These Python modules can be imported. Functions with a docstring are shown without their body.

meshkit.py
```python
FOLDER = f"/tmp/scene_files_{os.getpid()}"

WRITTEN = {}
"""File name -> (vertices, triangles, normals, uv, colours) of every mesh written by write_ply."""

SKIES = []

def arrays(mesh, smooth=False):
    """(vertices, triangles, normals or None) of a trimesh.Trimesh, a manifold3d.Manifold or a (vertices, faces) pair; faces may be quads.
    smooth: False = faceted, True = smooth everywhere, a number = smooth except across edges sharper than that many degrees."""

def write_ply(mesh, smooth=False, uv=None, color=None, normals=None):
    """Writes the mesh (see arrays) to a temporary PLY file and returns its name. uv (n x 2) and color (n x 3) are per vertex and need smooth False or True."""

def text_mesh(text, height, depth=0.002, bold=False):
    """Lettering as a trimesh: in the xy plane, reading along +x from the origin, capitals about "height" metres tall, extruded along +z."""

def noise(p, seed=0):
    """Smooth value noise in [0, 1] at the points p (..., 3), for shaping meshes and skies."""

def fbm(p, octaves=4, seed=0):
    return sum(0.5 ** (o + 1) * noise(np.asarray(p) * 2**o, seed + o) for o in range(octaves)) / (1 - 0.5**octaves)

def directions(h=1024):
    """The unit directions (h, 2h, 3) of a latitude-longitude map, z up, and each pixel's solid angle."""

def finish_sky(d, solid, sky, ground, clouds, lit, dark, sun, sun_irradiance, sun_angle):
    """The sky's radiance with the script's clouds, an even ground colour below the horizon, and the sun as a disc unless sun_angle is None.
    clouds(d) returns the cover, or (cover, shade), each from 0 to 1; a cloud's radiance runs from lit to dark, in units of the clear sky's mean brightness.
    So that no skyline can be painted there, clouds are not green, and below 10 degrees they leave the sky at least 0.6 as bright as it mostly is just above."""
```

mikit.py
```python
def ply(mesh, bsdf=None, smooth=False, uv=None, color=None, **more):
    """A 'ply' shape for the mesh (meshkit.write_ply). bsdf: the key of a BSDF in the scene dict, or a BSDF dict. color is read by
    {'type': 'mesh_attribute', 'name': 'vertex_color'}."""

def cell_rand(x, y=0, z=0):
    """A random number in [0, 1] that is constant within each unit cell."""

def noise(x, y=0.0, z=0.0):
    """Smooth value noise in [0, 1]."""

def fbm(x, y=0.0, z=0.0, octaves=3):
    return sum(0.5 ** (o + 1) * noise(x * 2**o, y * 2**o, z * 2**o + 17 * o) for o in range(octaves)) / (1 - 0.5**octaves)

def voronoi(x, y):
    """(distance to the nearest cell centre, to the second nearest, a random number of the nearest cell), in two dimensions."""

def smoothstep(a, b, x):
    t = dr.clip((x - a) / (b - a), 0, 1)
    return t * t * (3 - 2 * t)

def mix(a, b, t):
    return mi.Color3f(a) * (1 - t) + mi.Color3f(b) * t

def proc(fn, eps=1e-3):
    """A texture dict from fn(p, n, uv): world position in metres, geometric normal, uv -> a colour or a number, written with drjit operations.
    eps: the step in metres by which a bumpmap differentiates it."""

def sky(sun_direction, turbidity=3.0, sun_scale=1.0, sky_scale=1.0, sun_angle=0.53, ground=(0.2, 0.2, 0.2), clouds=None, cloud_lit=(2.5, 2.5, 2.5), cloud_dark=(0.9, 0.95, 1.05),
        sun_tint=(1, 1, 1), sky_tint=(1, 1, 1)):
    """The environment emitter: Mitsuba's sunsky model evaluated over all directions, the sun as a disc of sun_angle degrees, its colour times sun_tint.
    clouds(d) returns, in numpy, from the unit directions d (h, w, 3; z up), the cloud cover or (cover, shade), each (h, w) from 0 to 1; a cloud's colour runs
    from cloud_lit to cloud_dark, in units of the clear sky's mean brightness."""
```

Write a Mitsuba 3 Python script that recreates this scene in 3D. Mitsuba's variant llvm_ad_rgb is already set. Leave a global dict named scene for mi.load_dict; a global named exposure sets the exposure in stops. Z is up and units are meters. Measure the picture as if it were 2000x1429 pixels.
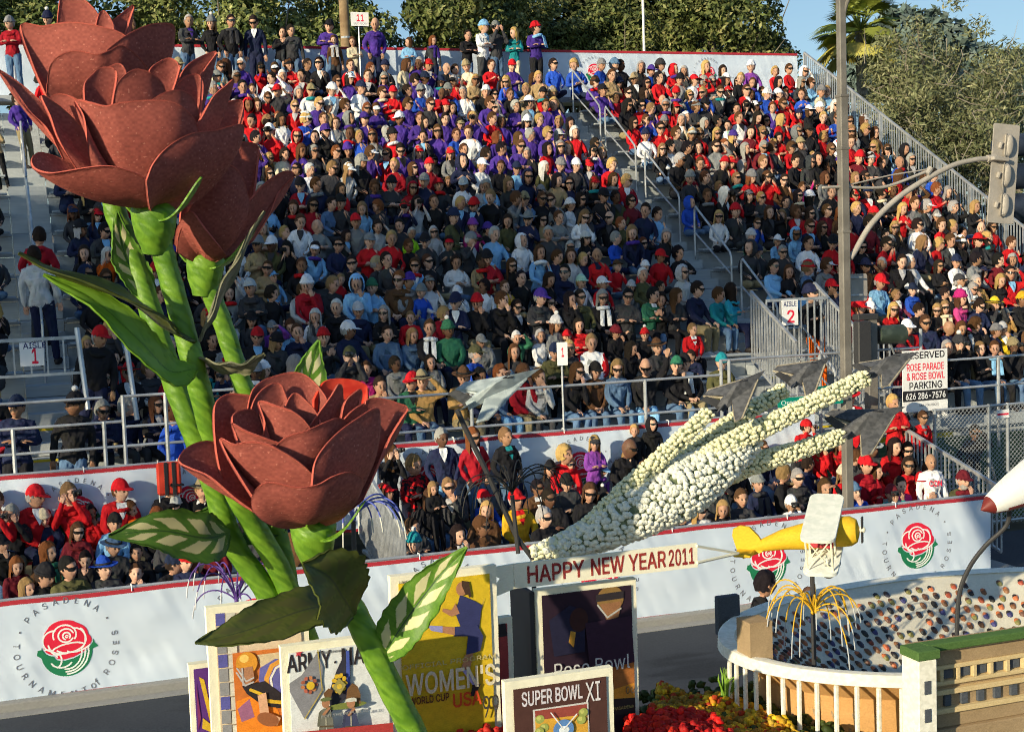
import math, random
import numpy as np, trimesh, manifold3d as m3
from shapely.geometry import Polygon, Point, LineString, box as sbox
from shapely import affinity
from shapely.ops import unary_union
import mitsuba as mi, drjit as dr
import mikit, meshkit
from mikit import proc, noise, fbm, voronoi, cell_rand, smoothstep, mix
T = mi.ScalarTransform4f
scene, labels = {}, {}

# ------------------------------------------------------------------ camera, sky, exposure
FOC, YAW, PITCH, ROLL = 2800.0, math.radians(19.65), math.radians(4.75), 0.034
EYE = np.array([0.0, 0.0, 5.3])
FW = np.array([math.sin(YAW)*math.cos(PITCH), math.cos(YAW)*math.cos(PITCH), -math.sin(PITCH)])
_r = np.array([math.cos(YAW), -math.sin(YAW), 0.0]); _u = np.cross(_r, FW)
RT = _r*math.cos(ROLL) - _u*math.sin(ROLL)
UP = _u*math.cos(ROLL) + _r*math.sin(ROLL)
scene['camera'] = {'type': 'perspective', 'fov': 2*math.degrees(math.atan(1000/FOC)), 'fov_axis': 'x', 'near_clip': 0.1, 'far_clip': 3000.0,
                   'to_world': T().look_at(origin=EYE.tolist(), target=(EYE+FW).tolist(), up=UP.tolist())}
SUN_AZ, SUN_EL = math.radians(60), math.radians(15)
SUN = np.array([-math.sin(SUN_AZ)*math.cos(SUN_EL), -math.cos(SUN_AZ)*math.cos(SUN_EL), math.sin(SUN_EL)])
scene['sky'] = mikit.sky(SUN.tolist(), turbidity=3.0, sun_scale=1.9, sun_tint=(.80, 1.0, 1.42), sky_scale=1.5, sky_tint=(0.86, 1.0, 1.18))
exposure = 1.75

# ------------------------------------------------------------------ helpers
def ray(px, py):
    return FW + RT*(px-1000)/FOC + UP*(714.5-py)/FOC
def atY(px, py, Y):
    d = ray(px, py); return EYE + d*(Y/d[1])
def atZ(px, py, z):
    d = ray(px, py); return EYE + d*((z-EYE[2])/d[2])
def atP(px, py, y0, z0, k):                     # on the plane z = z0 + k (Y - y0)
    d = ray(px, py); t = (z0-k*y0-EYE[2])/(d[2]-k*d[1]); return EYE + d*t
def proj(p):
    v = np.asarray(p, float)-EYE; z = v@FW
    return 1000+FOC*(v@RT)/z, 714.5-FOC*(v@UP)/z

_used = {}
def numbered(base):
    n = _used.get(base, 0); _used[base] = n+1
    return base if n == 0 else f'{base}_{n:03d}'
def thing(name, label, cat, group=None, kind=None):
    k = numbered(name)
    labels[k] = {'label': label, 'category': cat}
    if group: labels[k]['group'] = group
    if kind: labels[k]['kind'] = kind
    return k
def shape(mesh, bsdf, smooth=False, uv=None, color=None):
    if color is None: return mikit.ply(mesh, bsdf, smooth=smooth, uv=uv)
    # a colour for each face, packed into u (three 6-bit steps of its square root); v is unused
    v, f, n = meshkit.arrays(mesh, smooth); color = np.asarray(color, float)
    if color.ndim == 1: color = np.tile(color, (len(v), 1))
    q = np.clip(np.round(np.sqrt(np.clip(color, 0, 1))*63), 0, 63).astype(int); code = (q[:, 0]*64+q[:, 1])*64+q[:, 2]
    fc = code[f[:, 0]]; key = (f*262144+fc[:, None]).ravel(); uq, inv = np.unique(key, return_inverse=True)
    vi = uq//262144; v2, f2, uv2 = v[vi], inv.reshape(-1, 3), np.stack([(uq % 262144)/262144.0, vi*0.0], 1)
    path = meshkit.write_ply((v2, f2), False, uv2, None, normals=None if n is None else n[vi])
    return {'type': 'ply', 'filename': path, 'face_normals': n is None, 'bsdf': {'type': 'ref', 'id': bsdf}}
def part(parent, name, mesh, bsdf, smooth=False, uv=None, color=None, label=None, kind=None):
    k = numbered(f'{parent}__{name}')
    if isinstance(mesh, (list,)): mesh = cat(mesh)
    scene[k] = shape(mesh, bsdf, smooth, uv, color)
    if label or kind:
        labels[k] = {}
        if label: labels[k]['label'] = label
        if kind: labels[k]['kind'] = kind
    return k
def single(name, mesh, bsdf, label, catg, smooth=False, group=None, kind=None, uv=None, color=None):
    k = thing(name, label, catg, group, kind)
    if isinstance(mesh, list): mesh = cat(mesh)
    scene[k] = shape(mesh, bsdf, smooth, uv, color)
    return k
def struct(name, mesh, bsdf, smooth=False, label=None):
    k = numbered(name); labels[k] = {'kind': 'structure', 'label': label or name.replace('_', ' '), 'category': name.replace('_', ' ')}
    if isinstance(mesh, list): mesh = cat(mesh)
    scene[k] = mikit.ply(mesh, bsdf, smooth=smooth)
    return k
def VF(m): return np.asarray(m.vertices, float), np.asarray(m.faces, int)
def TM(v, f):
    f = np.asarray(f, int)
    if f.shape[1] == 4: f = np.vstack([f[:, [0, 1, 2]], f[:, [0, 2, 3]]])
    return trimesh.Trimesh(np.asarray(v, float), f, process=False)
def cat(ms):
    vs, fs, n = [], [], 0
    for m in ms:
        v, f = VF(m); vs.append(v); fs.append(f+n); n += len(v)
    return TM(np.vstack(vs), np.vstack(fs))
def box(lo, hi):
    lo, hi = np.minimum(lo, hi), np.maximum(lo, hi)
    v = np.array([[x, y, z] for x in (0, 1) for y in (0, 1) for z in (0, 1)], float)*(hi-lo)+lo
    f = [[0, 1, 3], [0, 3, 2], [4, 6, 7], [4, 7, 5], [0, 4, 5], [0, 5, 1], [2, 3, 7], [2, 7, 6], [0, 2, 6], [0, 6, 4], [1, 5, 7], [1, 7, 3]]
    return TM(v, f)
def rbox(lo, hi, b=0.01):                       # bevelled box
    lo, hi = np.minimum(lo, hi).astype(float), np.maximum(lo, hi).astype(float)
    b = min(b, 0.45*(hi-lo).min()); P = []
    for x in (0, 1):
        for y in (0, 1):
            for z in (0, 1):
                c = np.array([x, y, z])*(hi-lo)+lo; s = 1-2*np.array([x, y, z])
                for k in range(3):
                    o = np.array([b, b, b]); o[k] = 0; P.append(c+s*o)
    return man(m3.Manifold.hull_points(np.array(P)))
def man(m):
    a = m.to_mesh(); return TM(np.array(a.vert_properties[:, :3]), np.array(a.tri_verts))
def frame_of(t):
    t = np.asarray(t, float)/np.linalg.norm(t)
    a = np.cross(t, [0, 0, 1] if abs(t[2]) < 0.9 else [1, 0, 0]); a /= np.linalg.norm(a)
    return a, np.cross(t, a), t
def tube(pts, r, n=8, cap=True):
    p = np.asarray(pts, float); m = len(p)
    r = np.broadcast_to(np.asarray(r, float), (m,))
    t = np.gradient(p, axis=0); t /= np.linalg.norm(t, axis=1, keepdims=True)+1e-12
    a, b, _ = frame_of(t[0]); v = []
    ang = np.arange(n)*2*np.pi/n
    for i in range(m):
        a = a-t[i]*(a@t[i]); a /= np.linalg.norm(a); b = np.cross(t[i], a)
        v.append(p[i]+r[i]*(np.cos(ang)[:, None]*a+np.sin(ang)[:, None]*b))
    v = np.vstack(v); f = []
    for i in range(m-1):
        for j in range(n):
            k = (j+1) % n
            f += [[i*n+j, i*n+k, (i+1)*n+k], [i*n+j, (i+1)*n+k, (i+1)*n+j]]
    if cap:
        v = np.vstack([v, p[0], p[-1]]); c0, c1 = m*n, m*n+1
        for j in range(n):
            k = (j+1) % n
            f += [[c0, k, j], [c1, (m-1)*n+j, (m-1)*n+k]]
    return TM(v, f)
def bar(a, b, w, d=None, up=(0, 0, 1)):         # rectangular bar from a to b
    a, b = np.asarray(a, float), np.asarray(b, float); d = d or w
    t = (b-a)/np.linalg.norm(b-a); up = np.asarray(up, float)
    if abs(t@up) > 0.95: up = np.array([0, 1.0, 0])
    s = np.cross(t, up); s /= np.linalg.norm(s); u = np.cross(s, t)
    v = [p+s*x*w/2+u*y*d/2 for p in (a, b) for x, y in ((-1, -1), (1, -1), (1, 1), (-1, 1))]
    f = [[0, 1, 2], [0, 2, 3], [4, 6, 5], [4, 7, 6]]
    for i in range(4):
        j = (i+1) % 4; f += [[i, i+4, j+4], [i, j+4, j]]
    return TM(v, np.array(f)[:, ::-1])
def bez(P, n):
    P = np.asarray(P, float); t = np.linspace(0, 1, n)[:, None]; k = len(P)-1
    return sum(math.comb(k, i)*(1-t)**(k-i)*t**i*P[i] for i in range(k+1))
def crom(P, n=6):                               # Catmull-Rom through points
    P = np.asarray(P, float); Q = np.vstack([2*P[0]-P[1], P, 2*P[-1]-P[-2]]); out = []
    for i in range(1, len(Q)-2):
        for s in np.linspace(0, 1, n, endpoint=False):
            a, b, c, d = Q[i-1:i+3]
            out.append(0.5*((2*b)+(c-a)*s+(2*a-5*b+4*c-d)*s*s+(3*b-a-3*c+d)*s**3))
    out.append(P[-1]); return np.array(out)
def move(m, off): return TM(np.asarray(m.vertices)+np.asarray(off, float), m.faces)
def xf(m, M, off=(0, 0, 0)): return TM(np.asarray(m.vertices)@np.asarray(M, float).T+np.asarray(off, float), m.faces)
def rotz(a): c, s = math.cos(a), math.sin(a); return np.array([[c, -s, 0], [s, c, 0], [0, 0, 1.0]])
def rotx(a): c, s = math.cos(a), math.sin(a); return np.array([[1.0, 0, 0], [0, c, -s], [0, s, c]])
def roty(a): c, s = math.cos(a), math.sin(a); return np.array([[c, 0, s], [0, 1.0, 0], [-s, 0, c]])
class Plane2:                                   # a flat place: 2-D drawing (x right, y up) to 3-D, n towards the viewer
    def __init__(s, O, ex, ey):
        s.O = np.asarray(O, float); s.ex = np.asarray(ex, float)/np.linalg.norm(ex); s.ey = np.asarray(ey, float)
        s.ey = s.ey-s.ex*(s.ey@s.ex); s.ey /= np.linalg.norm(s.ey); s.n = np.cross(s.ex, s.ey)
    def put(s, m, off=0.0):
        v = np.asarray(m.vertices); return TM(s.O+v[:, :1]*s.ex+v[:, 1:2]*s.ey+(v[:, 2:3]+off)*s.n, m.faces)
    def plate(s, poly, off, depth=0.003):
        return s.put(extr(poly, depth), off)
    def text(s, t, x, y, h, off, bold=False, fit=None, rot=0.0, depth=0.002):
        m = meshkit.text_mesh(t, h, depth, bold); v = np.array(m.vertices)
        if fit: v[:, 0] *= fit/max(v[:, 0].max(), 1e-6)
        c, q = math.cos(rot), math.sin(rot)
        v = np.stack([v[:, 0]*c-v[:, 1]*q+x, v[:, 0]*q+v[:, 1]*c+y, v[:, 2]], 1)
        return s.put(TM(v, m.faces), off)
def extr(poly, depth):
    gs = [g for g in getattr(poly, 'geoms', [poly]) if g.area > 1e-9 and g.geom_type == 'Polygon']
    return cat([trimesh.creation.extrude_polygon(g, depth, engine='earcut') for g in gs])
def ell(x, y, a, b=None, rot=0): return affinity.translate(affinity.rotate(affinity.scale(Point(0, 0).buffer(1, 12), a, b or a), rot, origin=(0, 0)), x, y)
def pol(*p): return Polygon(p).buffer(0)
def fn3(m, amp, freq, seed=0):                  # displace along normals by noise
    m = trimesh.Trimesh(m.vertices, m.faces, process=False); v = np.array(m.vertices)
    return TM(v+np.array(m.vertex_normals)*((meshkit.fbm(v*freq, 3, seed)-0.5)*2*amp)[:, None], m.faces)

# ------------------------------------------------------------------ materials
def rgb(c): return {'type': 'rgb', 'value': [float(x) for x in c]}
def mat(key, d): scene[key] = d; return key
def two(d): return {'type': 'twosided', 'bsdf': d}
def matte(key, c, rough=0.8, spec=0.3, **k):
    c = c if isinstance(c, dict) else rgb(c)
    return mat(key, two({'type': 'principled', 'base_color': c, 'roughness': rough, 'specular': spec, **k}))
def proc_c(a, b, f, oct=3, lo=0.3, hi=0.7):
    return proc(lambda p, n, uv: mix(a, b, smoothstep(lo, hi, fbm(p.x*f, p.y*f, p.z*f, oct))))
def unpack(p, n, uv):
    c = mi.UInt32(dr.round(uv.x*262144.0)); f = lambda k: dr.square(mi.Float((c >> k) & 63)/63.0)
    return mi.Color3f(f(12), f(6), f(0))
VCOL = proc(unpack)
mat('cloth', two({'type': 'bumpmap', 'tex': proc(lambda p, n, uv: fbm(p.x*15, p.y*15, p.z*8, 2), .004), 'scale': .055, 'bsdf': {'type': 'principled', 'base_color': VCOL, 'roughness': 0.85, 'specular': 0.15, 'sheen': 0.3}}))
mat('skin', two({'type': 'principled', 'base_color': VCOL, 'roughness': 0.55, 'specular': 0.3}))
mat('gloss', two({'type': 'principled', 'base_color': VCOL, 'roughness': 0.15, 'specular': 0.6}))
mat('paint', two({'type': 'principled', 'base_color': VCOL, 'roughness': 0.5, 'specular': 0.35}))
mat('leafy', two({'type': 'principled', 'base_color': VCOL, 'roughness': 0.6, 'specular': 0.25}))
matte('asphalt', proc(lambda p, n, uv: mix((.026, .031, .040), (.052, .058, .070), 0.55*fbm(p.x*1.3, p.y*1.3, 0, 3)+0.45*noise(p.x*60, p.y*60, 3))
                      * (1-0.35*smoothstep(.62, .75, fbm(p.x*.5+7, p.y*2.2, 5, 3)))), 0.85)
matte('concrete', proc(lambda p, n, uv: mix((.20, .20, .195), (.31, .305, .29), 0.5*fbm(p.x*2, p.y*2, p.z*2, 4)+0.5*noise(p.x*45, p.y*45, p.z*45))), 0.85)
matte('soil', proc_c((.05, .045, .03), (.10, .09, .055), 1.7, 4), 0.95)
matte('grassmat', proc_c((.03, .065, .015), (.07, .11, .03), 9, 3), 0.9)
mat('steel', two({'type': 'principled', 'base_color': proc_c((.40, .42, .44), (.56, .58, .60), 6, 3), 'roughness': 0.42, 'metallic': 0.55, 'specular': 0.5}))
matte('alu_deck', proc(lambda p, n, uv: mix((.27, .30, .32), (.42, .45, .47), 0.6*fbm(p.x*1.5, p.y*3, p.z*3, 3)+0.4*noise(p.x*3, p.y*40, p.z*40))), 0.5, 0.5)
matte('pole_paint', proc_c((.14, .128, .112), (.185, .17, .15), 4, 3), 0.6, 0.4)
matte('signal_paint', proc_c((.33, .30, .265), (.39, .355, .315), 5, 3), 0.55, 0.4)
matte('dark_pole', (.035, .035, .038), 0.6, 0.4)
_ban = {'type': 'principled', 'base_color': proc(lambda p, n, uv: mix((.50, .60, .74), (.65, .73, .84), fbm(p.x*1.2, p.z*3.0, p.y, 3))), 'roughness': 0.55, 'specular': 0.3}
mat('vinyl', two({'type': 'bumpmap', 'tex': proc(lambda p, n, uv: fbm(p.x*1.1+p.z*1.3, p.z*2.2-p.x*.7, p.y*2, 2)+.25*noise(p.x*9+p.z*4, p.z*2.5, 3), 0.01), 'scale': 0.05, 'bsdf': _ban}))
matte('vinyl_red', (.42, .03, .045), 0.55)
matte('ink_red', (.72, .02, .055), 0.6); matte('ink_green', (.015, .19, .085), 0.6); matte('ink_grey', (.16, .17, .20), 0.6)
matte('ink_white', (.80, .80, .80), 0.6); matte('ink_black', (.02, .02, .024), 0.6); matte('ink_navy', (.03, .045, .14), 0.6)
matte('yellow_paint', (.55, .42, .02), 0.6); matte('wood', proc_c((.20, .13, .07), (.30, .21, .12), 5, 3), 0.8)
# ------------------------------------------------------------------ ground, road, kerb
struct('ground', box([-400, -300, -0.3], [500, 900, -0.05]), 'soil', label='bare earth beyond the street and stands')
struct('road', box([-60, -30, -0.04], [90, 17.5, 0.0]), 'asphalt', label='dark asphalt street the floats drive along')
struct('gutter', box([-60, 17.5, -0.04], [90, 17.72, 0.006]), 'concrete', label='concrete gutter strip below the banner barrier')
struct('pavement', rbox([-60, 17.72, -0.05], [14.6, 21.9, 0.11], 0.02), 'concrete', label='concrete pavement under the lower stand')
gr = []
rng = np.random.default_rng(5)
for k in range(2600):
    x, y = rng.uniform(13.2, 20), rng.uniform(21.9, 24.5); h = rng.uniform(.05, .16); a = rng.uniform(0, 6.28); w = .012
    gr.append(([[x-w*math.cos(a), y-w*math.sin(a), -.05], [x+w*math.cos(a), y+w*math.sin(a), -.05], [x+rng.normal(0, .04), y+rng.normal(0, .04), h]], [[0, 1, 2]]))
struct('side_street', box([14.6, 17.72, -0.04], [90, 20.6, 0.004]), 'asphalt', label='dark asphalt side street beyond the end of the barrier')
struct('verge', box([12.9, 21.9, -0.05], [60, 60, -0.02]), 'grassmat', label='grass verge behind the chain link fence')
single('grass', cat([TM(v, f) for v, f in gr]), 'grassmat', 'short green grass behind the chain link fence at far right', 'grass', kind='stuff')

# ------------------------------------------------------------------ the tournament emblem and banners
_GL = {}
def glyph_of(ch):
    if ch not in _GL: _GL[ch] = meshkit.text_mesh(ch, 1.0, .0025)
    return _GL[ch]
def emblem(parent, P, cx, cy, S, off, warp=lambda m: m):
    """S: radius of the lettering ring"""
    r = 0.55*S; D = 0.0025
    gp = lambda poly, key, o, nm: part(em, nm, warp(P.plate(affinity.translate(affinity.scale(poly, r, r, origin=(0, 0)), cx, cy), off+o, D)), key)
    disc = Point(0, -.22).buffer(.93, 24).intersection(sbox(-1, -1.3, 1, .05))
    em = numbered(f'{parent}__emblem')
    lf = pol((-.62, -.02), (-1.02, -.08), (-1.05, -.22), (-.9, -.34), (-.55, -.25)).buffer(.03)
    rf = pol((.62, .02), (.95, .2), (1.0, .02), (1.12, -.12), (.8, -.24), (.55, -.2)).buffer(.02)
    rose = unary_union([ell(-.05, .62, .62, .40), ell(.36, .38, .45, .46), ell(-.38, .34, .45, .46), ell(0, .2, .66, .55), ell(.55, .12, .38, .30, 20), ell(-.48, .0, .36, .28, -20), ell(.1, -.25, .52, .22, 14), ell(.42, -.1, .4, .25, 20)])
    rose = rose.buffer(.05).buffer(-.05).simplify(.012)
    scene[em] = mikit.ply(warp(P.plate(affinity.translate(affinity.scale(unary_union([disc, lf, rf]).difference(rose.buffer(.055)), r, r, origin=(0, 0)), cx, cy), off, D)), 'ink_green')
    labels[em] = {'label': 'red rose over green leaves emblem inside a ring of lettering'}
    gp(rose, 'ink_red', .0, 'rose')
    W = []
    arc = lambda x, y, a, b, t0, t1, w=.03, rot=0: W.append(affinity.translate(affinity.rotate(LineString([(a*math.cos(math.radians(t)), b*math.sin(math.radians(t))) for t in np.linspace(t0, t1, 20)]), rot, origin=(0, 0)), x, y).buffer(w, 2).simplify(.008))
    arc(-.05, .45, .42, .38, -30, 200); arc(.0, .42, .28, .26, 20, 330); arc(.02, .40, .14, .14, -40, 250); arc(.03, .38, .05, .05, 0, 300, .022)
    arc(.3, .2, .42, .48, -10, 95); arc(.4, .25, .3, .45, -60, 60); arc(-.45, .25, .4, .4, 80, 250); arc(-.1, .1, .55, .38, 180, 300)
    arc(.15, .05, .55, .3, 200, 340, .03, 10); arc(.05, -.1, .6, .2, 20, 170, .03, 8); arc(.45, -.05, .45, .18, 190, 330, .03, 15); arc(-.3, .0, .3, .3, 190, 300)
    for q, (a, b) in enumerate(((.55, .66), (.68, .76), (.80, .85))): arc(.0, -.22, a, b, -100+q*4, 5, .028)
    arc(-.75, -.55, .42, .5, 20, 95); arc(-.2, -.5, .4, .3, 200, 330); arc(-.45, -.5, .25, .3, -60, 60)
    gp(unary_union(W).intersection(unary_union([disc, rose, lf, rf]).buffer(.02)), 'ink_white', .0026, 'petal_line')
    tx = []; H = .125*S
    def glyph(ch, ang, top_out, rr, h=H):
        m = glyph_of(ch); v = np.array(m.vertices)*[h, h, 1]; v[:, 0] -= (v[:, 0].min()+v[:, 0].max())/2
        a = math.radians(ang); u = np.array([math.cos(a), math.sin(a)]); e = np.array([math.sin(a), -math.cos(a)]) if top_out else -np.array([math.sin(a), -math.cos(a)])
        up = u if top_out else -u; base = u*(rr if top_out else rr+h)
        xy = np.array([cx, cy-.02*S])+base+v[:, :1]*e+v[:, 1:2]*up
        tx.append(warp(P.put(TM(np.c_[xy, v[:, 2]], m.faces), off)))
    R = .93*S
    for ch, a in zip('PASADENA', np.linspace(138, 50, 8)): glyph(ch, a, True, R)
    for ch, a in zip('TOURNAMENT', np.linspace(172, 288, 10)): glyph(ch, a, False, R)
    for ch, a in zip('of', (299, 305)): glyph(ch, a, False, R-.01*S, H*1.15)
    for ch, a in zip('ROSES', np.linspace(321, 371, 5)): glyph(ch, a, False, R)
    for a in (155, 32): glyph('\u2022', a, True, R+.02*S, H*.8)
    part(em, 'lettering', tx, 'ink_grey')
    cyq = ell(.72, -.42, .06).difference(ell(.72, -.42, .045))
    gp(cyq, 'ink_grey', 0, 'registered_mark')

def banner(name, label, X0, X1, Y, z0, z1, wav, embs, S, seed=0, redb=True):
    b = thing(name, label, 'banner')
    nx, nz = int((X1-X0)*14), 14
    gx, gz = np.meshgrid(np.linspace(X0, X1, nx), np.linspace(0, 1, nz), indexing='ij')
    def yo(x, t): return Y-0.015+wav*(meshkit.fbm(np.stack([x*.9, t*2.1+x*.3, x*0+seed], -1), 3)-.5)*np.sin(t*np.pi)**.5
    def zz(x, t):
        sag = .012*np.abs(np.sin(x*np.pi/1.83))
        return z0+.03+(z1-z0-.06)*t-sag*(2*t-1)
    v = np.stack([gx, yo(gx, gz), zz(gx, gz)], -1).reshape(-1, 3)
    i, j = np.meshgrid(np.arange(nx-1), np.arange(nz-1), indexing='ij'); a = (i*nz+j).ravel()
    f = np.stack([a, a+nz, a+nz+1, a+1], 1)
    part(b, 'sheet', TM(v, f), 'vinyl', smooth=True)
    xs = np.linspace(X0, X1, nx)
    for nm, t0, t1 in (('hem', .955, 1.0), ('hem', .0, .035)):
        w = np.concatenate([np.stack([xs, yo(xs, xs*0+t)-.004, zz(xs, xs*0+t)], -1) for t in (t0, t1)])
        k = np.arange(nx-1); part(b, nm, TM(w, np.stack([k, k+1, k+1+nx, k+nx], 1)), 'vinyl_red', smooth=True)
    part(b, 'top_pipe', tube([[X0, Y+.03, z1-.03], [X1, Y+.03, z1-.03]], .022, 6), 'steel')
    n = int((X1-X0)/1.83)
    for k in range(n+1):
        x = X0+.05+k*1.83
        part(b, 'post', box([x-.02, Y+.025, z0-.03], [x+.02, Y+.065, z1-.01]), 'steel')
        part(b, 'tie', tube([[x+.3, Y-.03, z1-.07], [x+.3, Y-.02, z1], [x+.3, Y+.06, z1-.0], [x+.3, Y+.06, z1-.06]], .008, 4), 'ink_white')
    P = Plane2([0, Y-.003, 0], [1, 0, 0], [0, 0, 1])
    def drape(m):
        v, f = trimesh.remesh.subdivide_to_size(np.asarray(m.vertices), np.asarray(m.faces), .14, max_iter=6)
        v = np.array(v); v[:, 1] += yo(v[:, 0], np.clip((v[:, 2]-z0-.03)/(z1-z0-.06), 0.001, .999))-Y-.002; return TM(v, f)
    for ex, ez in embs: emblem(b, P, ex, ez, S, 0.0, drape)
    return b
E1 = [atY(130, 1262, 17.86), atY(500, 1205, 17.86), atY(860, 1160, 17.86), atY(1168, 1145, 17.86), atY(1500, 1112, 17.86), atY(1790, 1066, 17.86)]
banner('barrier_banner', 'long white vinyl banner with red hems and rose emblems along the kerb', -4.5, 14.02, 17.87, .03, 1.34, .05, [(p[0], .68) for p in E1 if True], .58)
E2 = [atY(150, 985, 20.95), atY(375, 965, 20.95), atY(1135, 880, 20.95), atY(1420, 860, 20.95), atY(840, 905, 20.95)]
banner('stand_banner', 'white banner with red hem behind the lower stand spectators', -3.0, 12.9, 21.0, 1.05, 2.4, .06, [(p[0], 1.72) for p in E2], .52, 3)

# ------------------------------------------------------------------ grandstand
NROW, RY, RZ, Y0, Z0 = 18, .71, .397, 22.2, 1.9
A1, A2 = (.35, 1.1), (13.45, 14.25)
XR = 21.6
gs = thing('grandstand', 'tall aluminium grandstand with two stepped aisles facing the street', 'grandstand')
for i in range(NROW):
    y, z = Y0+i*RY, Z0+i*RZ
    for xa, xb in ((-2.5, A1[0]), (A1[1], A2[0]), (A2[1], XR)):
        part(gs, 'footboard', box([xa, y, z-.05], [xb, y+RY-.015, z]), 'alu_deck')
        part(gs, 'riser', box([xa, y+.005, z-RZ], [xb, y+.03, z-.06]), 'alu_deck')
        part(gs, 'bench', rbox([xa+.03, y+.40, z+.40], [xb-.03, y+.66, z+.44], .012), 'alu_deck')
    for xa, xb in (A1, A2):
        part(gs, 'aisle_step', box([xa+.01, y+.01, z-RZ+.01], [xb-.01, y+RY, z]), 'alu_deck')
        part(gs, 'aisle_step', box([xa+.01, y-.33, z-RZ+.012], [xb-.01, y+.008, z-RZ/2]), 'alu_deck')
        if i < 3:
            part(gs, 'yellow_nosing', box([xa+.01, y-.002, z-.03], [xb-.01, y+.06, z+.004]), 'yellow_paint')
zt = Z0+NROW*RZ
part(gs, 'top_walkway', box([-2.5, Y0+NROW*RY, zt-.06], [XR, Y0+NROW*RY+.9, zt+.08]), 'alu_deck')
part(gs, 'front_beam', box([-2.5, 22.02, Z0-.22], [XR, 22.15, Z0-.02]), 'alu_deck')
for k in range(9):
    x = -2+k*2.9; part(gs, 'support_post', box([x-.05, 22.16, -.05], [x+.05, 22.19, Z0-.06]), 'steel')
part(gs, 'walkway', box([-2.5, 21.35, Z0-.62], [12.9, 22.0, Z0-.5]), 'alu_deck')
YW = Y0+NROW*RY+.93
bw = thing('top_banner', 'white banner with red top edge along the back of the grandstand', 'banner')
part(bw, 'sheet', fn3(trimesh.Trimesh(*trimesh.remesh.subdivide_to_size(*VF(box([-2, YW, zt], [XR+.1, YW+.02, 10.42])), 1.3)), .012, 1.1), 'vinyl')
part(bw, 'hem', box([-2, YW-.018, 10.40], [XR+.1, YW+.03, 10.46]), 'vinyl_red')
PW = Plane2([0, YW-.03, 0], [1, 0, 0], [0, 0, 1])
for px in (1160, 1380, 820): emblem(bw, PW, atY(px, 110, YW)[0], 9.86, .44, 0.0)

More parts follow.
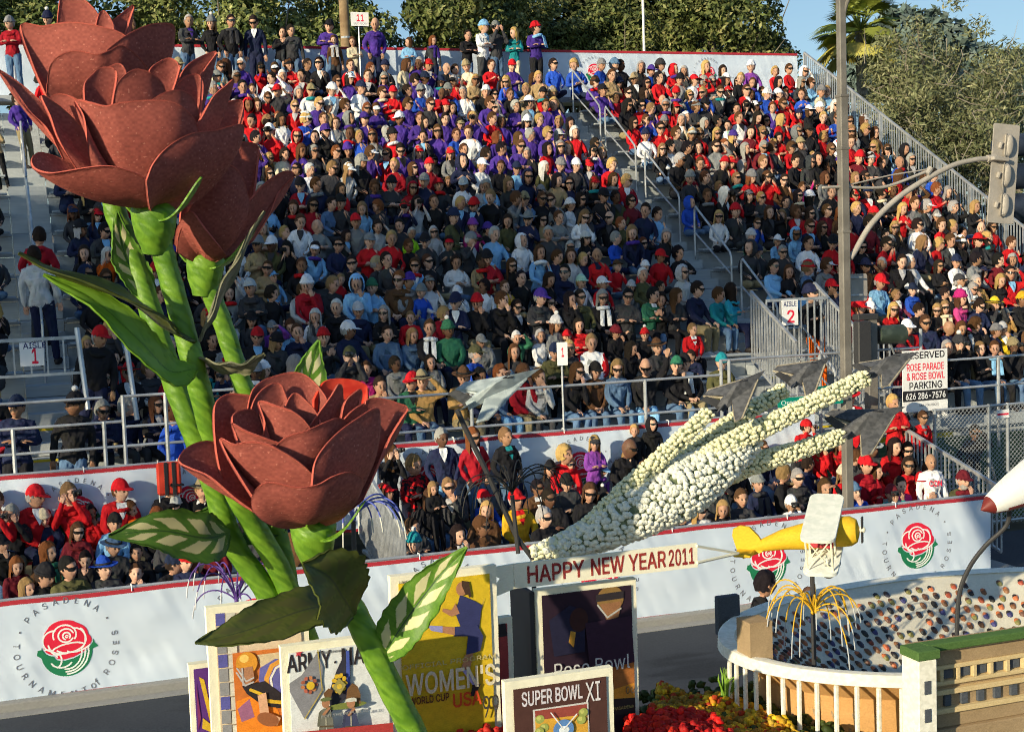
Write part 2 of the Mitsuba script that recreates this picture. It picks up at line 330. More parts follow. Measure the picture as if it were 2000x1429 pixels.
def rail_post(key, x, y, z0, z1, r=.024, n=8): return part(key, 'post', tube([[x, y, z0], [x, y, z1]], r, n), 'steel')
def aisle_rail(x, segs, label):
    for ya, yb in segs:
        k = thing('aisle_handrail', label(len([q for q in labels if q.startswith('aisle_handrail')])), 'handrail')
        za, zb = Z0+(ya-Y0)*.559, Z0+(yb-Y0)*.559
        part(k, 'top_rail', tube(crom([[x, ya, za], [x, ya, za+.85], [x, ya-.06, za+1.03], [x, ya-.2, za+1.05-.1], [x, yb+.2, zb+1.06], [x, yb+.04, zb+.92], [x, yb, zb+.75], [x, yb, zb-.1]], 4), .022, 8), 'steel')
        part(k, 'middle_rail', tube([[x, ya, za+.5], [x, yb, zb+.5]], .018, 6), 'steel')
segs2 = [(34.3, 32.6), (32.3, 30.6), (30.1, 28.4), (27.7, 26.1), (25.7, 24.3), (23.5, 22.3)]
ORD = ['topmost', 'second', 'third', 'fourth', 'fifth', 'lowest']
aisle_rail(A2[1]-.1, segs2, lambda n: f'{ORD[n]} steel handrail from the top in the right aisle')
segs1 = [(34.2, 32.3), (31.6, 29.6), (29.0, 27.0), (26.6, 24.9)]
aisle_rail(.68, segs1, lambda n: f'{["topmost", "second", "third", "lowest"][n-6]} steel handrail from the top in the left aisle')

def picket_fence(key, p0, p1, h, step, top=.022, pk=.012, posts=None, base=.12):
    p0, p1 = np.asarray(p0, float), np.asarray(p1, float); L = np.linalg.norm(p1-p0); n = max(2, int(L/step)); up = np.array([0, 0, h])
    part(key, 'top_rail', bar(p0+up, p1+up, .05, .05), 'steel')
    part(key, 'bottom_rail', bar(p0+[0, 0, base], p1+[0, 0, base], .04, .04), 'steel')
    for k in range(n+1):
        q = p0+(p1-p0)*k/n
        if posts and k % posts == 0: part(key, 'post', box(q+[-.028, -.028, 0], q+[.028, .028, h-.026]), 'steel')
        else: part(key, 'picket', box(q+[-pk, -pk, base+.021], q+[pk, pk, h-.026]), 'steel')
def slopez(y): return Z0+(y-Y0)*.559
k = thing('side_guard_rail', 'sloping galvanised picket guard rail down the right end of the grandstand', 'railing')
picket_fence(k, [XR+.08, 35.5, slopez(35.5)-.15], [XR+.08, 22.6, slopez(22.6)-.15], 1.25, .115, posts=12)
k = thing('aisle_gate_rail', 'sloping picket panel on the left of the aisle two steps', 'railing')
picket_fence(k, [13.02, 23.3, 2.95], [13.02, 21.75, 2.1], 1.38, .105)
k = thing('aisle_gate_rail', 'sloping picket panel right of the aisle two sign', 'railing')
picket_fence(k, [14.42, 23.4, 3.05], [14.42, 21.75, 2.1], 1.38, .105)
k = thing('aisle_gate_rail', 'level picket rail carrying the aisle two sign', 'railing')
picket_fence(k, [13.08, 22.85, 2.95], [14.36, 22.85, 2.95], 1.22, .13)
part(gs, 'landing', box([A2[0]+.02, 21.7, Z0-.35], [A2[1]-.02, 22.15, Z0-.22]), 'alu_deck')
part(gs, 'yellow_nosing', box([A2[0]+.02, 21.66, Z0-.3], [16.2, 21.698, Z0-.215]), 'yellow_paint')
k = thing('aisle_gate_rail', 'short picket rail behind the brown lamp post base', 'railing')
picket_fence(k, [14.5, 22.0, 2.0], [15.1, 22.0, 2.0], 1.42, .1)
k = thing('aisle_gate_rail', 'picket rail carrying the aisle one sign at left', 'railing')
pz = atY(80, 745, 22.6)[2]
picket_fence(k, [-1.0, 22.6, pz-.02], [atY(155, 660, 22.6)[0], 22.6, pz-.02], atY(100, 661, 22.6)[2]-pz+.02, .22)
k = thing('aisle_gate_rail', 'leaning twin post frame beside the left aisle steps', 'railing')
for x0, x1, y0, y1 in ((150, 172, 640, 800), (247, 268, 675, 820)):
    part(k, 'post', tube([atY(x0, y0, 22.3), atY(x1, y1, 22.0)], .04, 8), 'steel')
# steps by aisle one
for s in range(4):
    zz = 1.28+.3*s; yy = 21.45+.2*s
    part(gs, 'entry_step', box([1.3, yy, zz-.3], [2.75, 22.02, zz]), 'alu_deck')
    part(gs, 'yellow_nosing', box([1.3, yy-.004, zz-.055], [2.75, yy+.05, zz+.004]), 'yellow_paint')
# front fence of pipes
ff = thing('front_fence', 'three bar steel pipe fence along the front of the grandstand', 'railing')
YF = 21.28
for xa, xb, zs in ((-1.5, 1.62, (2.98, 2.62, 2.3)), (-1.5, 1.34, (3.34,)), (1.62, 5.0, (3.34, 2.9, 2.62)), (5.0, 11.3, (3.05, 2.5)), (11.3, 15.2, (3.29, 2.62)), (15.2, 21, (3.03, 2.52))):
    for z in zs: part(ff, 'rail', tube([[xa, YF, z], [xb, YF, z]], .022, 8), 'steel')
for x, z1 in ((.1, 2.98), (1.34, 3.0), (1.62, 3.36), (2.22, 3.36), (3.6, 3.36), (5.05, 3.36), (6.9, 3.06), (9.9, 3.06), (11.3, 3.3), (13.2, 3.3), (15.25, 3.62), (16.9, 3.05), (18.9, 3.05), (11.45, 3.3), (12.4, 3.0), (12.75, 3.0)):
    rail_post(ff, x, YF, 1.4, z1, .03)
# lower stand
LY, LZ, LDY, LDZ = 18.45, .22, .66, .19
ls = thing('lower_stand', 'low timber and aluminium bleacher between the kerb banner and the grandstand', 'bleacher')
LX = ((-3.0, 4.35), (5.0, 14.35))
for xa, xb in LX:
    for j in range(4):
        y, z = LY+j*LDY, LZ+j*LDZ
        part(ls, 'footboard', box([xa, y, z-.05], [xb, y+LDY-.01, z]), 'alu_deck')
        part(ls, 'riser', box([xa, y+.004, max(.12, z-LDZ-.02)], [xb, y+.03, z-.055]), 'alu_deck')
        part(ls, 'bench', rbox([xa+.02, y+.36, z+.38], [xb-.02, y+.60, z+.42], .01), 'wood')
k = thing('stand_end_rail', 'silver picket end rail at the left side of the right lower block', 'railing')
picket_fence(k, [4.93, 20.85, .95], [4.93, 18.3, .25], 1.3, .075)
k = thing('stand_end_rail', 'grey picket end rail where the lower stand stops at right', 'railing')
picket_fence(k, [14.45, 20.6, .85], [14.45, 18.15, .2], 1.12, .11)

# ------------------------------------------------------------------ aisle signs
def sign_board(name, label, P, w, h, lines, catg='sign', th=.015, extra=None):
    k = thing(name, label, catg)
    part(k, 'board', P.put(box([0, 0, -th], [w, h, 0])), 'ink_white')
    for t, x, y, hh, fit, ink, bold in lines: part(k, 'lettering', P.text(t, x, y, hh, .001, bold, fit), ink)
    return k
p = atY(40, 716, 22.55); q = atY(84, 666, 22.55)
sign_board('aisle_sign', 'white aisle 1 sign with red numeral on the left rail', Plane2(p, [1, 0, 0], [0, 0, 1]), q[0]-p[0], q[2]-p[2]-.01, [('AISLE', .05, .265, .085, .33, 'ink_navy', True), ('1', .15, .04, .22, .11, 'ink_red', True)])
p = atY(1528, 636, 22.79); q = atY(1558, 588, 22.79)
sign_board('aisle_sign', 'white aisle 2 sign with red numeral on the right rail', Plane2(p, [1, 0, 0], [0, 0, 1]), .33, .46, [('AISLE', .03, .345, .085, .27, 'ink_navy', True), ('2', .075, .05, .22, .18, 'ink_red', True)])
p = atY(1089, 714, 21.2)
k = sign_board('number_sign', 'small white sign with red numeral on a pole in the front fence', Plane2(p, [1, -.15, 0], [0, 0, 1]), .17, .37, [('1', .06, .14, .14, .05, 'ink_red', True)])
part(k, 'pole', tube([[p[0]+.09, 21.24, 1.4], [p[0]+.09, 21.24, p[2]+.2]], .018, 6), 'steel')
p = atY(686, 51, 35.2)
k = sign_board('number_sign', 'white sign numbered 11 above the top row of spectators', Plane2(p, [1, 0, 0], [0, 0, 1]), .45, .34, [('11', .13, .12, .16, .2, 'ink_red', True), ('SECTION', .06, .04, .045, .33, 'ink_grey', False)])
part(k, 'pole', tube([[p[0]+.2, 35.25, 9.0], [p[0]+.2, 35.25, p[2]+.1]], .02, 6), 'steel')
# ------------------------------------------------------------------ trees
def leaves_mesh(blobs, n, size, rng, cols, hollow=.55, droop=0.0, wid=.45):
    """small pointed leaf faces through a crown of ellipsoid blobs [(x,y,z,rx,ry,rz)]"""
    B = np.array(blobs, float); vol = np.prod(B[:, 3:], axis=1)**.67; idx = rng.choice(len(B), n, p=vol/vol.sum())
    d = rng.normal(size=(n, 3)); d /= np.linalg.norm(d, axis=1, keepdims=True)
    r = hollow+(1-hollow)*rng.random(n)**.5
    r *= 1+.22*(meshkit.fbm(B[idx, :3]*.7+d*2.1, 2, 9)-.5)*2
    c = B[idx, :3]+d*B[idx, 3:]*r[:, None]
    clump = meshkit.fbm(c*1.6, 3, 4)
    keep = (clump > .36)|(rng.random(n) < .25); c, d, clump, r = c[keep], d[keep], clump[keep], r[keep]; n = len(c)
    nn = d+rng.normal(0, .75, (n, 3)); nn[:, 2] += .25; nn /= np.linalg.norm(nn, axis=1, keepdims=True)
    a = np.cross(nn, rng.normal(size=(n, 3))); a[:, 2] -= droop; a -= nn*(a*nn).sum(1, keepdims=True); a /= np.linalg.norm(a, axis=1, keepdims=True); b = np.cross(nn, a)
    s = size*rng.uniform(.6, 1.4, n)[:, None]
    v = np.stack([c-a*s, c+b*s*wid, c+a*s, c-b*s*wid], 1).reshape(-1, 3)
    k = np.arange(n)*4; f = np.vstack([np.stack([k, k+1, k+2], 1), np.stack([k, k+2, k+3], 1)])
    cols = np.array(cols, float); w = np.clip(rng.random(n)*.7+(clump-.5)*1.3+.15, 0, .999)*(len(cols)-1)
    i = w.astype(int); t = (w-i)[:, None]; col = (cols[i]*(1-t)+cols[np.minimum(i+1, len(cols)-1)]*t)*rng.uniform(.75, 1.25, (n, 1))
    return TM(v, f), np.repeat(col, 4, axis=0)
def limbs(base, blobs, r0, rng, n=7, top=None):
    base = np.array(base, float); B = np.array(blobs, float); c = B[:, :3].mean(0) if top is None else np.array(top, float)
    fork = base+(c-base)*np.array([.6, .6, .55])
    ms = [tube(crom([base, base+(fork-base)*.5+rng.normal(0, .12, 3)*[1, 1, 0], fork], 4), np.linspace(r0, r0*.65, 9), 8)]
    for j in rng.choice(len(B), min(n, len(B)), replace=False):
        e = B[j, :3]+[0, 0, B[j, 5]*.5]; m = (fork+e)/2+rng.normal(0, .25, 3)
        ms.append(tube(crom([fork-[0, 0, .1], m, e], 4), np.linspace(r0*.5, r0*.08, 9), 6))
        for _ in range(2):
            e2 = B[j, :3]+rng.normal(0, .7, 3)*B[j, 3:]; ms.append(tube(crom([m, (m+e2)/2+rng.normal(0, .1, 3), e2], 3), np.linspace(r0*.2, .012, 7), 5))
    return cat(ms)
OAK = [(.018, .03, .010), (.06, .08, .022), (.13, .15, .045), (.24, .23, .09)]
matte('bark', proc_c((.10, .085, .065), (.22, .19, .15), 5, 3), .9)
def tree(name, label, base, blobs, n, size, cols, seed, r0=.25, hollow=.5, droop=0., group=None, top=None, nl=7, wid=.45):
    rng = np.random.default_rng(seed); k = thing(name, label, 'tree', group)
    part(k, 'trunk', limbs(base, blobs, r0, rng, nl, top), 'bark', smooth=True)
    m, c = leaves_mesh(blobs, n, size, rng, cols, hollow, droop, wid); part(k, 'crown', m, 'leafy', color=c)
    return k
def blobset(c, R, n, rng, br=.5, flat=.8):
    out = []
    for _ in range(n):
        d = rng.normal(size=3); d /= np.linalg.norm(d); d = d*R*rng.uniform(.3, .8)
        r = br*rng.uniform(.7, 1.25)*np.mean(R); out.append((*(np.array(c)+d), r, r, r*flat))
    return out
rng = np.random.default_rng(77)
oakpos = ['leftmost, above the upper red rose', 'second from left, behind the standing row', 'third from left, behind the standing row', 'beside the brown wooden pole',
          'behind the number 11 sign', 'above the left part of the white top banner', 'above the middle of the white top banner', 'beside the thin white flagpole', 'left of the dark cypress']
for i in range(9):
    x = -1.5+i*2.95+rng.uniform(-.4, .4); y = 42+rng.uniform(-1.5, 2.5)
    bl = blobset((x, y, 11.6), np.array([2.6, 2.2, 2.7]), 22, rng, .34, .8)
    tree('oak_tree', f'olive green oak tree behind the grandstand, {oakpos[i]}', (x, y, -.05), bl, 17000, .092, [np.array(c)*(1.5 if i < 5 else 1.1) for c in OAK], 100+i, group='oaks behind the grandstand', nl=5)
for i, px in enumerate((905, 1040, 1130, 1210, 1290)):
    b = atY(px, 40, 47.5); bl = blobset((b[0], 47.5, 12.4), np.array([2.6, 2.0, 3.6]), 20, rng, .36, .9)
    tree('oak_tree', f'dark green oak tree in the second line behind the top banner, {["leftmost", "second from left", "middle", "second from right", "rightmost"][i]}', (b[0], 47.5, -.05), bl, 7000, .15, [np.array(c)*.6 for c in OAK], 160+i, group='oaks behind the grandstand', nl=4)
# dark cypress, willowy tree, palm, scrub and far trees on the right
b = atY(1365, 60, 46); tree('cypress_tree', 'dark narrow cypress tree behind the top banner', (b[0], 46, -.05), [(b[0]+rng.normal(0, .1), 46, z, .75, .8, 1.2) for z in np.arange(2, 17, 1.0)], 16000, .13, [(.006, .012, .006), (.014, .024, .011), (.03, .045, .02)], 120, .2)
b = atY(1325, 60, 47); tree('cypress_tree', 'dark cypress tree left of the taller cypress', (b[0], 47.5, -.05), [(b[0]+rng.normal(0, .1), 47.5, z, .6, .6, 1.2) for z in np.arange(2, 15, 1.0)], 9000, .13, [(.008, .014, .006), (.016, .026, .012), (.03, .045, .02)], 121, .2)
b = atY(1490, 30, 50); bl = blobset((b[0], 50, 11.5), np.array([2.3, 2, 4]), 12, rng, .42, 1.1)
tree('weeping_tree', 'drooping blue green tree left of the palm', (b[0], 50, -.05), bl, 17000, .15, [(.03, .045, .03), (.08, .10, .07), (.16, .185, .13)], 122, .2, .4, 2.5)
b = atY(1560, 90, 56); bl = blobset((b[0], 56, 10.3), np.array([2.0, 2, 2.2]), 9, rng, .5, .9)
tree('shrubby_tree', 'pale grey green tree beyond the corner of the top banner', (b[0], 56, -.05), bl, 9000, .2, [(.05, .06, .045), (.11, .125, .085), (.21, .22, .16)], 123, .2)
b = atY(1835, 205, 40)
rg = np.random.default_rng(31); bl = blobset((b[0]+.2, 40, b[2]-1.0), np.array([3.3, 2.6, 4.2]), 30, rg, .34, .85)+blobset((b[0], 40, 4.0), np.array([3.5, 2.6, 2.6]), 12, rg, .5, .8)+blobset((b[0]+2.4, 40.5, b[2]-1.5), np.array([2.0, 1.6, 4.0]), 10, rg, .5, .8)+[(*(np.array([b[0]+.2, 40, b[2]-1.0])+d*np.array([3.6, 2.4, 4.6])*rg.uniform(.8, 1.0)), .55, .5, .5) for d in (lambda q: q/np.linalg.norm(q, axis=1, keepdims=True))(rg.normal(size=(34, 3)))]
kt = tree('scrub_oak_tree', 'large dry grey green tree right of the grandstand with bare twigs', (b[0]+.3, 40, -.05), bl, 54000, .098, [(.045, .058, .025), (.125, .14, .066), (.21, .22, .11), (.32, .31, .18)], 124, .3, .25, nl=14, wid=.26)
tw = []
for _ in range(240):
    q = bl[rg.integers(30)]; d = rg.normal(size=3); d[1] = -abs(d[1]); d /= np.linalg.norm(d); c = np.array(q[:3])+d*np.array(q[3:])*rg.uniform(.75, 1.0)
    e = c+rg.normal(0, .45, 3)+d*.25; tw.append(tube(np.array([c, (c+e)/2+rg.normal(0, .07, 3), e]), [.014, .010, .004], 4, False))
matte('twig', (.30, .26, .21), .9); part(kt, 'twigs', tw, 'twig', kind='stuff')
for i, (px, py, Y, w, h, s) in enumerate(((1925, 130, 95, 3.4, 5.5, .30), (1990, 150, 88, 3.2, 5, .3), (1880, 110, 105, 3.0, 4.0, .3), (1775, 60, 72, 3.6, 3.2, .26))):
    b = atY(px, py, Y); bl = blobset((b[0], Y, b[2]-h*.55), np.array([w, w, h]), 14, np.random.default_rng(50+i), .42, .9)
    tree('far_tree', 'distant blue green tree against the sky, ' + ['second from the right edge', 'at the right edge', 'just right of the dry tree top', 'above the dry scrub oak'][i], (b[0], Y, -.05), bl, 7000, s*1.2, [(.05, .075, .065), (.10, .14, .125), (.17, .22, .195)], 130+i, .3, group='distant trees')  # distance haze is put into the leaf colours, paler and bluer
# palm
b = atY(1680, 62, 52); pk = thing('palm_tree', 'fan palm with yellow green fronds behind the lamp post', 'palm tree')
top = np.array([b[0], 52, b[2]]); part(pk, 'trunk', tube([[b[0], 52, -.05], [b[0]+.2, 52, 5], top], [.3, .26, .22], 9), 'bark', smooth=True)
rg = np.random.default_rng(8)
def frond(base, d, L, cols, droop, fan=True):
    d = np.array(d, float)/np.linalg.norm(d); P = bez([base, base+d*L*.5, base+d*L*.85+[0, 0, -droop*L*.3], base+d*L-[0, 0, droop*L]], 9); vs, fs, n = [], [], 0
    t = P[-1]-P[-4]; t /= np.linalg.norm(t); s, u, _ = frame_of(t); rib = tube(P, np.linspace(.035, .012, 9), 4)
    c0 = P[5]
    for a in np.linspace(-1.9, 1.9, 26):
        e = c0+(t*math.cos(a)+s*math.sin(a))*L*.5*rg.uniform(.8, 1.05)+[0, 0, -.16*L*abs(math.sin(a))]; w = np.cross(e-c0, u); w /= np.linalg.norm(w)+1e-9
        m = c0+(e-c0)*.55; vs += [c0, m+w*.06, e, m-w*.06]; fs += [[n, n+1, n+2], [n, n+2, n+3]]; n += 4
    return cat([rib, TM(vs, fs)])
for i in range(52):
    az, el = rg.uniform(0, 6.28), rg.uniform(-.7, 1.25); d = [math.cos(az)*math.cos(el), math.sin(az)*math.cos(el), math.sin(el)]
    m = frond(top+np.array(d)*.15, d, rg.uniform(1.4, 2.0), None, rg.uniform(.1, .45))
    col = np.array([.24, .28, .05] if el > -.1 else [.42, .38, .09])*rg.uniform(.6, 1.3); part(pk, 'frond', m, 'leafy', color=col)
# the trees across the street that shade the middle of the stand (behind the camera)
SHADE = []
rg = np.random.default_rng(12)
SH, EH = np.array([-math.sin(SUN_AZ), -math.cos(SUN_AZ)]), np.array([math.cos(SUN_AZ), -math.sin(SUN_AZ)])
def shade_tree(u0, r0, spots, side):                # tall trees far up the street on the left, outside the picture
    bl = []
    for (u, zc, rz) in spots:
        for q in range(9):
            uu, zz, r = (u+rg.normal(0, .2), zc+rg.normal(0, .12), (1.35, rz*.9)) if q < 2 else (u+rg.uniform(-.9, .9), zc+rg.uniform(-.8, .72)*rz, (.75, .65))
            c = SH*(45+rg.normal(0, .6))+EH*uu; bl.append((c[0], c[1], zz, r[0], r[0], r[1]))
    c = SH*45+EH*u0; tree('street_tree', f'tall leafy tree far up the street, outside the picture, {side}', (c[0], c[1], -.05), bl, 5600*len(spots), .24, OAK, 200+int(-u0), r0, .15, nl=8)
shade_tree(-24.6, .3, ((-26.2, 20.6, 2.5), (-24.4, 21.0, 3.0), (-22.4, 21.4, 3.3), (-20.4, 21.9, 3.8), (-18.9, 22.3, 3.9)), 'left')
shade_tree(-19.5, .2, ((-17.6, 24.0, 2.3), (-16.1, 23.9, 2.2), (-14.9, 23.6, 1.9)), 'right')
# ------------------------------------------------------------------ people: continuous posed bodies
def sph(p, r, seg):
    return m3.Manifold.sphere(r, seg).translate([float(x) for x in p])
def bone(a, ra, b, rb, seg): return (sph(a, ra, seg)+sph(b, rb, seg)).hull()
def taubin(m, it=6):
    m = trimesh.Trimesh(m.vertices, m.faces, process=True); trimesh.smoothing.filter_taubin(m, iterations=it); return m
# head: a sculpted ball, facing -y, centre at the origin
def head_mesh(sub=3):
    m = trimesh.creation.icosphere(subdivisions=sub, radius=1.0); v = np.array(m.vertices); x, y, z = v.T.copy()
    X, Yv, Z = x*.076, y*.098, z*.122
    low = np.clip(-z, 0, 1); X *= 1-.30*low**1.6; Yv = np.where(y > 0, Yv*(1-.35*low**1.3), Yv*(1-.02*low))
    fr = np.clip(-y, 0, 1)
    Yv += .010*np.exp(-((z-.02)/.16)**2)*fr                          # eye sockets
    nose = np.exp(-(x/.16)**2)*np.exp(-((z+.17)/.2)**2)*(y < 0); Yv -= .026*nose
    Yv -= .008*np.exp(-(x/.45)**2)*np.exp(-((z-.2)/.12)**2)*fr         # brow
    Yv -= .006*np.exp(-(x/.3)**2)*np.exp(-((z+.48)/.12)**2)*fr         # lips
    Yv -= .010*np.exp(-(x/.35)**2)*np.exp(-((z+.88)/.2)**2)*fr         # chin
    ear = np.exp(-((y-.05)/.18)**2)*np.exp(-((z+.05)/.22)**2)*(np.abs(x) > .8); X += np.sign(x)*.016*ear
    eye = (np.abs(np.abs(x)-.37) < .13)&(np.abs(z-.06) < .062)&(y < -.5)
    lip = (np.abs(x) < .24)&(np.abs(z+.48) < .06)&(y < -.5)
    brow = (np.abs(np.abs(x)-.37) < .20)&(np.abs(z-.21) < .04)&(y < -.5)
    return TM(np.stack([X, Yv, Z], 1), m.faces), eye, lip, brow
HEADS = {s: head_mesh(s) for s in (2, 3)}
def hand_manifold(wr, d, side, curl, seg=6):
    """palm and five bent fingers at wrist wr, pointing along d; side +1 right hand"""
    d = np.asarray(d, float)/np.linalg.norm(d); up = np.array([0, 0, 1.0]) if abs(d[2]) < .8 else np.array([0, -1.0, 0])
    s = np.cross(d, up); s /= np.linalg.norm(s); u = np.cross(s, d); wr = np.asarray(wr, float)
    palm = sum((sph(wr+d*a+s*b, r, seg) for a, b, r in ((.0, 0, .026), (.075, .027, .017), (.08, -.027, .016), (.03, .02, .02))), m3.Manifold()).hull(); out = palm
    for k, (b, L) in enumerate(((.03, .068), (.011, .077), (-.009, .071), (-.028, .056))):
        p0 = wr+d*.078+s*b; c = curl*(1+.08*k); p1 = p0+(d*math.cos(c)-u*math.sin(c))*L*.5; p2 = p1+(d*math.cos(2*c)-u*math.sin(2*c))*L*.5
        out += bone(p0, .0105, p1, .0098, seg)+bone(p1, .0098, p2, .008, seg)
    t0 = wr+d*.02+s*.026*side; t1 = t0+(d*.6+s*.75*side-u*.25)*.042; t2 = t1+(d*.9+s*.15*side-u*.3)*.034
    return out+bone(t0, .014, t1, .0115, seg)+bone(t1, .0115, t2, .009, seg)
ARMS = {  # elbow, wrist (right side x>0; mirrored for left), finger direction, in seated frame with shoulder height .98
    'lap': ((.245, -.07, .74), (.07, -.30, .615), (-.7, -.6, -.15)), 'knee': ((.25, -.10, .74), (.13, -.36, .63), (-.2, -1, -.25)),
    'cross': ((.25, -.10, .76), (-.03, -.23, .80), (-1, -.1, .1)), 'camera': ((.24, -.20, .83), (.085, -.20, 1.13), (-.35, -.15, 1)),
    'shade': ((.33, -.17, 1.02), (.12, -.165, 1.27), (-1, .05, .1)), 'chin': ((.18, -.24, .74), (.05, -.22, 1.03), (-.2, .1, 1)),
    'wave': ((.32, -.10, 1.16), (.34, -.16, 1.42), (.1, -.2, 1)), 'down': ((.245, .02, .72), (.25, -.05, .47), (0, -.1, -1)), 'pocket': ((.29, .04, .74), (.19, -.10, .56), (-.3, -.3, -1)),
    'clap': ((.25, -.16, .78), (.045, -.31, .92), (-.25, -.3, .9))}
POSES = [('sit', a, b) for a, b in (('lap', 'lap'), ('knee', 'knee'), ('cross', 'cross'), ('camera', 'camera'), ('shade', 'lap'), ('chin', 'lap'), ('lap', 'knee'), ('clap', 'clap'), ('wave', 'lap'))] + \
        [('stand', a, b) for a, b in (('down', 'down'), ('pocket', 'pocket'), ('cross', 'cross'), ('camera', 'camera'), ('down', 'clap'), ('shade', 'pocket'))]
def skeleton(pose, grow, arms=True, legs=True, torso=True, hands=False, seg=8, neck=True, lean=0.0):
    kind, ar, al = pose; dz = .50 if kind == 'stand' else 0.0; out = m3.Manifold(); g = grow
    O = np.array([0, 0, dz])
    J = lambda p: np.array(p, float)+O
    if torso:
        hip = [J((.085, .0, .475)), J((-.085, 0, .475))]
        out += (sph(hip[0], .105+g, seg)+sph(hip[1], .105+g, seg)+sph(J((0, .0, .68)), .125+g, seg)).hull()
        out += (sph(J((0, -.02, .68)), .125+g, seg)+sph(J((.075, .0, .88)), .115+g, seg)+sph(J((-.075, .0, .88)), .115+g, seg)).hull()
        out += (sph(J((.075, .0, .86)), .115+g, seg)+sph(J((-.075, .0, .86)), .115+g, seg)+sph(J((.155, .01, .985)), .062+g, seg)+sph(J((-.155, .01, .985)), .062+g, seg)+sph(J((0, .0, 1.03)), .055+g*.8, seg)).hull()
        if neck: out += bone(J((0, .005, 1.02)), .055+g*.4, J((0, -.01, 1.17)), .05, seg)
    for sd, nm in ((1, ar), (-1, al)):
        if arms:
            e, w, d = ARMS[nm]; m = np.array([sd, 1, 1]); sh, e, w, d = J((sd*.175, .01, .97)), J(e*m), J(w*m), np.array(d)*m
            out += bone(sh, .062+g, e, .046+g, seg)+bone(e, .046+g, w, .03+g*.9, seg)
            if hands: out += hand_manifold(w, d, -sd if nm in ('lap', 'cross') else sd, .45 if nm in ('camera', 'lap', 'knee', 'chin') else .2, 4)
        if legs:
            h = J((sd*.085, -.02, .475))
            if kind == 'sit':
                kn, an, to = J((sd*.12, -.42, .50)), J((sd*.115, -.41, .09)), J((sd*.13, -.57, .035))
            else:
                kn, an, to = np.array((sd*.10, -.03, .52)), np.array((sd*.105, .03, .09)), np.array((sd*.13, -.13, .035))
            out += bone(h, .095+g, kn, .062+g, seg)+bone(kn, .062+g, an+[0, 0, .03], .043+g*1.1, seg)
            if not hands and g > 0: pass
    return out
def feet(pose, seg=8):
    out = []
    for sd in (1, -1):
        a, t = ((sd*.115, -.41, .07), (sd*.13, -.57, .04)) if pose[0] == 'sit' else ((sd*.105, .03, .07), (sd*.13, -.14, .04))
        a, t = np.array(a), np.array(t)
        out.append(man((sph(a, .05, seg)+sph(a+[0, .03, -.025], .043, seg)+sph(t, .04, seg)+sph((a+t)/2+[0, 0, .01], .052, seg)).hull()))
    return cat(out)
def smooth_of(M, step, it=5): return taubin(man(M.refine_to_length(step)), it)
ARCH = {}
def arche(pi, lod=0):
    if (pi, lod) in ARCH: return ARCH[pi, lod]
    P = POSES[pi]; dz = .5 if P[0] == 'stand' else 0.; hc = np.array([0, -.025, 1.225+dz])
    if lod == 2:                                     # one-piece figure for the far rows
        lo = taubin(man(skeleton(P, .010, seg=4, legs=P[0] == 'stand', neck=True).refine_to_length(.22)), 2)
        kn = cat([man(bone((s*.085, -.02, .475), .095, (s*.12, -.42, .5), .065, 6)) for s in (1, -1)]) if P[0] == 'sit' else None
        ARCH[pi, lod] = dict(lo=VF(lo), knees=VF(kn) if kn else None, hc=hc, dz=dz); return ARCH[pi, lod]
    body = smooth_of(skeleton(P, -.006, seg=4), (.18, .3)[lod], 3)
    hands = skeleton(P, -.006, arms=True, legs=False, torso=False, hands=True, seg=4)
    bm = cat([body, man(hands)])
    try: bm = man(m3.Manifold(m3.Mesh(np.array(body.vertices, np.float32), np.array(body.faces, np.uint32)))+hands)
    except Exception: pass
    top = skeleton(P, .014, legs=False, neck=False, seg=(8, 6)[lod]); top = top.trim_by_plane([0, 0, 1], .40+dz)
    jac = smooth_of(top, (.09, .15)[lod], 5); leg = skeleton(P, .010, arms=False, torso=False, seg=(8, 6)[lod])
    hipm = (sph((.085, 0, .475+dz), .113, 8)+sph((-.085, 0, .475+dz), .113, 8)).hull()
    trs = smooth_of(leg+hipm, (.10, .15)[lod], 4)
    ARCH[pi, lod] = dict(body=VF(bm), jac=VF(jac), trs=VF(trs), shoes=VF(feet(P, (8, 6)[lod])), hc=hc, dz=dz)
    return ARCH[pi, lod]
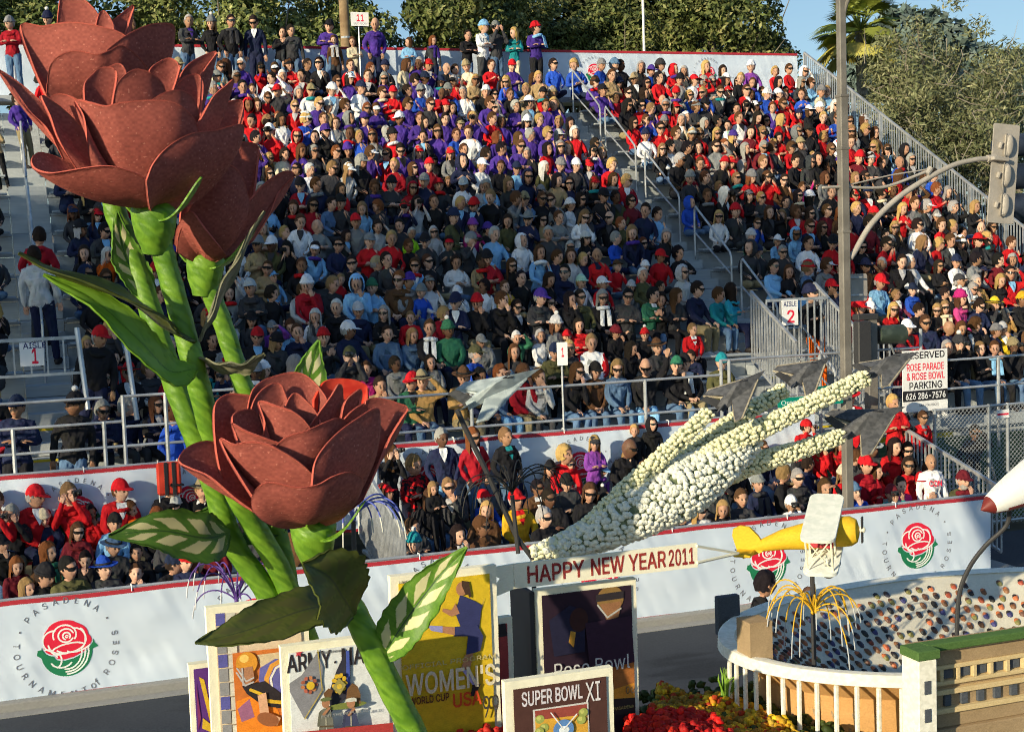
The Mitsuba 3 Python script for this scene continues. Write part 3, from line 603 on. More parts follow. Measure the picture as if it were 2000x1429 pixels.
def headwear():
    """hair, caps and hats as shells round the head centre"""
    H = {}; hm = HEADS[2][0]; v, f = VF(hm); cen = v[f].mean(1); n = v/np.linalg.norm(v, axis=1, keepdims=True)
    hv = trimesh.creation.icosphere(subdivisions=2); d = np.array(hv.vertices); F = np.array(hv.faces); fc = d[F].mean(1)
    def shell(keep, sc, off=(0, 0, 0), thick=1.0, wob=0.0, seed=0):
        w = d*np.array(sc)+np.array(off); w = w*(1+wob*(meshkit.fbm(d*3+seed, 2)-.5)[:, None]); ff = F[keep(fc)]; used = np.unique(ff); mp = -np.ones(len(d), int); mp[used] = np.arange(len(used))
        return TM(w[used], mp[ff])
    short = lambda c: (c[:, 2] > .15)|((c[:, 1] > .05)&(c[:, 2] > -.45))|((np.abs(c[:, 0]) > .86)&(c[:, 2] > -.1)&(c[:, 1] > -.2))
    H['short'] = shell(lambda c: short(c)&~((c[:, 1] < -.62)&(c[:, 2] < .5)), (.086, .107, .130), (0, .004, .006), wob=.12)
    H['thick'] = shell(lambda c: (short(c)|((np.abs(c[:, 0]) > .75)&(c[:, 2] > -.5)&(c[:, 1] > -.35)))&~((c[:, 1] < -.6)&(c[:, 2] < .45)), (.098, .118, .142), (0, .006, .008), wob=.25, seed=3)
    def longh(L, w):
        cap = shell(lambda c: (short(c)|((np.abs(c[:, 0]) > .7)&(c[:, 1] > -.45)))&~((c[:, 1] < -.55)&(c[:, 2] < .5)), (.094, .112, .134), (0, .004, .006), wob=.15, seed=5)
        a = np.linspace(-1.95, 1.95, 15); rows = []
        for t in np.linspace(0, 1, 5):
            r = np.array([.088+.014*t*w, .106+.004*t]); rows.append(np.stack([np.sin(a)*r[0]*(1+.05*np.sin(a*5+t*3)), np.cos(a)*r[1]*(1-.1*t)+.006, np.full(15, .02-L*t)-.02*np.cos(a*3)*t], 1))
        v = np.vstack(rows); ff = [[i*15+j, i*15+j+1, (i+1)*15+j+1, (i+1)*15+j] for i in range(4) for j in range(14)]
        return cat([cap, TM(v, ff)])
    H['long'] = longh(.27, 1.0); H['bob'] = longh(.15, 1.2)
    dome = shell(lambda c: c[:, 2] > .12, (.090, .110, .138), (0, .004, .004))
    brim = []
    a = np.linspace(-1.15, 1.15, 11)
    inn = np.stack([np.sin(a)*.086, -np.cos(a)*.104, np.full(11, .035)], 1); out = np.stack([np.sin(a)*.084, -np.cos(a)*.10-.082*np.cos(a)**.7, .032-.018*np.cos(a)], 1)
    V = np.vstack([inn, out, inn-[0, 0, .006], out-[0, 0, .006]])
    ff = [[j, j+11, j+12, j+1] for j in range(10)]+[[j+22, j+23, j+34, j+33] for j in range(10)]+[[j+11, j+33, j+34, j+12] for j in range(10)]
    H['cap'] = dome; H['brim'] = TM(V, ff)
    H['beanie'] = cat([shell(lambda c: c[:, 2] > .1, (.093, .113, .150), (0, .004, .008)), tube([[math.sin(t)*.088, math.cos(t)*.108+.003, .036] for t in np.linspace(0, 2*np.pi, 17)], .017, 6, False)])
    H['pom'] = move(trimesh.creation.icosphere(subdivisions=1, radius=.035), [0, .0, .175])
    ring = np.linspace(0, 2*np.pi, 25)
    def disc(ri, ro, z, dip): 
        i = np.stack([np.cos(ring)*ri[0], np.sin(ring)*ri[1], np.full(25, z)], 1); o = np.stack([np.cos(ring)*ro[0], np.sin(ring)*ro[1], z-dip+.02*np.abs(np.cos(ring))], 1)
        V = np.vstack([i, o, o-[0, 0, .008], i-[0, 0, .008]]); k = np.arange(24); q = lambda a, b: [[a*25+j, b*25+j, b*25+j+1, a*25+j+1] for j in k]
        return TM(V, q(0, 1)+q(1, 2)+q(2, 3))
    H['hat'] = cat([shell(lambda c: c[:, 2] > .2, (.088, .108, .150), (0, .003, .006)), disc((.08, .10), (.155, .175), .045, .012)])
    H['hatband'] = tube([[math.sin(t)*.0875, math.cos(t)*.1075+.003, .06] for t in np.linspace(0, 2*np.pi, 17)], .012, 5, False)
    H['hood'] = shell(lambda c: ~((c[:, 1] < -.50)&(np.abs(c[:, 0]) < .8)&(c[:, 2] < .62)&(c[:, 2] > -.95)), (.112, .128, .158), (0, .014, -.008), wob=.1, seed=8)
    g = np.linspace(-1.25, 1.25, 13); gl = [np.stack([np.sin(g)*.0815, -np.cos(g)*.1045-.006, np.full(13, z)], 1) for z in (.026, -.012)]
    gl[1][:, 2] += .014*np.exp(-(g/.16)**2)-.0; gl[1][np.abs(g) > .9, 2] = .014
    H['glasses'] = TM(np.vstack(gl), [[j, j+1, j+14, j+13] for j in range(12)])
    H['scarf'] = tube([[math.sin(t)*.082, math.cos(t)*.085-.0, -.165-.015*math.cos(t)] for t in np.linspace(0, 2*np.pi, 15)], .034, 7, False)
    H['scarf_end'] = cat([bar([sx*.05, -.135, -.18], [sx*.06, -.155, -.42], .065, .02, (0, -1, 0)) for sx in (1, -1)])
    H['collar'] = tube([[math.sin(t)*.085, math.cos(t)*.088+.01, -.178-.03*(math.cos(t) < 0)] for t in np.linspace(.0, 2*np.pi, 15)], .026, 6, False)
    H['camera'] = cat([rbox([-.055, -.165, -.015], [.055, -.115, .055], .008), tube([[0, -.165, .02], [0, -.20, .02]], .026, 10)])
    H['beard'] = shell(lambda c: (c[:, 2] < -.42)&(c[:, 1] < .15)&~((c[:, 2] > -.55)&(np.abs(c[:, 0]) < .3)), (.067, .108, .128), (0, -.006, -.004))
    return {k: VF(m) for k, m in H.items()}
HW = headwear()
SKIN = [(.50, .28, .19), (.56, .33, .23), (.42, .23, .15), (.60, .37, .27), (.24, .12, .07), (.13, .065, .04), (.36, .20, .12)]
COL = dict(red=(.50, .012, .018), crimson=(.30, .01, .02), maroon=(.14, .014, .022), purple=(.062, .03, .24), violet=(.20, .05, .32), blue=(.02, .075, .45), navy=(.016, .022, .06), black=(.014, .014, .017),
           charcoal=(.04, .042, .048), grey=(.19, .20, .21), white=(.72, .73, .76), cream=(.62, .55, .40), tan=(.36, .25, .13), camel=(.42, .25, .09), brown=(.10, .05, .025), olive=(.08, .08, .035),
           green=(.03, .14, .08), teal=(.015, .22, .26), turquoise=(.03, .33, .45), sky=(.20, .42, .68), denim=(.09, .16, .28), pink=(.55, .06, .24), magenta=(.42, .02, .16), orange=(.75, .12, .01), yellow=(.72, .50, .03), gold=(.55, .32, .02), lime=(.33, .62, .02), khaki=(.28, .23, .13), mint=(.35, .55, .42), plaid=(.16, .03, .06), lightgrey=(.42, .43, .44))
HAIR = dict(brown=(.075, .035, .016), dark=(.02, .013, .01), black=(.010, .009, .010), blond=(.42, .27, .10), grey=(.30, .29, .28), white=(.55, .54, .52), auburn=(.17, .055, .02), sandy=(.22, .13, .06))
NAME = dict(lightgrey='light grey', sky='sky blue', plaid='plaid', lime='lime green', denim='denim blue')
_z = np.array([1.07, 1.03, .99, .95, .91, .86]); _y = np.array([-.088, -.118, -.146, -.163, -.174, -.180]); _w = np.array([.066, .072, .062, .046, .028, .004])
SHIRT = (np.array([[s*w, y+.25*(s*w)**2/.02*.2, z] for z, y, w in zip(_z, _y, _w) for s in (-1, 0, 1)]), np.array([[i*3+j, i*3+3+j, i*3+4+j] for i in range(5) for j in range(2)]+[[i*3+j, i*3+4+j, i*3+1+j] for i in range(5) for j in range(2)]))
def rot_head(yaw, pitch): return rotz(yaw)@rotx(pitch)
def add_person(spec, xyz, face, S, key=None):
    """spec: dict of looks; face: heading of the body (0 = towards the street); S: height factor"""
    lod = spec['lod']; A = arche(spec['pose'], lod); R = rotz(face)@rotx(spec['lx'])@roty(spec['ly']); RH = rot_head(spec['yaw'], spec['pitch']); skin = np.array(spec['skin']); hc = A['hc']
    girth = spec['girth']; D = np.diag([S*girth, S*girth, S])
    def place(v): return (v*1.0)@(R@D).T+xyz
    def head_place(v): return (((v*spec['hs'])@RH.T)+hc)@(R*S).T+xyz
    def emit(nm, v, f, bs, c, smooth=True): part(key, nm, TM(v, f), bs, smooth=smooth, color=c)
    bv, bf = A['body']; hm, eye, lip, brow = HEADS[3-lod]; hv, hf = VF(hm)
    hcol = np.tile(skin, (len(hv), 1))*(1+.35*(meshkit.fbm(hv*24+spec['seed'], 2)-.5))[:, None]; hcol[lip] = skin*np.array([.85, .5, .5]); hcol[brow] = np.array(spec['hairc'])*.45+skin*.4; hcol[eye] = skin*.16
    emit('body', np.vstack([place(bv), head_place(hv)]), np.vstack([bf, hf+len(bv)]), 'skin', np.vstack([np.tile(skin, (len(bv), 1)), hcol]))
    jv, jf = A['jac']; jc = np.tile(np.array(spec['top']), (len(jv), 1)); z = jv[:, 2]-A['dz']; fr = (jv[:, 1] < -.02)
    if spec.get('sleeve') is not None: jc[(np.abs(jv[:, 0]) > .185)] = spec['sleeve']
    if spec.get('stripe') is not None: jc[(np.sin(z*95) > .2)&(z > .5)] = spec['stripe']
    if spec.get('plaid') is not None: jc[(np.sin(z*110)*np.sin(jv[:, 0]*110) > .15)] = spec['plaid']
    jc = jc*(1+.6*(meshkit.fbm(jv*9+spec['seed'], 2)-.5)[:, None]); zip_ = fr&(np.abs(jv[:, 0]) < .02)&(z < .9)
    if spec['seed'] % 3 and spec['garment'] == 'jacket': jc[zip_] *= .45
    wr = jv+np.array(trimesh.Trimesh(jv, jf, process=False).vertex_normals)*((meshkit.fbm(jv*np.array([9, 9, 14])+spec['seed'], 2)-.5)*.035)[:, None]
    emit(spec['garment'], place(wr), jf, 'cloth', jc)
    if spec.get('shirt') is not None: sv, sf = SHIRT; emit('shirt_front', place(sv+[0, 0, A['dz']]), sf, 'cloth', np.tile(spec['shirt'], (len(sv), 1)))
    tv, tf = A['trs']; emit('trousers', place(tv), tf, 'cloth', np.array(spec['legs'])*(1+.3*(meshkit.fbm(tv*8+spec['seed'], 2)-.5)[:, None]))
    sv, sf = A['shoes']; emit('shoes', place(sv), sf, 'skin', np.tile(spec['shoec'], (len(sv), 1)))
    def hw(nm, k, c, bs='cloth', k2=None, smooth=True):
        v, f = HW[k]; v = head_place(v)
        if k2: v2, f2 = HW[k2]; f = np.vstack([f, f2+len(v)]); v = np.vstack([v, head_place(v2)])
        emit(nm, v, f, bs, np.tile(c, (len(v), 1)), smooth)
    hat = spec['hat']
    if hat != 'hood' and spec['hair'] != 'bald': hw('hair', spec['hair'], spec['hairc'])
    if hat == 'cap': hw('cap', 'cap', spec['hatc']); hw('cap_brim', 'brim', spec.get('brimc', spec['hatc']))
    elif hat == 'beanie':
        hw('knit_hat', 'beanie', spec['hatc'])
        if spec.get('pom'): hw('pompom', 'pom', (.6, .6, .6))
    elif hat == 'hat': hw('hat', 'hat', spec['hatc']); hw('hat_band', 'hatband', (.03, .03, .03))
    elif hat == 'hood': hw('hood', 'hood', spec.get('hatc', spec['top']))
    if spec['glasses']: hw('sunglasses', 'glasses', (.012, .012, .014), 'gloss')
    if spec.get('scarf') is not None: hw('scarf', 'scarf', spec['scarf'], k2='scarf_end')
    elif spec['collar']: hw('collar', 'collar', np.array(spec['top'])*.9)
    if spec.get('beard'): hw('beard', 'beard', np.array(spec['hairc']))
    if 'camera' in POSES[spec['pose']]: hw('camera', 'camera', (.02, .02, .022), 'gloss')
def lo_person(spec, xyz, face, S):
    A = arche(spec['pose'], 2); R = rotz(face)@rotx(spec['lx'])@roty(spec['ly']); RH = rot_head(spec['yaw'], spec['pitch']); D = np.diag([S*spec['girth'], S*spec['girth'], S]); out = []
    lv, lf = A['lo']; c = np.tile(spec['top'], (len(lv), 1)); z = lv[:, 2]-A['dz']; c[z < .42] = spec['legs']; c[(z > 1.07)&(np.abs(lv[:, 0]) < .09)] = spec['skin']
    e, w = ARMS[POSES[spec['pose']][1]][1:3], None
    for sd, nm in ((1, POSES[spec['pose']][1]), (-1, POSES[spec['pose']][2])):
        wp = np.array(ARMS[nm][1])*[sd, 1, 1]+[0, 0, A['dz']]; c[np.linalg.norm(lv-wp, axis=1) < .07] = spec['skin']
    if spec.get('shirt') is not None: sv, sf = SHIRT; out.append(((sv+[0, 0, A['dz']])@(R@D).T+xyz, sf, np.tile(spec['shirt'], (len(sv), 1))))
    c = c*(1+.7*(meshkit.fbm(lv*11+spec['seed'], 2)-.5)[:, None])
    out.append((lv@(R@D).T+xyz, lf, c))
    if A['knees']: kv, kf = A['knees']; out.append((kv@(R@D).T+xyz, kf, np.tile(spec['legs'], (len(kv), 1))))
    hp = lambda v: ((v*spec['hs'])@RH.T+A['hc'])@(R*S).T+xyz
    hm, eye, lip, brow = HEADS[2]; hv, hf = VF(hm); hc = np.tile(spec['skin'], (len(hv), 1)); sk = np.array(spec['skin']); hc *= (1+.35*(meshkit.fbm(hv*22+spec['seed'], 2)-.5))[:, None]; hc[brow] = sk*.45; hc[eye] = sk*.32; hc[lip] = sk*[.7, .42, .42]
    out.append((hp(hv), hf, hc))
    L = []
    if spec['hat'] != 'hood' and spec['hair'] != 'bald': L.append((spec['hair'], spec['hairc']))
    if spec['hat'] != 'none': L.append((spec['hat'], spec.get('hatc', spec['top'])))
    if spec['hat'] == 'cap': L.append(('brim', spec['hatc']))
    if spec['glasses']: L.append(('glasses', (.012, .012, .014)))
    if spec.get('scarf') is not None: L.append(('scarf', spec['scarf']))
    if 'camera' in POSES[spec['pose']]: L.append(('camera', (.02, .02, .022)))
    for k, c in L: v, f = HW[k]; out.append((hp(v), f, np.tile(c, (len(v), 1))))
    return out
# ------------------------------------------------------------------ who sits where
# px py of the head in the photograph, clothing, headwear, hair, then any of: pose word, g glasses, sc:/sh:/sl:/st: scarf, shirt, sleeve, stripe colour, lg: trousers, kid, yaw:deg
LOW = '''
4 965 red - brown|55 967 red cap:red grey sh:white yaw:35|150 961 red - sandy camera yaw:45|224 948 red cap:red brown sh:white yaw:30|326 948 black cap:black dark g|390 955 black hat:khaki sandy sh:white
28 998 black - grey camera|98 1009 navy bean:cream dark yaw:30|180 1002 red - black thick skin:4 yaw:25|255 993 olive - brown thick sc:orange yaw:45|339 985 charcoal bean:lightgrey grey
142 1037 maroon - brown bob g yaw:30|211 1022 sky cap:black brown yaw:20|18 1055 black cap:black dark yaw:30|294 1010 black - auburn long
220 1067 charcoal hat:denim grey yaw:30|87 1076 brown - auburn long sc:green yaw:40|275 1080 black - dark|330 1045 charcoal - brown long
142 1102 olive - black skin:0 g yaw:35|209 1108 charcoal hat:blue dark yaw:20|322 1100 black cap:navy dark yaw:50|356 1092 navy cap:red dark yaw:30|385 1102 navy - auburn long|28 1100 maroon - auburn long|55 1120 black bean:black dark yaw:40|40 1146 magenta - sandy bob kid yaw:40|165 1088 black - dark|250 1120 charcoal - brown
752 884 black - brown long stand camera yaw:55|824 905 red - sandy st:black kid yaw:20|868 852 navy - grey stand sh:white lg:sky yaw:20 down,clap|932 849 crimson - auburn long sh:white g stand yaw:15|997 849 black - sandy stand sh:teal|1244 851 black - blond thick stand kid|1272 828 black hood brown g stand kid|1156 863 violet cap:charcoal blond long stand lg:black
936 930 charcoal - auburn long sc:white yaw:20|992 915 navy hat:black dark|1065 915 black hat:black brown long|1099 887 red - blond thick|1114 908 grey - blond long g|1163 912 lightgrey cap:sky sandy g sc:violet|1202 870 black - bald skin:5 g|1216 893 red - sandy g sh:white
826 970 black - brown long kid yaw:10|859 955 black - sandy long stand kid lg:black|800 1030 black - brown kid yaw:15|820 1024 charcoal - dark kid|811 1059 charcoal bean:teal dark kid|955 970 blue cap:red grey sh:crimson|1020 972 gold cap:red grey g sh:red|1065 1007 black - grey g|1085 970 black - dark g yaw:30|1114 936 charcoal cap:black grey|1140 959 black - brown long g|1165 980 charcoal - dark
1448 974 charcoal - brown|1485 941 navy bean:grey brown sc:charcoal|1554 926 charcoal - grey g|1526 922 black - sandy|1573 903 navy - dark g|1368 994 white - blond long g|1409 991 black - blond bob|1330 1007 black - brown|1548 982 white cap:white grey camera|1609 952 black - brown long shade|1639 919 red bean:cream sandy long|1680 958 blue bean:denim dark|1711 919 red - brown long sk|1741 956 teal cap:maroon dark camera|1765 907 red - dark thick g|1774 948 magenta - dark|1815 941 red cap:red dark clap|1828 904 white - bald stand yaw:0 down|1865 932 olive cap:maroon grey sc:maroon beard
1485 870 navy - brown g|1559 832 red cap:red dark camera stand|1600 868 red - blond long|1557 866 charcoal - blond|1706 873 charcoal hat:lightgrey brown|1730 868 red - dark long|1767 873 black - dark g|1793 814 red - brown stand sh:grey g|1757 838 red - brown camera|1662 893 charcoal - brown camera|1683 768 red hat:red grey stand sh:white|1755 784 red - blond stand|1440 900 black - brown|1400 935 charcoal cap:navy grey|1640 860 red - brown long|1690 905 crimson cap:red dark'''
UPP = '''
829 737 camel hat:khaki brown shade lg:denim|852 706 grey - dark long|901 733 camel hat:brown brown lg:khaki|924 691 blue cap:olive grey g beard|971 726 denim - auburn thick shade lg:sky|1001 688 charcoal - brown long|1008 656 green - white shade|945 663 grey cap:grey sandy g|1079 681 olive cap:navy dark|1055 656 white - grey thick|1111 656 black cap:red dark beard|1153 660 white - sandy sl:red|1205 646 black bean:maroon dark|1261 653 black bean:red dark|1293 674 charcoal hat:brown grey|1261 709 black - bald g wave lg:sky|1226 681 black - dark long|1202 716 denim - sandy bob g lg:denim|1156 723 brown cap:black brown|1104 723 black - brown long g|785 709 grey - dark|719 719 magenta - brown kid|680 688 charcoal cap:olive grey camera|733 751 tan - dark chin|1132 635 red - dark long|1083 633 grey bean:lightgrey brown long
1352 642 red - sandy sl:red sh:white|1361 695 navy - dark kid|1347 709 black bean:black dark sc:white|1405 705 olive cap:teal brown|1314 712 black cap:green dark|1430 567 turquoise - dark long|1398 575 teal - brown kid|1352 562 navy - dark g|1310 575 charcoal - brown long|1290 560 black - dark
1708 549 sky cap:red grey|1754 574 plaid - sandy sh:white yaw:30|1784 565 blue cap:navy grey|1781 603 black - dark chin|1812 625 navy - brown g lg:denim|1829 605 black - blond bob g sh:black|1877 603 denim - brown bob g|1877 575 pink bean:magenta brown long|1906 594 navy - dark g|1899 563 charcoal - grey g sc:white|1967 612 camel cap:grey white beard|1967 640 yellow cap:lightgrey grey sh:white|1944 594 charcoal hat:yellow blond camera|1881 663 black bean:charcoal grey camera g lg:denim|1951 677 black - brown sc:sky lg:black|1989 674 black bean:khaki dark camera lg:denim|1932 645 navy bean:grey brown|1993 585 black bean:gold dark g|1837 572 black - dark|1875 549 charcoal cap:charcoal grey sc:white|1913 549 camel - grey|1949 547 black - blond bob
790 548 grey cap:purple white|650 545 red - sandy|700 545 sky hood brown|730 560 sky bean:green blond|770 545 brown - auburn thick g|820 568 blue bean:grey grey|900 570 white cap:white dark sh:black|945 560 white - dark thick|990 560 gold - brown sl:white|930 590 black bean:red sandy|880 585 navy cap:navy grey sh:white|1045 575 charcoal cap:purple grey|1135 550 white cap:mint blond|1175 552 red cap:white sandy|1225 560 grey bean:lightgrey brown long|1140 580 olive - dark g|1205 520 red hat:brown grey|1255 520 red bean:white brown|1290 500 red cap:red dark|800 620 red - sandy|850 612 crimson - blond thick|705 605 navy cap:lightgrey grey|660 600 black - white|750 610 black - grey long g|880 640 green bean:green brown|795 455 lime - grey|715 470 red cap:grey sandy|755 465 red - blond|640 555 charcoal - sandy|605 550 crimson bean:white white|545 540 sky cap:sky grey|500 560 charcoal cap:lightgrey grey|680 640 navy cap:white grey
1115 400 white bean:white brown|1200 465 blue - grey sl:sky|1020 470 white hood brown|1045 490 sky - brown long sc:white|925 440 magenta bean:violet brown|960 455 sky - grey|1510 470 sky hat:white grey sh:red|1470 460 green bean:lightgrey grey|1575 475 white - dark sh:white|1560 365 magenta - brown wave|1530 490 charcoal - grey g|1345 395 blue hood dark|1345 340 crimson - blond'''
STAND = '''
357 32 charcoal - grey sh:purple lg:denim|410 46 black bean:grey sandy long|447 35 black - dark g sc:charcoal lg:denim|499 45 navy - dark g sh:white|537 64 black - dark clap|574 61 charcoal - dark|623 40 purple cap:black grey lg:denim|656 80 brown - brown long sc:lightgrey|698 82 cream - brown long cross|726 44 purple - bald lg:navy|796 89 sky - brown bob cross|843 80 charcoal - auburn bob sc:purple|906 70 black - dark|938 51 white bean:sky blond sh:sky lg:charcoal cross|969 52 charcoal cap:grey dark camera lg:denim|1002 66 teal - blond long lg:cream cross|1044 51 purple bean:red dark g sc:sky cross lg:black|26 47 crimson bean:grey grey lg:denim|85 38 navy bean:navy dark|262 50 maroon - sandy long'''
XTRA = '''
1085 103 blue - dark g|1130 115 blue - blond thick|1165 118 blue cap:grey grey|1191 80 charcoal bean:denim grey|1221 88 black - dark skin:5|1286 108 charcoal bean:charcoal dark sc:cream|1387 104 red - blond long|1468 108 violet bean:white blond|1290 195 black - bald sh:grey|1212 190 crimson - sandy st:white|1562 250 black - sandy sc:white|1425 245 white - dark sh:mint|790 440 charcoal - dark'''
import re
def rgc(n): return COL[n]
def parse(line):
    t = line.split(); d = dict(px=float(t[0]), py=float(t[1]), topn=t[2], hat=t[3].split(':')[0], hatn=(t[3].split(':')+[None])[1], hairn=t[4], ex=t[5:]); return d
def make_spec(d, rng):
    ex = d.get('ex', []); opt = dict(e.split(':') for e in ex if ':' in e); fl = [e for e in ex if ':' not in e]
    stand = d.get('stand', False) or 'stand' in fl; kid = 'kid' in fl
    hair = next((h for h in ('long', 'bob', 'thick') if h in fl), 'bald' if d['hairn'] == 'bald' else 'short')
    arm = next((a for a in ('camera', 'shade', 'cross', 'clap', 'chin', 'wave') if a in fl), None)
    cand = [i for i, p in enumerate(POSES) if (p[0] == 'stand') == stand and (arm in p if arm else not ({'camera', 'shade', 'wave', 'clap'} & set(p[1:])))]
    if not cand: cand = [i for i, p in enumerate(POSES) if (p[0] == 'stand') == stand]
    w = hair in ('long', 'bob')
    hn = 'grey' if d['hairn'] == 'bald' else d['hairn']
    s = dict(rng=rng, pose=int(rng.choice(cand)), yaw=math.radians(float(opt.get('yaw', rng.normal(4, 24)))), pitch=rng.normal(-.02, .09), skin=np.array(SKIN[int(opt['skin'])] if 'skin' in opt else SKIN[rng.choice(len(SKIN), p=[.26, .24, .14, .2, .05, .04, .07])])*rng.uniform(.9, 1.1),
             lx=float(np.clip(rng.normal(.04, .07), -.12, .2)), ly=float(np.clip(rng.normal(0, .06), -.15, .15)), girth=rng.uniform(.85, .97) if w else rng.uniform(.90, 1.06), hs=1.25 if not kid else 1.32, top=np.array(rgc(d['topn']))*rng.uniform(.85, 1.15), legs=np.array(rgc(opt['lg'] if 'lg' in opt else rng.choice(['denim', 'navy', 'black', 'charcoal', 'denim', 'khaki'])))*rng.uniform(.8, 1.2),
             shoec=(.02, .018, .016) if rng.random() < .8 else (.5, .5, .5), hair=hair, hairc=np.array(HAIR[hn])*rng.uniform(.8, 1.2), hat={'-': 'none', 'cap': 'cap', 'bean': 'beanie', 'hat': 'hat', 'hood': 'hood'}[d['hat']],
             glasses='g' in fl or (d.get('auto') and rng.random() < .33), collar=rng.random() < .75, seed=int(rng.integers(1000)), beard='beard' in fl, kid=kid, stand=stand, arm=arm, d=d, opt=opt, garment='jacket' if rng.random() < .7 else 'sweater', pom=rng.random() < .3)
    if d['hatn']: s['hatc'] = np.array(rgc(d['hatn']))*rng.uniform(.85, 1.15)
    for o, k in (('sc', 'scarf'), ('sh', 'shirt'), ('sl', 'sleeve'), ('st', 'stripe')):
        if o in opt: s[k] = np.array(rgc(opt[o]))
    if d.get('auto') and rng.random() < .14: s['sleeve'] = np.array(rgc(rng.choice(['black', 'white', 'grey', 'navy', 'lightgrey'])))
    if d.get('auto') and rng.random() < .05: s['stripe'] = s['top']*.3+.25
    if d['topn'] == 'plaid': s['plaid'] = (.05, .02, .06)
    if d.get('auto') and not s.get('shirt') is not None and rng.random() < .22: s['shirt'] = np.array(rgc(rng.choice(['white', 'charcoal', 'lightgrey', 'sky', 'black'])))
    return s
HM = {'sit': 1.20, 'stand': 1.70}
people = []                                         # dict(spec, xyz, face, S, row, block, px)
prng = np.random.default_rng(2011)
def lower_place(d, s):
    h = HM['stand' if s['stand'] else 'sit']
    if s['stand'] and d['py'] < 880: j = 3
    else:
        p = atP(d['px'], d['py'], LY+.45, LZ+h*.92*(.85 if s['kid'] else 1), LDZ/LDY); j = int(np.clip(round((p[1]-LY-.45)/LDY), 0, 3))
    y, z = LY+j*LDY+(.30 if s['stand'] else .46), LZ+j*LDZ
    if s['stand'] and s['kid']: y, z = LY+j*LDY+.48, z+.42
    p = atY(d['px'], d['py'], y-.03); S = float(np.clip((p[2]-z)/(h+.03), .62, 1.04))
    return np.array([p[0], y, z if not s['stand'] else p[2]-(h+.03)*S if False else z]), S, j, ('left' if p[0] < 4.7 else 'right')
def upper_place(d, s):
    h = HM['sit']; p = atP(d['px'], d['py'], Y0+.5, Z0+h*.94, .559); i = int(np.clip(round((p[1]-Y0-.5)/RY), 0, NROW-1))
    y, z = Y0+i*RY+.5, Z0+i*RZ; p = atY(d['px'], d['py'], y-.03); S = float(np.clip((p[2]-z)/(h+.03), .70, 1.04))
    return np.array([p[0], y, z]), S, i, ('left' if p[0] < A1[1]-.3 else 'middle' if p[0] < A2[1]-.4 else 'right')
def lines(t): return [parse(q) for l in t.strip().split('\n') for q in l.split('|') if q.strip()]
for d in lines(LOW):
    s = make_spec(d, prng); x, S, j, b = lower_place(d, s); people.append(dict(s=s, x=x, S=S, row=('low', j), blk=b, px=d['px'], py=d['py'], ann=True))
for d in lines(UPP)+lines(XTRA):
    s = make_spec(d, prng); x, S, i, b = upper_place(d, s); people.append(dict(s=s, x=x, S=S, row=('up', i), blk=b, px=d['px'], py=d['py'], ann=True))
for d in lines(STAND):
    d['stand'] = True; s = make_spec(d, prng); y = Y0+NROW*RY+.45; p = atY(d['px'], d['py'], y); S = float(np.clip((p[2]-zt-.08)/1.725, .8, 1.05))
    people.append(dict(s=s, x=np.array([p[0], y, zt+.08]), S=S, row=('top', 0), blk='middle', px=d['px'], py=d['py'], ann=True))
def special(line, Y, zf, place, face=0., stand=True, S=None):
    d = parse(line); d['stand'] = stand; s = make_spec(d, prng); p = atY(d['px'], d['py'], Y); h = 1.725 if stand else 1.22
    people.append(dict(s=s, x=np.array([p[0], Y, zf]), S=S or float(np.clip((p[2]-zf)/h, .6, 1.08)), row=('spec', place), blk='', px=d['px'], py=d['py'], ann=True, face=face))
special('1475 1140 black - black skin:2 lg:black yaw:10 down', 13.3, 0.0, 'walking on the street beside the model stadium', math.radians(75))
special('1601 560 black bean:navy dark g lg:orange sc:charcoal cross', 23.3, Z0+RZ*1.2, 'standing in the right aisle behind the aisle 2 sign')
special('1891 842 black - dark g shade', 21.4, .1, 'standing alone by the chain link fence', -.5)
special('21 788 navy cap:navy sandy', 21.7, 1.4, 'standing on the walkway at the left edge below the aisle 1 sign')
special('121 742 black bean:black sandy lg:denim', 21.75, 1.4, 'standing on the walkway below the aisle 1 sign')
special('337 812 blue - brown kid', 21.75, 1.35, 'standing by the walkway fence left of the green stem', 2.4)
special('2 246 tan - dark cross', 31.3, Z0+RZ*12.4, 'standing at the left edge beside the aisle steps')
special('52 193 purple - dark lg:khaki', 32.0, Z0+RZ*13.5, 'standing in the left aisle under the red petal', .6)
special('87 494 lightgrey - dark lg:navy', 25.4, Z0+RZ*4.2, 'turned away in the left aisle near the leaf tip', 2.9)
special('70 462 crimson - dark', 25.9, Z0+RZ*5, 'turned away in the left aisle beside a grey hooded person', 2.7)
special('155 615 black cap:red grey', 23.0, Z0+RZ*1, 'standing behind the posts right of the aisle 1 sign')
special('1575 1160 black - bald skin:5', 14.2, 0.0, 'behind the model stadium rim next to the aeroplane pole', 1.2)
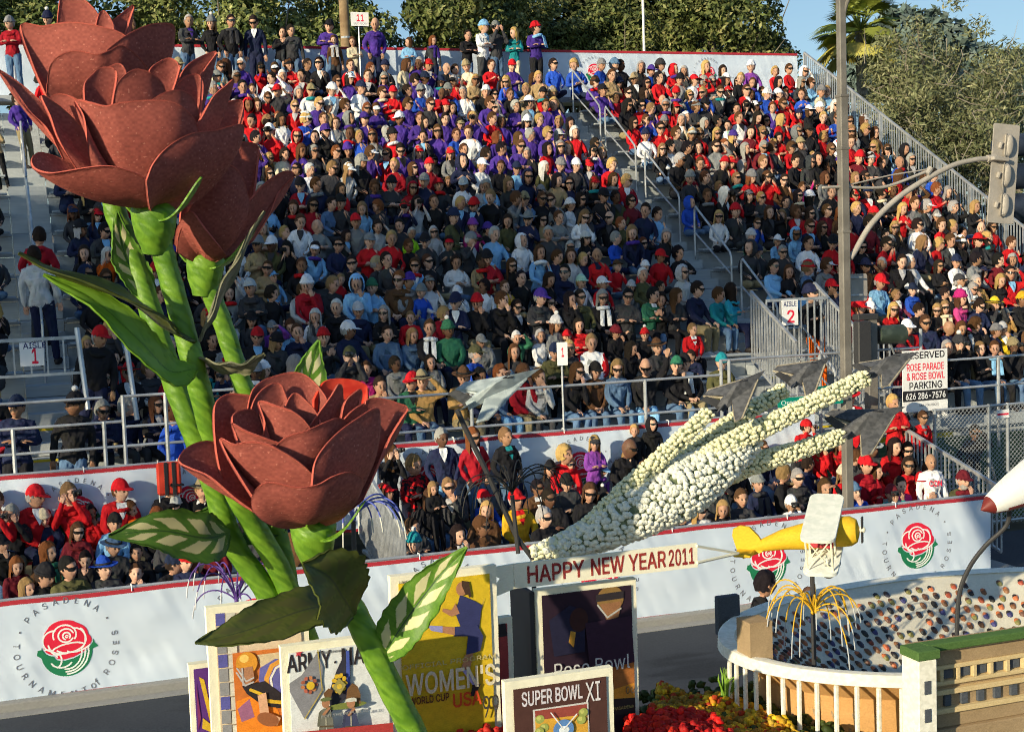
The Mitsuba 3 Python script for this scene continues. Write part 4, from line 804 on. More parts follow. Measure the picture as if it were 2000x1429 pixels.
# ---- fill the rest of the seats by the colours the photograph shows there
PAL = dict(P='purple 62,red 9,black 12,grey 6,white 7,charcoal 8,blue 3,violet 3', L='red 24,purple 20,white 12,black 16,charcoal 9,blue 8,cream 6,tan 5', B='blue 24,cream 4,red 24,black 22,white 8,charcoal 8,grey 5,purple 4,sky 3',
           R='black 34,red 20,charcoal 12,brown 9,white 8,blue 6,grey 6,maroon 5', S='black 21,navy 22,charcoal 14,grey 8,white 9,lightgrey 5,sky 8,tan 7,crimson 5,olive 3,red 3,denim 4', Q='black 30,red 22,charcoal 14,navy 9,brown 8,white 6,maroon 6,grey 5', N='black 24,navy 18,charcoal 16,lightgrey 6,sky 4,tan 4,crimson 8,grey 6,green 5,white 5,denim 4,violet 4',
           A='black 42,navy 22,charcoal 20,crimson 8,sky 5,orange 3')
PAL = {k: ([e.split()[0] for e in v.split(',')], np.array([float(e.split()[1]) for e in v.split(',')])) for k, v in PAL.items()}
HATP = dict(P=.3, L=.4, B=.35, R=.3, S=.3, Q=.3, N=.35, A=.3)
def zone(px, py):
    if px < 440 and py > 230: return 'A'
    if px > 1640 and py > 360: return 'Q'
    if px > 1230 and py < 250: return 'B'
    if px > 1230 and py < 420: return 'R'
    if px < 640 and py < 320: return 'L'
    if py < 190: return 'L'
    if py < 305 and px < 1240: return 'P'
    return 'S' if py < 580 else 'N'
def auto(px, py):
    z = zone(px, py); n, w = PAL[z]; top = str(prng.choice(n, p=w/w.sum())); hat, hatn = '-', None
    if prng.random() < HATP[z]:
        hat = str(prng.choice(['cap', 'bean', 'cap', 'hat', 'hood'], p=[.4, .3, .1, .1, .1]))
        hatn = str(prng.choice(['red', 'white', 'black', 'navy', 'grey', 'purple', 'lightgrey', 'khaki'], p=[.26, .16, .17, .12, .1, .05, .09, .05])) if hat != 'hood' else None
        if z == 'A' and hatn in ('white', 'lightgrey'): hatn = 'navy'
    ex = [str(prng.choice(['long', 'bob', 'thick', 'short', 'short', 'short']))]
    r = prng.random()
    if r < .16: ex.append(str(prng.choice(['camera', 'shade', 'chin', 'clap'])))
    if prng.random() < .10: ex.append('sc:'+str(prng.choice(['white', 'purple', 'red', 'grey', 'cream', 'teal'])))
    if prng.random() < .06: ex.append('kid')
    return dict(px=px, py=py, topn=top, hat=hat, hatn=hatn, hairn=str(prng.choice(['brown', 'dark', 'black', 'blond', 'grey', 'sandy', 'auburn', 'white', 'bald'], p=[.27, .2, .12, .13, .1, .07, .04, .03, .04])), ex=ex, auto=True)
HIDE = [Polygon(q) for q in ([(45, 40), (330, 60), (330, 180), (430, 190), (455, 260), (400, 330), (300, 410), (200, 390), (130, 310), (110, 180)], [(350, 480), (400, 330), (480, 300), (500, 400), (440, 500)], [(430, 790), (560, 750), (700, 780), (740, 870), (680, 990), (560, 1010), (470, 940)],
        [(1080, 1050), (1300, 900), (1400, 850), (1450, 920), (1500, 960), (1250, 1060)], [(560, 1080), (730, 1090), (720, 1200), (600, 1180)])]
def hidden(px, py, m=0): return any(h.contains(Point(px, py)) and h.contains(Point(px, py+42)) and h.contains(Point(px-18, py+25)) for h in HIDE)
def taken(x, row, dmin): return any(p['row'] == row and abs(p['x'][0]-x) < dmin for p in people)
for i in range(NROW):
    for xa, xb, blk in ((-1.2, A1[0]-.1, 'left'), (A1[1]+.0, A2[0]+.1, 'middle'), (A2[1]+.15, XR-.1, 'right')):
        if i <= 2 and blk == 'middle': xb = 11.7
        if i <= 3 and blk == 'right': xa = 15.4 if i < 3 else 14.9
        x = xa+.22+prng.uniform(0, .2)
        while x < xb-.18:
            y, z = Y0+i*RY+.5+prng.normal(0, .03), Z0+i*RZ; xx = x+prng.normal(0, .035)
            px, py = proj([xx, y, z+1.13]); x += prng.uniform(.345, .405)
            if px < -25 or px > 2025 or hidden(px, py) or taken(xx, ('up', i), .27): continue
            if blk == 'middle' and i == 17 and prng.random() < .08: continue
            if prng.random() < .02: continue
            d = auto(px, py); s = make_spec(d, prng); people.append(dict(s=s, x=np.array([xx, y, z]), S=float(np.clip(prng.normal(.99 if s['hair'] == 'short' else .95, .035), .85, 1.08))*(.8 if s['kid'] else 1), row=('up', i), blk=blk, px=px, py=py, ann=False))
for j in range(4):
    for xa, xb, blk in ((LX[0][0]+2, LX[0][1], 'left'), (LX[1][0], LX[1][1], 'right')):
        x = xa+.25
        while x < xb-.2:
            y, z = LY+j*LDY+.46, LZ+j*LDZ; xx = x+prng.normal(0, .05); px, py = proj([xx, y, z+1.12]); x += prng.uniform(.5, .62)
            if px < -30 or px > 1920 or hidden(px, py) or taken(xx, ('low', j), .46) or (j == 3): continue
            d = auto(px, py); d['topn'] = str(prng.choice(['black', 'charcoal', 'navy', 'red', 'brown', 'crimson'] if px > 1400 else ['black', 'charcoal', 'navy', 'maroon', 'brown']))
            s = make_spec(d, prng); people.append(dict(s=s, x=np.array([xx, y, z]), S=float(np.clip(prng.normal(.91, .04), .8, 1.0))*(.8 if s['kid'] else 1), row=('low', j), blk=blk, px=px, py=py, ann=False))
# ---- the 300 nearest are things of their own, the others one mass
def order(p): return (0 if p['row'][0] in ('spec', 'top', 'low') else 1, p['row'][1] if p['row'][0] == 'up' else 0, -p['S'])
people.sort(key=order)
for p in people: p['face'] = p.get('face', prng.normal(.02, .26))
near, far = people[:300], people[300:]
RN = {('low', 0): 'front row', ('low', 1): 'second row', ('low', 2): 'third row', ('low', 3): 'back row'}
ORDN = ['front', 'second', 'third', 'fourth', 'fifth', 'sixth', 'seventh', 'eighth', 'ninth', 'tenth']
def nth(n): return f'{n}{"th" if 10 <= n % 100 <= 20 else {1: "st", 2: "nd", 3: "rd"}.get(n % 10, "th")}'
rows = {}
for p in near: rows.setdefault((p['row'] if p['row'][0] != 'spec' else ('spec', p['row'][1]), p['blk']), []).append(p)
for (row, blk), ps in rows.items():
    ps.sort(key=lambda p: p['px'])
    for n, p in enumerate(ps, 1):
        s, d = p['s'], p['s']['d']; nm = lambda c: NAME.get(c, c)
        hw = {'none': ('bald head' if s['hair'] == 'bald' else f"{d['hairn']} hair"), 'cap': f"{nm(d['hatn'])} cap", 'beanie': f"{nm(d['hatn'])} knit hat", 'hat': f"{nm(d['hatn'])} brimmed hat", 'hood': 'raised hood'}[s['hat']]
        look = f"{'child' if s['kid'] and False else 'person'} in {nm(d['topn'])} {s['garment']} and {hw}" if s['hat'] not in ('none', 'hood') else f"person with {hw} in {nm(d['topn'])} {s['garment']}"
        if row[0] == 'spec': pl = row[1]
        elif row[0] == 'top': pl = f'{nth(n)} from left standing along the top'
        elif row[0] == 'low': pl = f'{nth(n)} from left in {RN[row]}, {blk} lower stand'
        else: pl = f'{nth(n)} from left, {ORDN[row[1]]} row, {blk} grandstand block'
        lab = look+(' ' if row[0] == 'spec' else ', ')+pl; p['label'] = ' '.join(lab.split()[:16])
for p in near:
    k = thing('person', p['label'], 'person', 'spectators and marshals at the parade')
    p['s']['lod'] = 0 if p['row'][0] in ('low', 'spec') else 1
    add_person(p['s'], p['x'], p['face'], p['S'], k)
    if p['px'] == 1828:                             # red letters across the white shirt
        S = p['S']; m_ = Plane2([-.125, -.165, 1.29], [1, 0, 0], [0, 0, 1]).text('CON', 0, 0, .10, .012, True, .25); Rp = rotz(p['face'])@rotx(p['s']['lx'])@roty(p['s']['ly']); part(k, 'lettering', TM(np.asarray(m_.vertices)@(Rp*S).T+p['x'], m_.faces), 'ink_red')
V, F, C, nv = [], [], [], 0
for p in far:
    for v, f, c in lo_person(p['s'], p['x'], p['face'], p['S']): V.append(v); F.append(f+nv); C.append(c); nv += len(v)
if V: single('crowd', TM(np.vstack(V), np.vstack(F)), 'cloth', 'dense seated crowd filling the higher rows of the grandstand', 'crowd', smooth=True, kind='stuff', color=np.vstack(C))
# ------------------------------------------------------------------ giant roses of the float
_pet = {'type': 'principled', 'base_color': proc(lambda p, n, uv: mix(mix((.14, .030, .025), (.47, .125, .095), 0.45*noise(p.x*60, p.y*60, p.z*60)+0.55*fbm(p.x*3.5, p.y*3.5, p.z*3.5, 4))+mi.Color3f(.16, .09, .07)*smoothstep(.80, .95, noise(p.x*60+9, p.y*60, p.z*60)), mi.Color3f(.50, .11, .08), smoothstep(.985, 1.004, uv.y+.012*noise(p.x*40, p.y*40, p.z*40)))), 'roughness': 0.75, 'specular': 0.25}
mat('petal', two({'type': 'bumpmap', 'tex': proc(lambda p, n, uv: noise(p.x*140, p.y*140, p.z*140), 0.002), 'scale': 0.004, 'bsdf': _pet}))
matte('petal_bright', proc_c((.55, .03, .015), (.68, .06, .03), 20, 2), .6)
mat('stem', two({'type': 'bumpmap', 'tex': proc(lambda p, n, uv: fbm(p.x*11+p.z*16, p.y*11, p.z*5-p.x*5, 3), .003), 'scale': .022, 'bsdf': {'type': 'principled', 'base_color': proc(lambda p, n, uv: mix((.055, .15, .008), (.17, .32, .025), 0.5*fbm(p.x*7+p.z*3, p.y*7, p.z*5, 3)+0.5*smoothstep(.25, .75, noise(p.x*30+p.z*34, p.y*30, p.z*10)))), 'roughness': 0.5, 'specular': 0.4}}))
def leafcol(patch, a, b, dark):
    def fn(p, n, uv):
        s, t = uv.x*2-1, uv.y
        base = mix(a, b, 0.5*fbm(p.x*14, p.y*14, p.z*14, 3)+0.5*noise(p.x*60+p.z*60, p.y*60, p.z*20))
        w = dr.abs(s); q = t*5.0-w*1.1; f = q-dr.floor(q)
        e = 0.07*noise(p.x*40, p.y*40, p.z*40)
        m = smoothstep(.14, .20, w+e)*(1-smoothstep(.66, .72, w+e))*smoothstep(.20, .28, f+e)*(1-smoothstep(.80, .88, f+e))*smoothstep(.06, .1, t)*(1-smoothstep(.86, .9, t))
        rib = 1-smoothstep(.02, .05, w)
        return mix(mix(base, patch, m), dark, rib*.8)
    return {'type': 'principled', 'base_color': proc(fn), 'roughness': .5, 'specular': .35}
mat('leaf_patch', two(leafcol((.40, .37, .20), (.025, .075, .010), (.075, .15, .018), (.02, .05, .01))))
mat('leaf_stripe', two(leafcol((.52, .49, .27), (.045, .13, .012), (.13, .26, .025), (.02, .035, .03))))
mat('leaf_bright', two(leafcol((.16, .30, .03), (.06, .17, .01), (.22, .38, .03), (.05, .12, .01))))
mat('leaf_dark', two(leafcol((.07, .075, .02), (.03, .05, .008), (.11, .12, .025), (.04, .05, .02))))
mat('leaf_grey', two(leafcol((.20, .19, .13), (.10, .11, .06), (.20, .19, .12), (.05, .06, .03))))
def shell_of(V, nu, nv, th):                       # V (nu,nv,3) sheet to closed shell
    d0, d1 = np.gradient(V, axis=0), np.gradient(V, axis=1); n = np.cross(d0, d1); n /= np.linalg.norm(n, axis=2, keepdims=True)+1e-12
    a, b = (V+n*th/2).reshape(-1, 3), (V-n*th/2).reshape(-1, 3); N = nu*nv; i, j = np.meshgrid(np.arange(nu-1), np.arange(nv-1), indexing='ij'); k = (i*nv+j).ravel()
    q = np.stack([k, k+nv, k+nv+1, k+1], 1); f = [q, q[:, ::-1]+N]
    loop = [x*nv for x in range(nu)]+[(nu-1)*nv+y for y in range(1, nv)]+[x*nv+nv-1 for x in range(nu-2, -1, -1)]+[y for y in range(nv-2, 0, -1)]
    loop = np.array(loop); l2 = np.roll(loop, -1); f.append(np.stack([loop, loop+N, l2+N, l2], 1)[:, ::-1])
    return TM(np.vstack([a, b]), np.vstack(f))
def petal(O, E1, E2, Wx, az, R, H, W, k=4.0, rho=None, flare=.0, curl=.08, th=.016, pw=.55, roll=.10, seed=0):
    nu, nv = 17, 13; s, t = np.meshgrid(np.linspace(-1, 1, nu), np.linspace(0, 1, nv), indexing='ij')
    B = bez([(.05, 0), (.35*R+.18*(1-flare), .03*H), (R*(.80-.1*(1-flare)), .55*H), (R, H)], nv); r, z = B[None, :, 0], B[None, :, 1]
    w = W*np.maximum(t, .012)**pw*np.sqrt(np.clip(1-t**k*.985, 0, 1)); rho = rho or max(.30, .85*W); th_ = np.clip(s*w/rho, -1.9, 1.9)
    rr = r-rho*(1-np.cos(th_)); tt = rho*np.sin(th_); zz = z+0*s
    a = math.radians(az); er, et = E1*math.cos(a)+E2*math.sin(a), -E1*math.sin(a)+E2*math.cos(a)
    return shell_of(O+rr[..., None]*er+tt[..., None]*et+zz[..., None]*Wx, nu, nv, th)
def rim_petal(ax, Y, Wx, rim, base, bulge=.22, th=.017):
    """a curved petal: its rim in space (x, y of the drawing, depth from the flower's axis), its foot, and how far it bellies outwards"""
    q = crom(np.array([atY(x, y, Y+d) for x, y, d in rim]), 6); b = atY(base[0], base[1], Y+base[2]); O = atY(ax[0], ax[1], Y); nv = 14
    L = np.linalg.norm(q-b, axis=1, keepdims=True)
    mid = b+(q-b)*.6-O; out = mid-np.outer(mid@Wx, Wx); ol = np.linalg.norm(out, axis=1, keepdims=True); out = out/(ol+.06)
    k = np.linspace(-1, 1, len(q))[:, None]; b = b+(q-b)*.05+(q-q.mean(0))*.10
    P = [b, b+(q-b)*.28+out*bulge*1.25*L-Wx*.05*L, b+(q-b)*.70+out*bulge*.85*L, q]
    V = np.stack([sum(math.comb(3, i)*(1-t)**(3-i)*t**i*P[i] for i in range(4)) for t in np.linspace(0, 1, nv)], 1)
    m = shell_of(V, len(q), nv, th); uv = np.stack(np.meshgrid(np.linspace(0, 1, len(q)), np.linspace(0, 1, nv), indexing='ij'), -1).reshape(-1, 2); m.metadata['uv'] = np.vstack([uv, uv]); return m
def bloom_frame(tilt_side, tilt_front):
    W = np.array([math.sin(tilt_side), -math.sin(tilt_front), math.cos(tilt_front)]); W /= np.linalg.norm(W)
    E1 = np.array([.97, -.24, 0]); E1 = E1-W*(E1@W); E1 /= np.linalg.norm(E1); return E1, np.cross(W, E1), W
def giant_leaf(key, pts, width, nhint, bsdf, fold=.25, serr=.07, th=.014, tipk=2.2, wshift=.75, seed=0):
    P = crom(pts, 8); nv, nu = len(P), 15; t = np.linspace(0, 1, nv); T_ = np.gradient(P, axis=0); T_ /= np.linalg.norm(T_, axis=1, keepdims=True)
    nh = np.asarray(nhint, float); S = np.cross(T_, nh); S /= np.linalg.norm(S, axis=1, keepdims=True); N = np.cross(S, T_)
    w = width*np.sin(np.pi*np.clip(t, .01, .995)**wshift)**.8*(1-.2*t**tipk)
    s = np.linspace(-1, 1, nu); V = np.zeros((nu, nv, 3))
    for i, q in enumerate(s):
        ww = w*(1+serr*np.abs(q)**6*(2*((t*11+seed*.3) % 1)-1)); V[i] = P+S*(q*ww)[:, None]+N*(fold*np.abs(q)*ww+.012*np.sin(t*17+q*4)*np.abs(q))[:, None]
    m = shell_of(V, nu, nv, th); uv = np.stack(np.meshgrid((s+1)/2, t, indexing='ij'), -1).reshape(-1, 2)
    return part(key, 'leaf', m, bsdf, smooth=True, uv=np.vstack([uv, uv]))
def px3(*pts): return np.array([atY(a, b, c) for a, b, c in pts])
def stem_tube(pts, r): 
    P = crom(pts, 7); return tube(P, np.asarray(r)*(1+.03*np.sin(np.arange(len(P))*1.7)), 14)
def rose(label, ax, Y, frame, rims, base, stem, rs, leaves, cal=1.0):
    key = thing('giant_rose', label, 'rose', 'giant red roses of the float'); E1, E2, W = frame; O = atY(ax[0], ax[1], Y)
    part(key, 'stem', stem_tube(stem, rs), 'stem', smooth=60)
    c = tube([O-W*.30*cal, O-W*.26*cal, O-W*.18*cal, O-W*.08*cal, O+W*.0, O+W*.05], np.array([.085, .095, .13, .15, .155, .12])*cal, 18); part(key, 'calyx', c, 'stem', smooth=60)
    for a, l in ((345, .30), (60, .22), (130, .2)): part(key, 'sepal', petal(O-W*.06+E2*(-.12), E1, E2, W, a, .36, l, .09, 2.0, .3, .6, .0, .012, seed=a), 'stem', smooth=50)
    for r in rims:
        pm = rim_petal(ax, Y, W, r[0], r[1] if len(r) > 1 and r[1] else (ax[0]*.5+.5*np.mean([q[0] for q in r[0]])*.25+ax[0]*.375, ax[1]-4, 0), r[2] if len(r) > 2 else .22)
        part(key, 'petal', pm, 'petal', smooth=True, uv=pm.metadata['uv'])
    for l in leaves: giant_leaf(key, *l[:4], **(l[4] if len(l) > 4 else {}))
    return key
RA = [([(290,352,-.42),(262,337,-.47),(220,325,-.50),(180,326,-.48),(125,335,-.42),(95,338,-.38),(68,330,-.3),(61,314,-.22),(72,299,-.15),(100,303,-.08),(150,324,-.02)], (285,406,-.1), .20),
 ([(285,352,-.44),(300,318,-.45),(330,285,-.42),(375,260,-.36),(420,254,-.27),(472,243,-.15),(466,275,-.05),(442,325,0),(405,372,.02)], (305,408,-.1), .26),
 ([(180,345,-.2),(170,275,-.30),(162,228,-.28),(147,196,-.20),(175,199,-.28),(205,206,-.33),(235,200,-.36),(290,195,-.36),(340,200,-.33),(375,228,-.25),(390,262,-.15)], (298,400,-.06), .16),
 ([(140,345,.0),(95,258,.02),(55,215,.05),(20,165,.06),(-2,137,.07),(45,168,.12),(105,222,.15),(160,275,.15)], (285,400,0), .14),
 ([(150,332,-.10),(115,275,-.12),(98,230,-.10),(80,187,-.05),(115,205,.0),(150,238,.02),(184,275,.03)], (285,398,-.02), .14),
 ([(120,260,.1),(92,205,.08),(112,183,.08),(150,195,.05),(190,245,-.05)], (285,395,.02), .12),
 ([(372,270,-.15),(392,230,-.14),(415,190,-.08),(440,168,-.02),(456,156,.02),(440,195,.06),(420,240,.08),(400,300,.08)], (315,400,0), .12),
 ([(405,290,.1),(418,230,.14),(440,202,.2),(470,195,.25),(476,215,.25),(468,250,.2),(440,310,.12)], (320,400,.05), .16),
 ([(330,215,.2),(350,152,.28),(375,120,.34),(422,100,.4),(400,135,.3),(378,175,.25),(378,240,.2)], (310,395,.08), .10),
 ([(330,215,.08),(342,168,.12),(368,146,.18),(392,150,.2),(394,190,.15),(386,255,.05)], (310,395,.04), .12),
 ([(285,205,.1),(290,142,.12),(312,120,.14),(332,113,.15),(349,125,.14),(345,150,.12),(330,195,.08)], (300,390,.05), .10),
 ([(224,220,-.12),(225,175,-.15),(240,150,-.16),(265,135,-.15),(290,140,-.12),(315,160,-.06),(326,190,-.02)], (298,390,0), .08),
 ([(165,215,-.05),(164,168,.0),(180,146,.04),(200,131,.06),(226,140,.06),(218,205,.0)], (290,390,.0), .10),
 ([(282,205,-.25),(320,181,-.24),(355,176,-.2),(379,195,-.12),(392,245,-.05)], (303,395,-.05), .12),
 ([(185,205,.15),(198,150,.2),(215,128,.22),(242,130,.22),(262,195,.2)], (295,390,.08), .1)]
RB = [([(90,190,-.05),(62,125,0),(40,50,.05),(85,50,.02),(135,43,-.05),(190,50,-.1),(245,70,-.1),(255,115,-.1)], (190,235,0), .2),
 ([(90,182,-.3),(97,132,-.34),(118,107,-.38),(150,99,-.40),(190,106,-.42),(215,98,-.40),(238,89,-.38),(268,110,-.3),(295,145,-.2)], (195,240,-.06), .22),
 ([(208,98,-.25),(245,70,-.22),(280,52,-.15),(310,45,-.08),(337,49,0),(340,75,.05),(332,118,.08),(318,160,.05)], (200,238,-.02), .2),
 ([(110,70,.25),(114,20,.28),(121,-8,.3),(150,-8,.3),(178,10,.28),(198,40,.25),(208,80,.22)], (195,230,.05), .12),
 ([(195,75,.2),(215,45,.22),(235,28,.25),(260,10,.28),(252,40,.24),(242,75,.2)], (197,228,.05), .1),
 ([(182,70,.15),(194,26,.18),(208,24,.18),(223,50,.15),(228,85,.12)], (196,228,.02), .1)]
RC = [([(345,492,-.15),(350,455,-.2),(375,400,-.25),(410,355,-.28),(440,322,-.28),(466,335,-.22),(480,370,-.15),(485,402,-.08),(470,450,-.02)], (400,504,-.05), .2),
 ([(450,462,-.1),(475,410,-.08),(505,370,-.02),(535,345,.06),(560,333,.1),(575,340,.12),(565,352,.1),(545,375,.08),(525,422,.05),(495,470,.02)], (408,505,0), .16),
 ([(440,410,.1),(448,312,.15),(460,282,.18),(480,277,.2),(504,285,.22),(503,320,.2),(496,378,.15),(480,440,.1)], (405,500,.05), .18),
 ([(340,475,-.1),(348,440,-.2),(372,412,-.3),(402,448,-.35),(428,480,-.3),(442,498,-.2)], (400,509,-.06), .2),
 ([(350,470,.1),(355,400,.15),(385,340,.2),(425,320,.22),(450,360,.2),(455,420,.15)], (402,500,.05), .2)]
RD = [([(525,1018,-.2),(465,978,-.24),(410,932,-.24),(372,915,-.2),(350,903,-.15),(354,885,-.08),(374,868,0),(405,861,.08),(432,872,.12),(465,905,.12)], (598,1016,-.06), .12),
 ([(492,992,-.42),(493,966,-.48),(510,946,-.52),(535,942,-.54),(580,951,-.56),(620,946,-.56),(650,930,-.53),(685,921,-.46),(707,935,-.36),(702,962,-.26),(682,995,-.15)], (612,1024,-.12), .26),
 ([(505,990,-.3),(465,928,-.3),(440,885,-.25),(430,856,-.2),(455,867,-.28),(490,862,-.33),(525,868,-.36),(565,888,-.37),(600,915,-.36),(628,950,-.32)], (610,1016,-.07), .16),
 ([(608,952,-.40),(614,905,-.40),(635,870,-.37),(665,840,-.3),(700,815,-.22),(734,796,-.15),(740,815,-.1),(736,862,-.05),(716,928,-.02),(692,975,0)], (622,1018,-.06), .24),
 ([(700,965,.0),(722,885,.05),(712,800,.1),(718,780,.12),(745,777,.15),(775,785,.18),(796,795,.2),(785,815,.15),(760,857,.1),(735,918,.05),(710,975,.0)], (625,1015,0), .18),
 ([(445,965,-.05),(425,902,-.02),(417,832,.05),(420,790,.1),(440,771,.15),(470,769,.18),(502,780,.2),(525,835,.2)], (600,1010,0), .2),
 ([(470,885,-.15),(454,832,-.12),(454,812,-.08),(470,801,-.02),(497,803,.05),(512,855,.08)], (590,1000,0), .14),
 ([(453,826,-.2),(480,841,-.23),(520,856,-.25),(562,871,-.23),(585,895,-.18)], (600,1000,-.03), .1),
 ([(512,858,-.1),(516,826,-.1),(505,784,-.06),(540,792,-.12),(577,805,-.14),(602,830,-.12),(618,865,-.05)], (605,990,0), .1),
 ([(533,876,-.26),(560,852,-.29),(600,840,-.30),(640,822,-.25),(665,816,-.18),(692,835,-.1),(702,885,-.05)], (612,1000,-.04), .16),
 ([(478,840,.1),(489,772,.15),(510,745,.2),(545,731,.24),(575,726,.26),(602,735,.26),(631,765,.22),(643,792,.18),(642,838,.1)], (608,1000,.05), .1),
 ([(470,880,.02),(486,815,.06),(498,778,.1),(520,755,.14),(548,750,.17),(570,800,.15)], (600,1000,.03), .12),
 ([(598,842,-.05),(620,810,-.03),(645,775,.02),(660,751,.06),(669,756,.08),(671,790,.08),(674,838,.05)], (612,990,.0), .1),
 ([(662,838,.02),(671,790,.05),(690,768,.1),(706,761,.14),(702,792,.12),(692,835,.08),(682,860,.05)], (615,995,.02), .12),
 ([(548,842,-.05),(554,800,-.03),(575,767,.02),(602,785,.0),(622,812,-.02),(628,848,-.05)], (608,980,.0), .05),
 ([(640,860,-.12),(662,830,-.1),(690,800,-.05),(715,790,.02),(722,830,.05),(712,890,.03)], (618,1000,0), .14)]
RDX = [(612,780,.2),(630,748,.26),(655,739,.3),(690,741,.32),(715,752,.33),(719,766,.31),(717,805,.25),(700,860,.15)]
fA, fB, fC, fD = bloom_frame(0, .16), bloom_frame(-.08, .10), bloom_frame(.12, .04), bloom_frame(-.03, .20)
YA, YB, YC, YD = 10.0, 10.7, 10.6, 9.4
rose('topmost large red rose bloom at upper left, tall green stem and pointed leaves', (300, 408), YA, fA, RA, None,
     px3((308, 425, YA+.05), (318, 490, YA+.05), (345, 590, YA+.05), (380, 720, YA), (415, 850, YA+.1), (470, 980, YA+.25), (545, 1110, YA+.4), (600, 1250, YA+.5), (640, 1380, YA+.5)), np.interp(np.linspace(0, 1, 57), [0, .1, 1], [.08, .076, .088]),
     [(px3((378, 668, YA-.08), (320, 640, YA-.15), (250, 588, YA-.3), (120, 540, YA-.42), (36, 496, YA-.5)), .15, (.3, -.28, 1), 'leaf_dark', dict(fold=.3)),
      (px3((382, 720, YA-.1), (330, 725, YA-.2), (270, 665, YA-.35), (180, 585, YA-.4), (84, 538, YA-.4)), .15, (.35, -.75, .6), 'leaf_bright', dict(fold=.22)),
      (px3((385, 700, YA), (440, 712, YA-.12), (480, 712, YA-.2), (516, 690, YA-.25)), .13, (.1, -.5, -.9), 'leaf_grey', dict(fold=.2)),
      (px3((390, 665, YA-.05), (415, 600, YA-.1), (460, 510, YA-.12), (515, 412, YA-.15)), .085, (.9, -.35, .3), 'leaf_grey', dict(fold=.25)),
      (px3((300, 590, YA+.5), (258, 530, YA+.5), (238, 480, YA+.5), (228, 412, YA+.5)), .13, (.3, -.9, .3), 'leaf_stripe', {})])
rose('red rose with broad open petals at top left corner behind the topmost bloom', (195, 240), YB, fB, RB, None,
     px3((205, 260, YB), (222, 400, YB-.05), (248, 470, YB-.1), (285, 580, YB-.2), (330, 720, YB-.3), (372, 830, YB-.35), (415, 940, YB-.3), (455, 1060, YB-.25), (525, 1165, YB-.2), (570, 1300, YB-.1)), np.interp(np.linspace(0, 1, 64), [0, 1], [.078, .088]),
     [(px3((448, 1040, YB-.45), (400, 1050, YB-.6), (310, 1036, YB-.7), (212, 1046, YB-.75)), .185, (.15, -1, .25), 'leaf_patch', dict(fold=.12)),
      (px3((470, 1060, YB-.2), (540, 1010, YB-.1), (470, 985, YB-.15), (390, 1000, YB-.2)), .12, (.15, -1, .4), 'leaf_patch', dict(fold=.1))])
rose('red rose half hidden to the right behind the topmost bloom', (402, 506), YC, fC, RC, None,
     px3((404, 520, YC), (412, 570, YC), (438, 640, YC), (470, 740, YC), (490, 800, YC), (520, 950, YC), (560, 1120, YC), (580, 1300, YC)), np.interp(np.linspace(0, 1, 50), [0, 1], [.07, .075]), [], .9)
kd = rose('lowest large red rose bloom in front of the posters, open towards the viewer', (612, 1024), YD, fD, RD, None,
     px3((615, 1040, YD+.03), (628, 1090, YD+.03), (665, 1150, YD), (700, 1210, YD), (748, 1310, YD), (805, 1425, YD), (850, 1520, YD)), np.interp(np.linspace(0, 1, 43), [0, .2, 1], [.11, .085, .095]),
     [(px3((672, 1185, YD-.1), (600, 1190, YD-.3), (480, 1232, YD-.5), (382, 1256, YD-.6)), .17, (.1, -.7, .8), 'leaf_dark', dict(fold=.2)),
      (px3((690, 1200, YD-.1), (668, 1165, YD-.35), (640, 1125, YD-.5), (590, 1100, YD-.6)), .26, (.3, -.9, .1), 'leaf_dark', dict(fold=.25, wshift=.9, serr=.1)),
      (px3((742, 1290, YD), (790, 1215, YD-.15), (850, 1135, YD-.25), (912, 1068, YD-.3)), .16, (-.5, -.9, .1), 'leaf_stripe', dict(fold=.35)),
      (px3((600, 900, YD+.45), (592, 800, YD+.5), (605, 730, YD+.5), (622, 664, YD+.5)), .17, (.25, -.95, .3), 'leaf_stripe', dict(fold=.1))])
part(kd, 'petal', rim_petal((612, 1024), YD, fD[2], RDX, (612, 1000, .05), .12), 'petal_bright', smooth=50, label='bright red petal at the back')
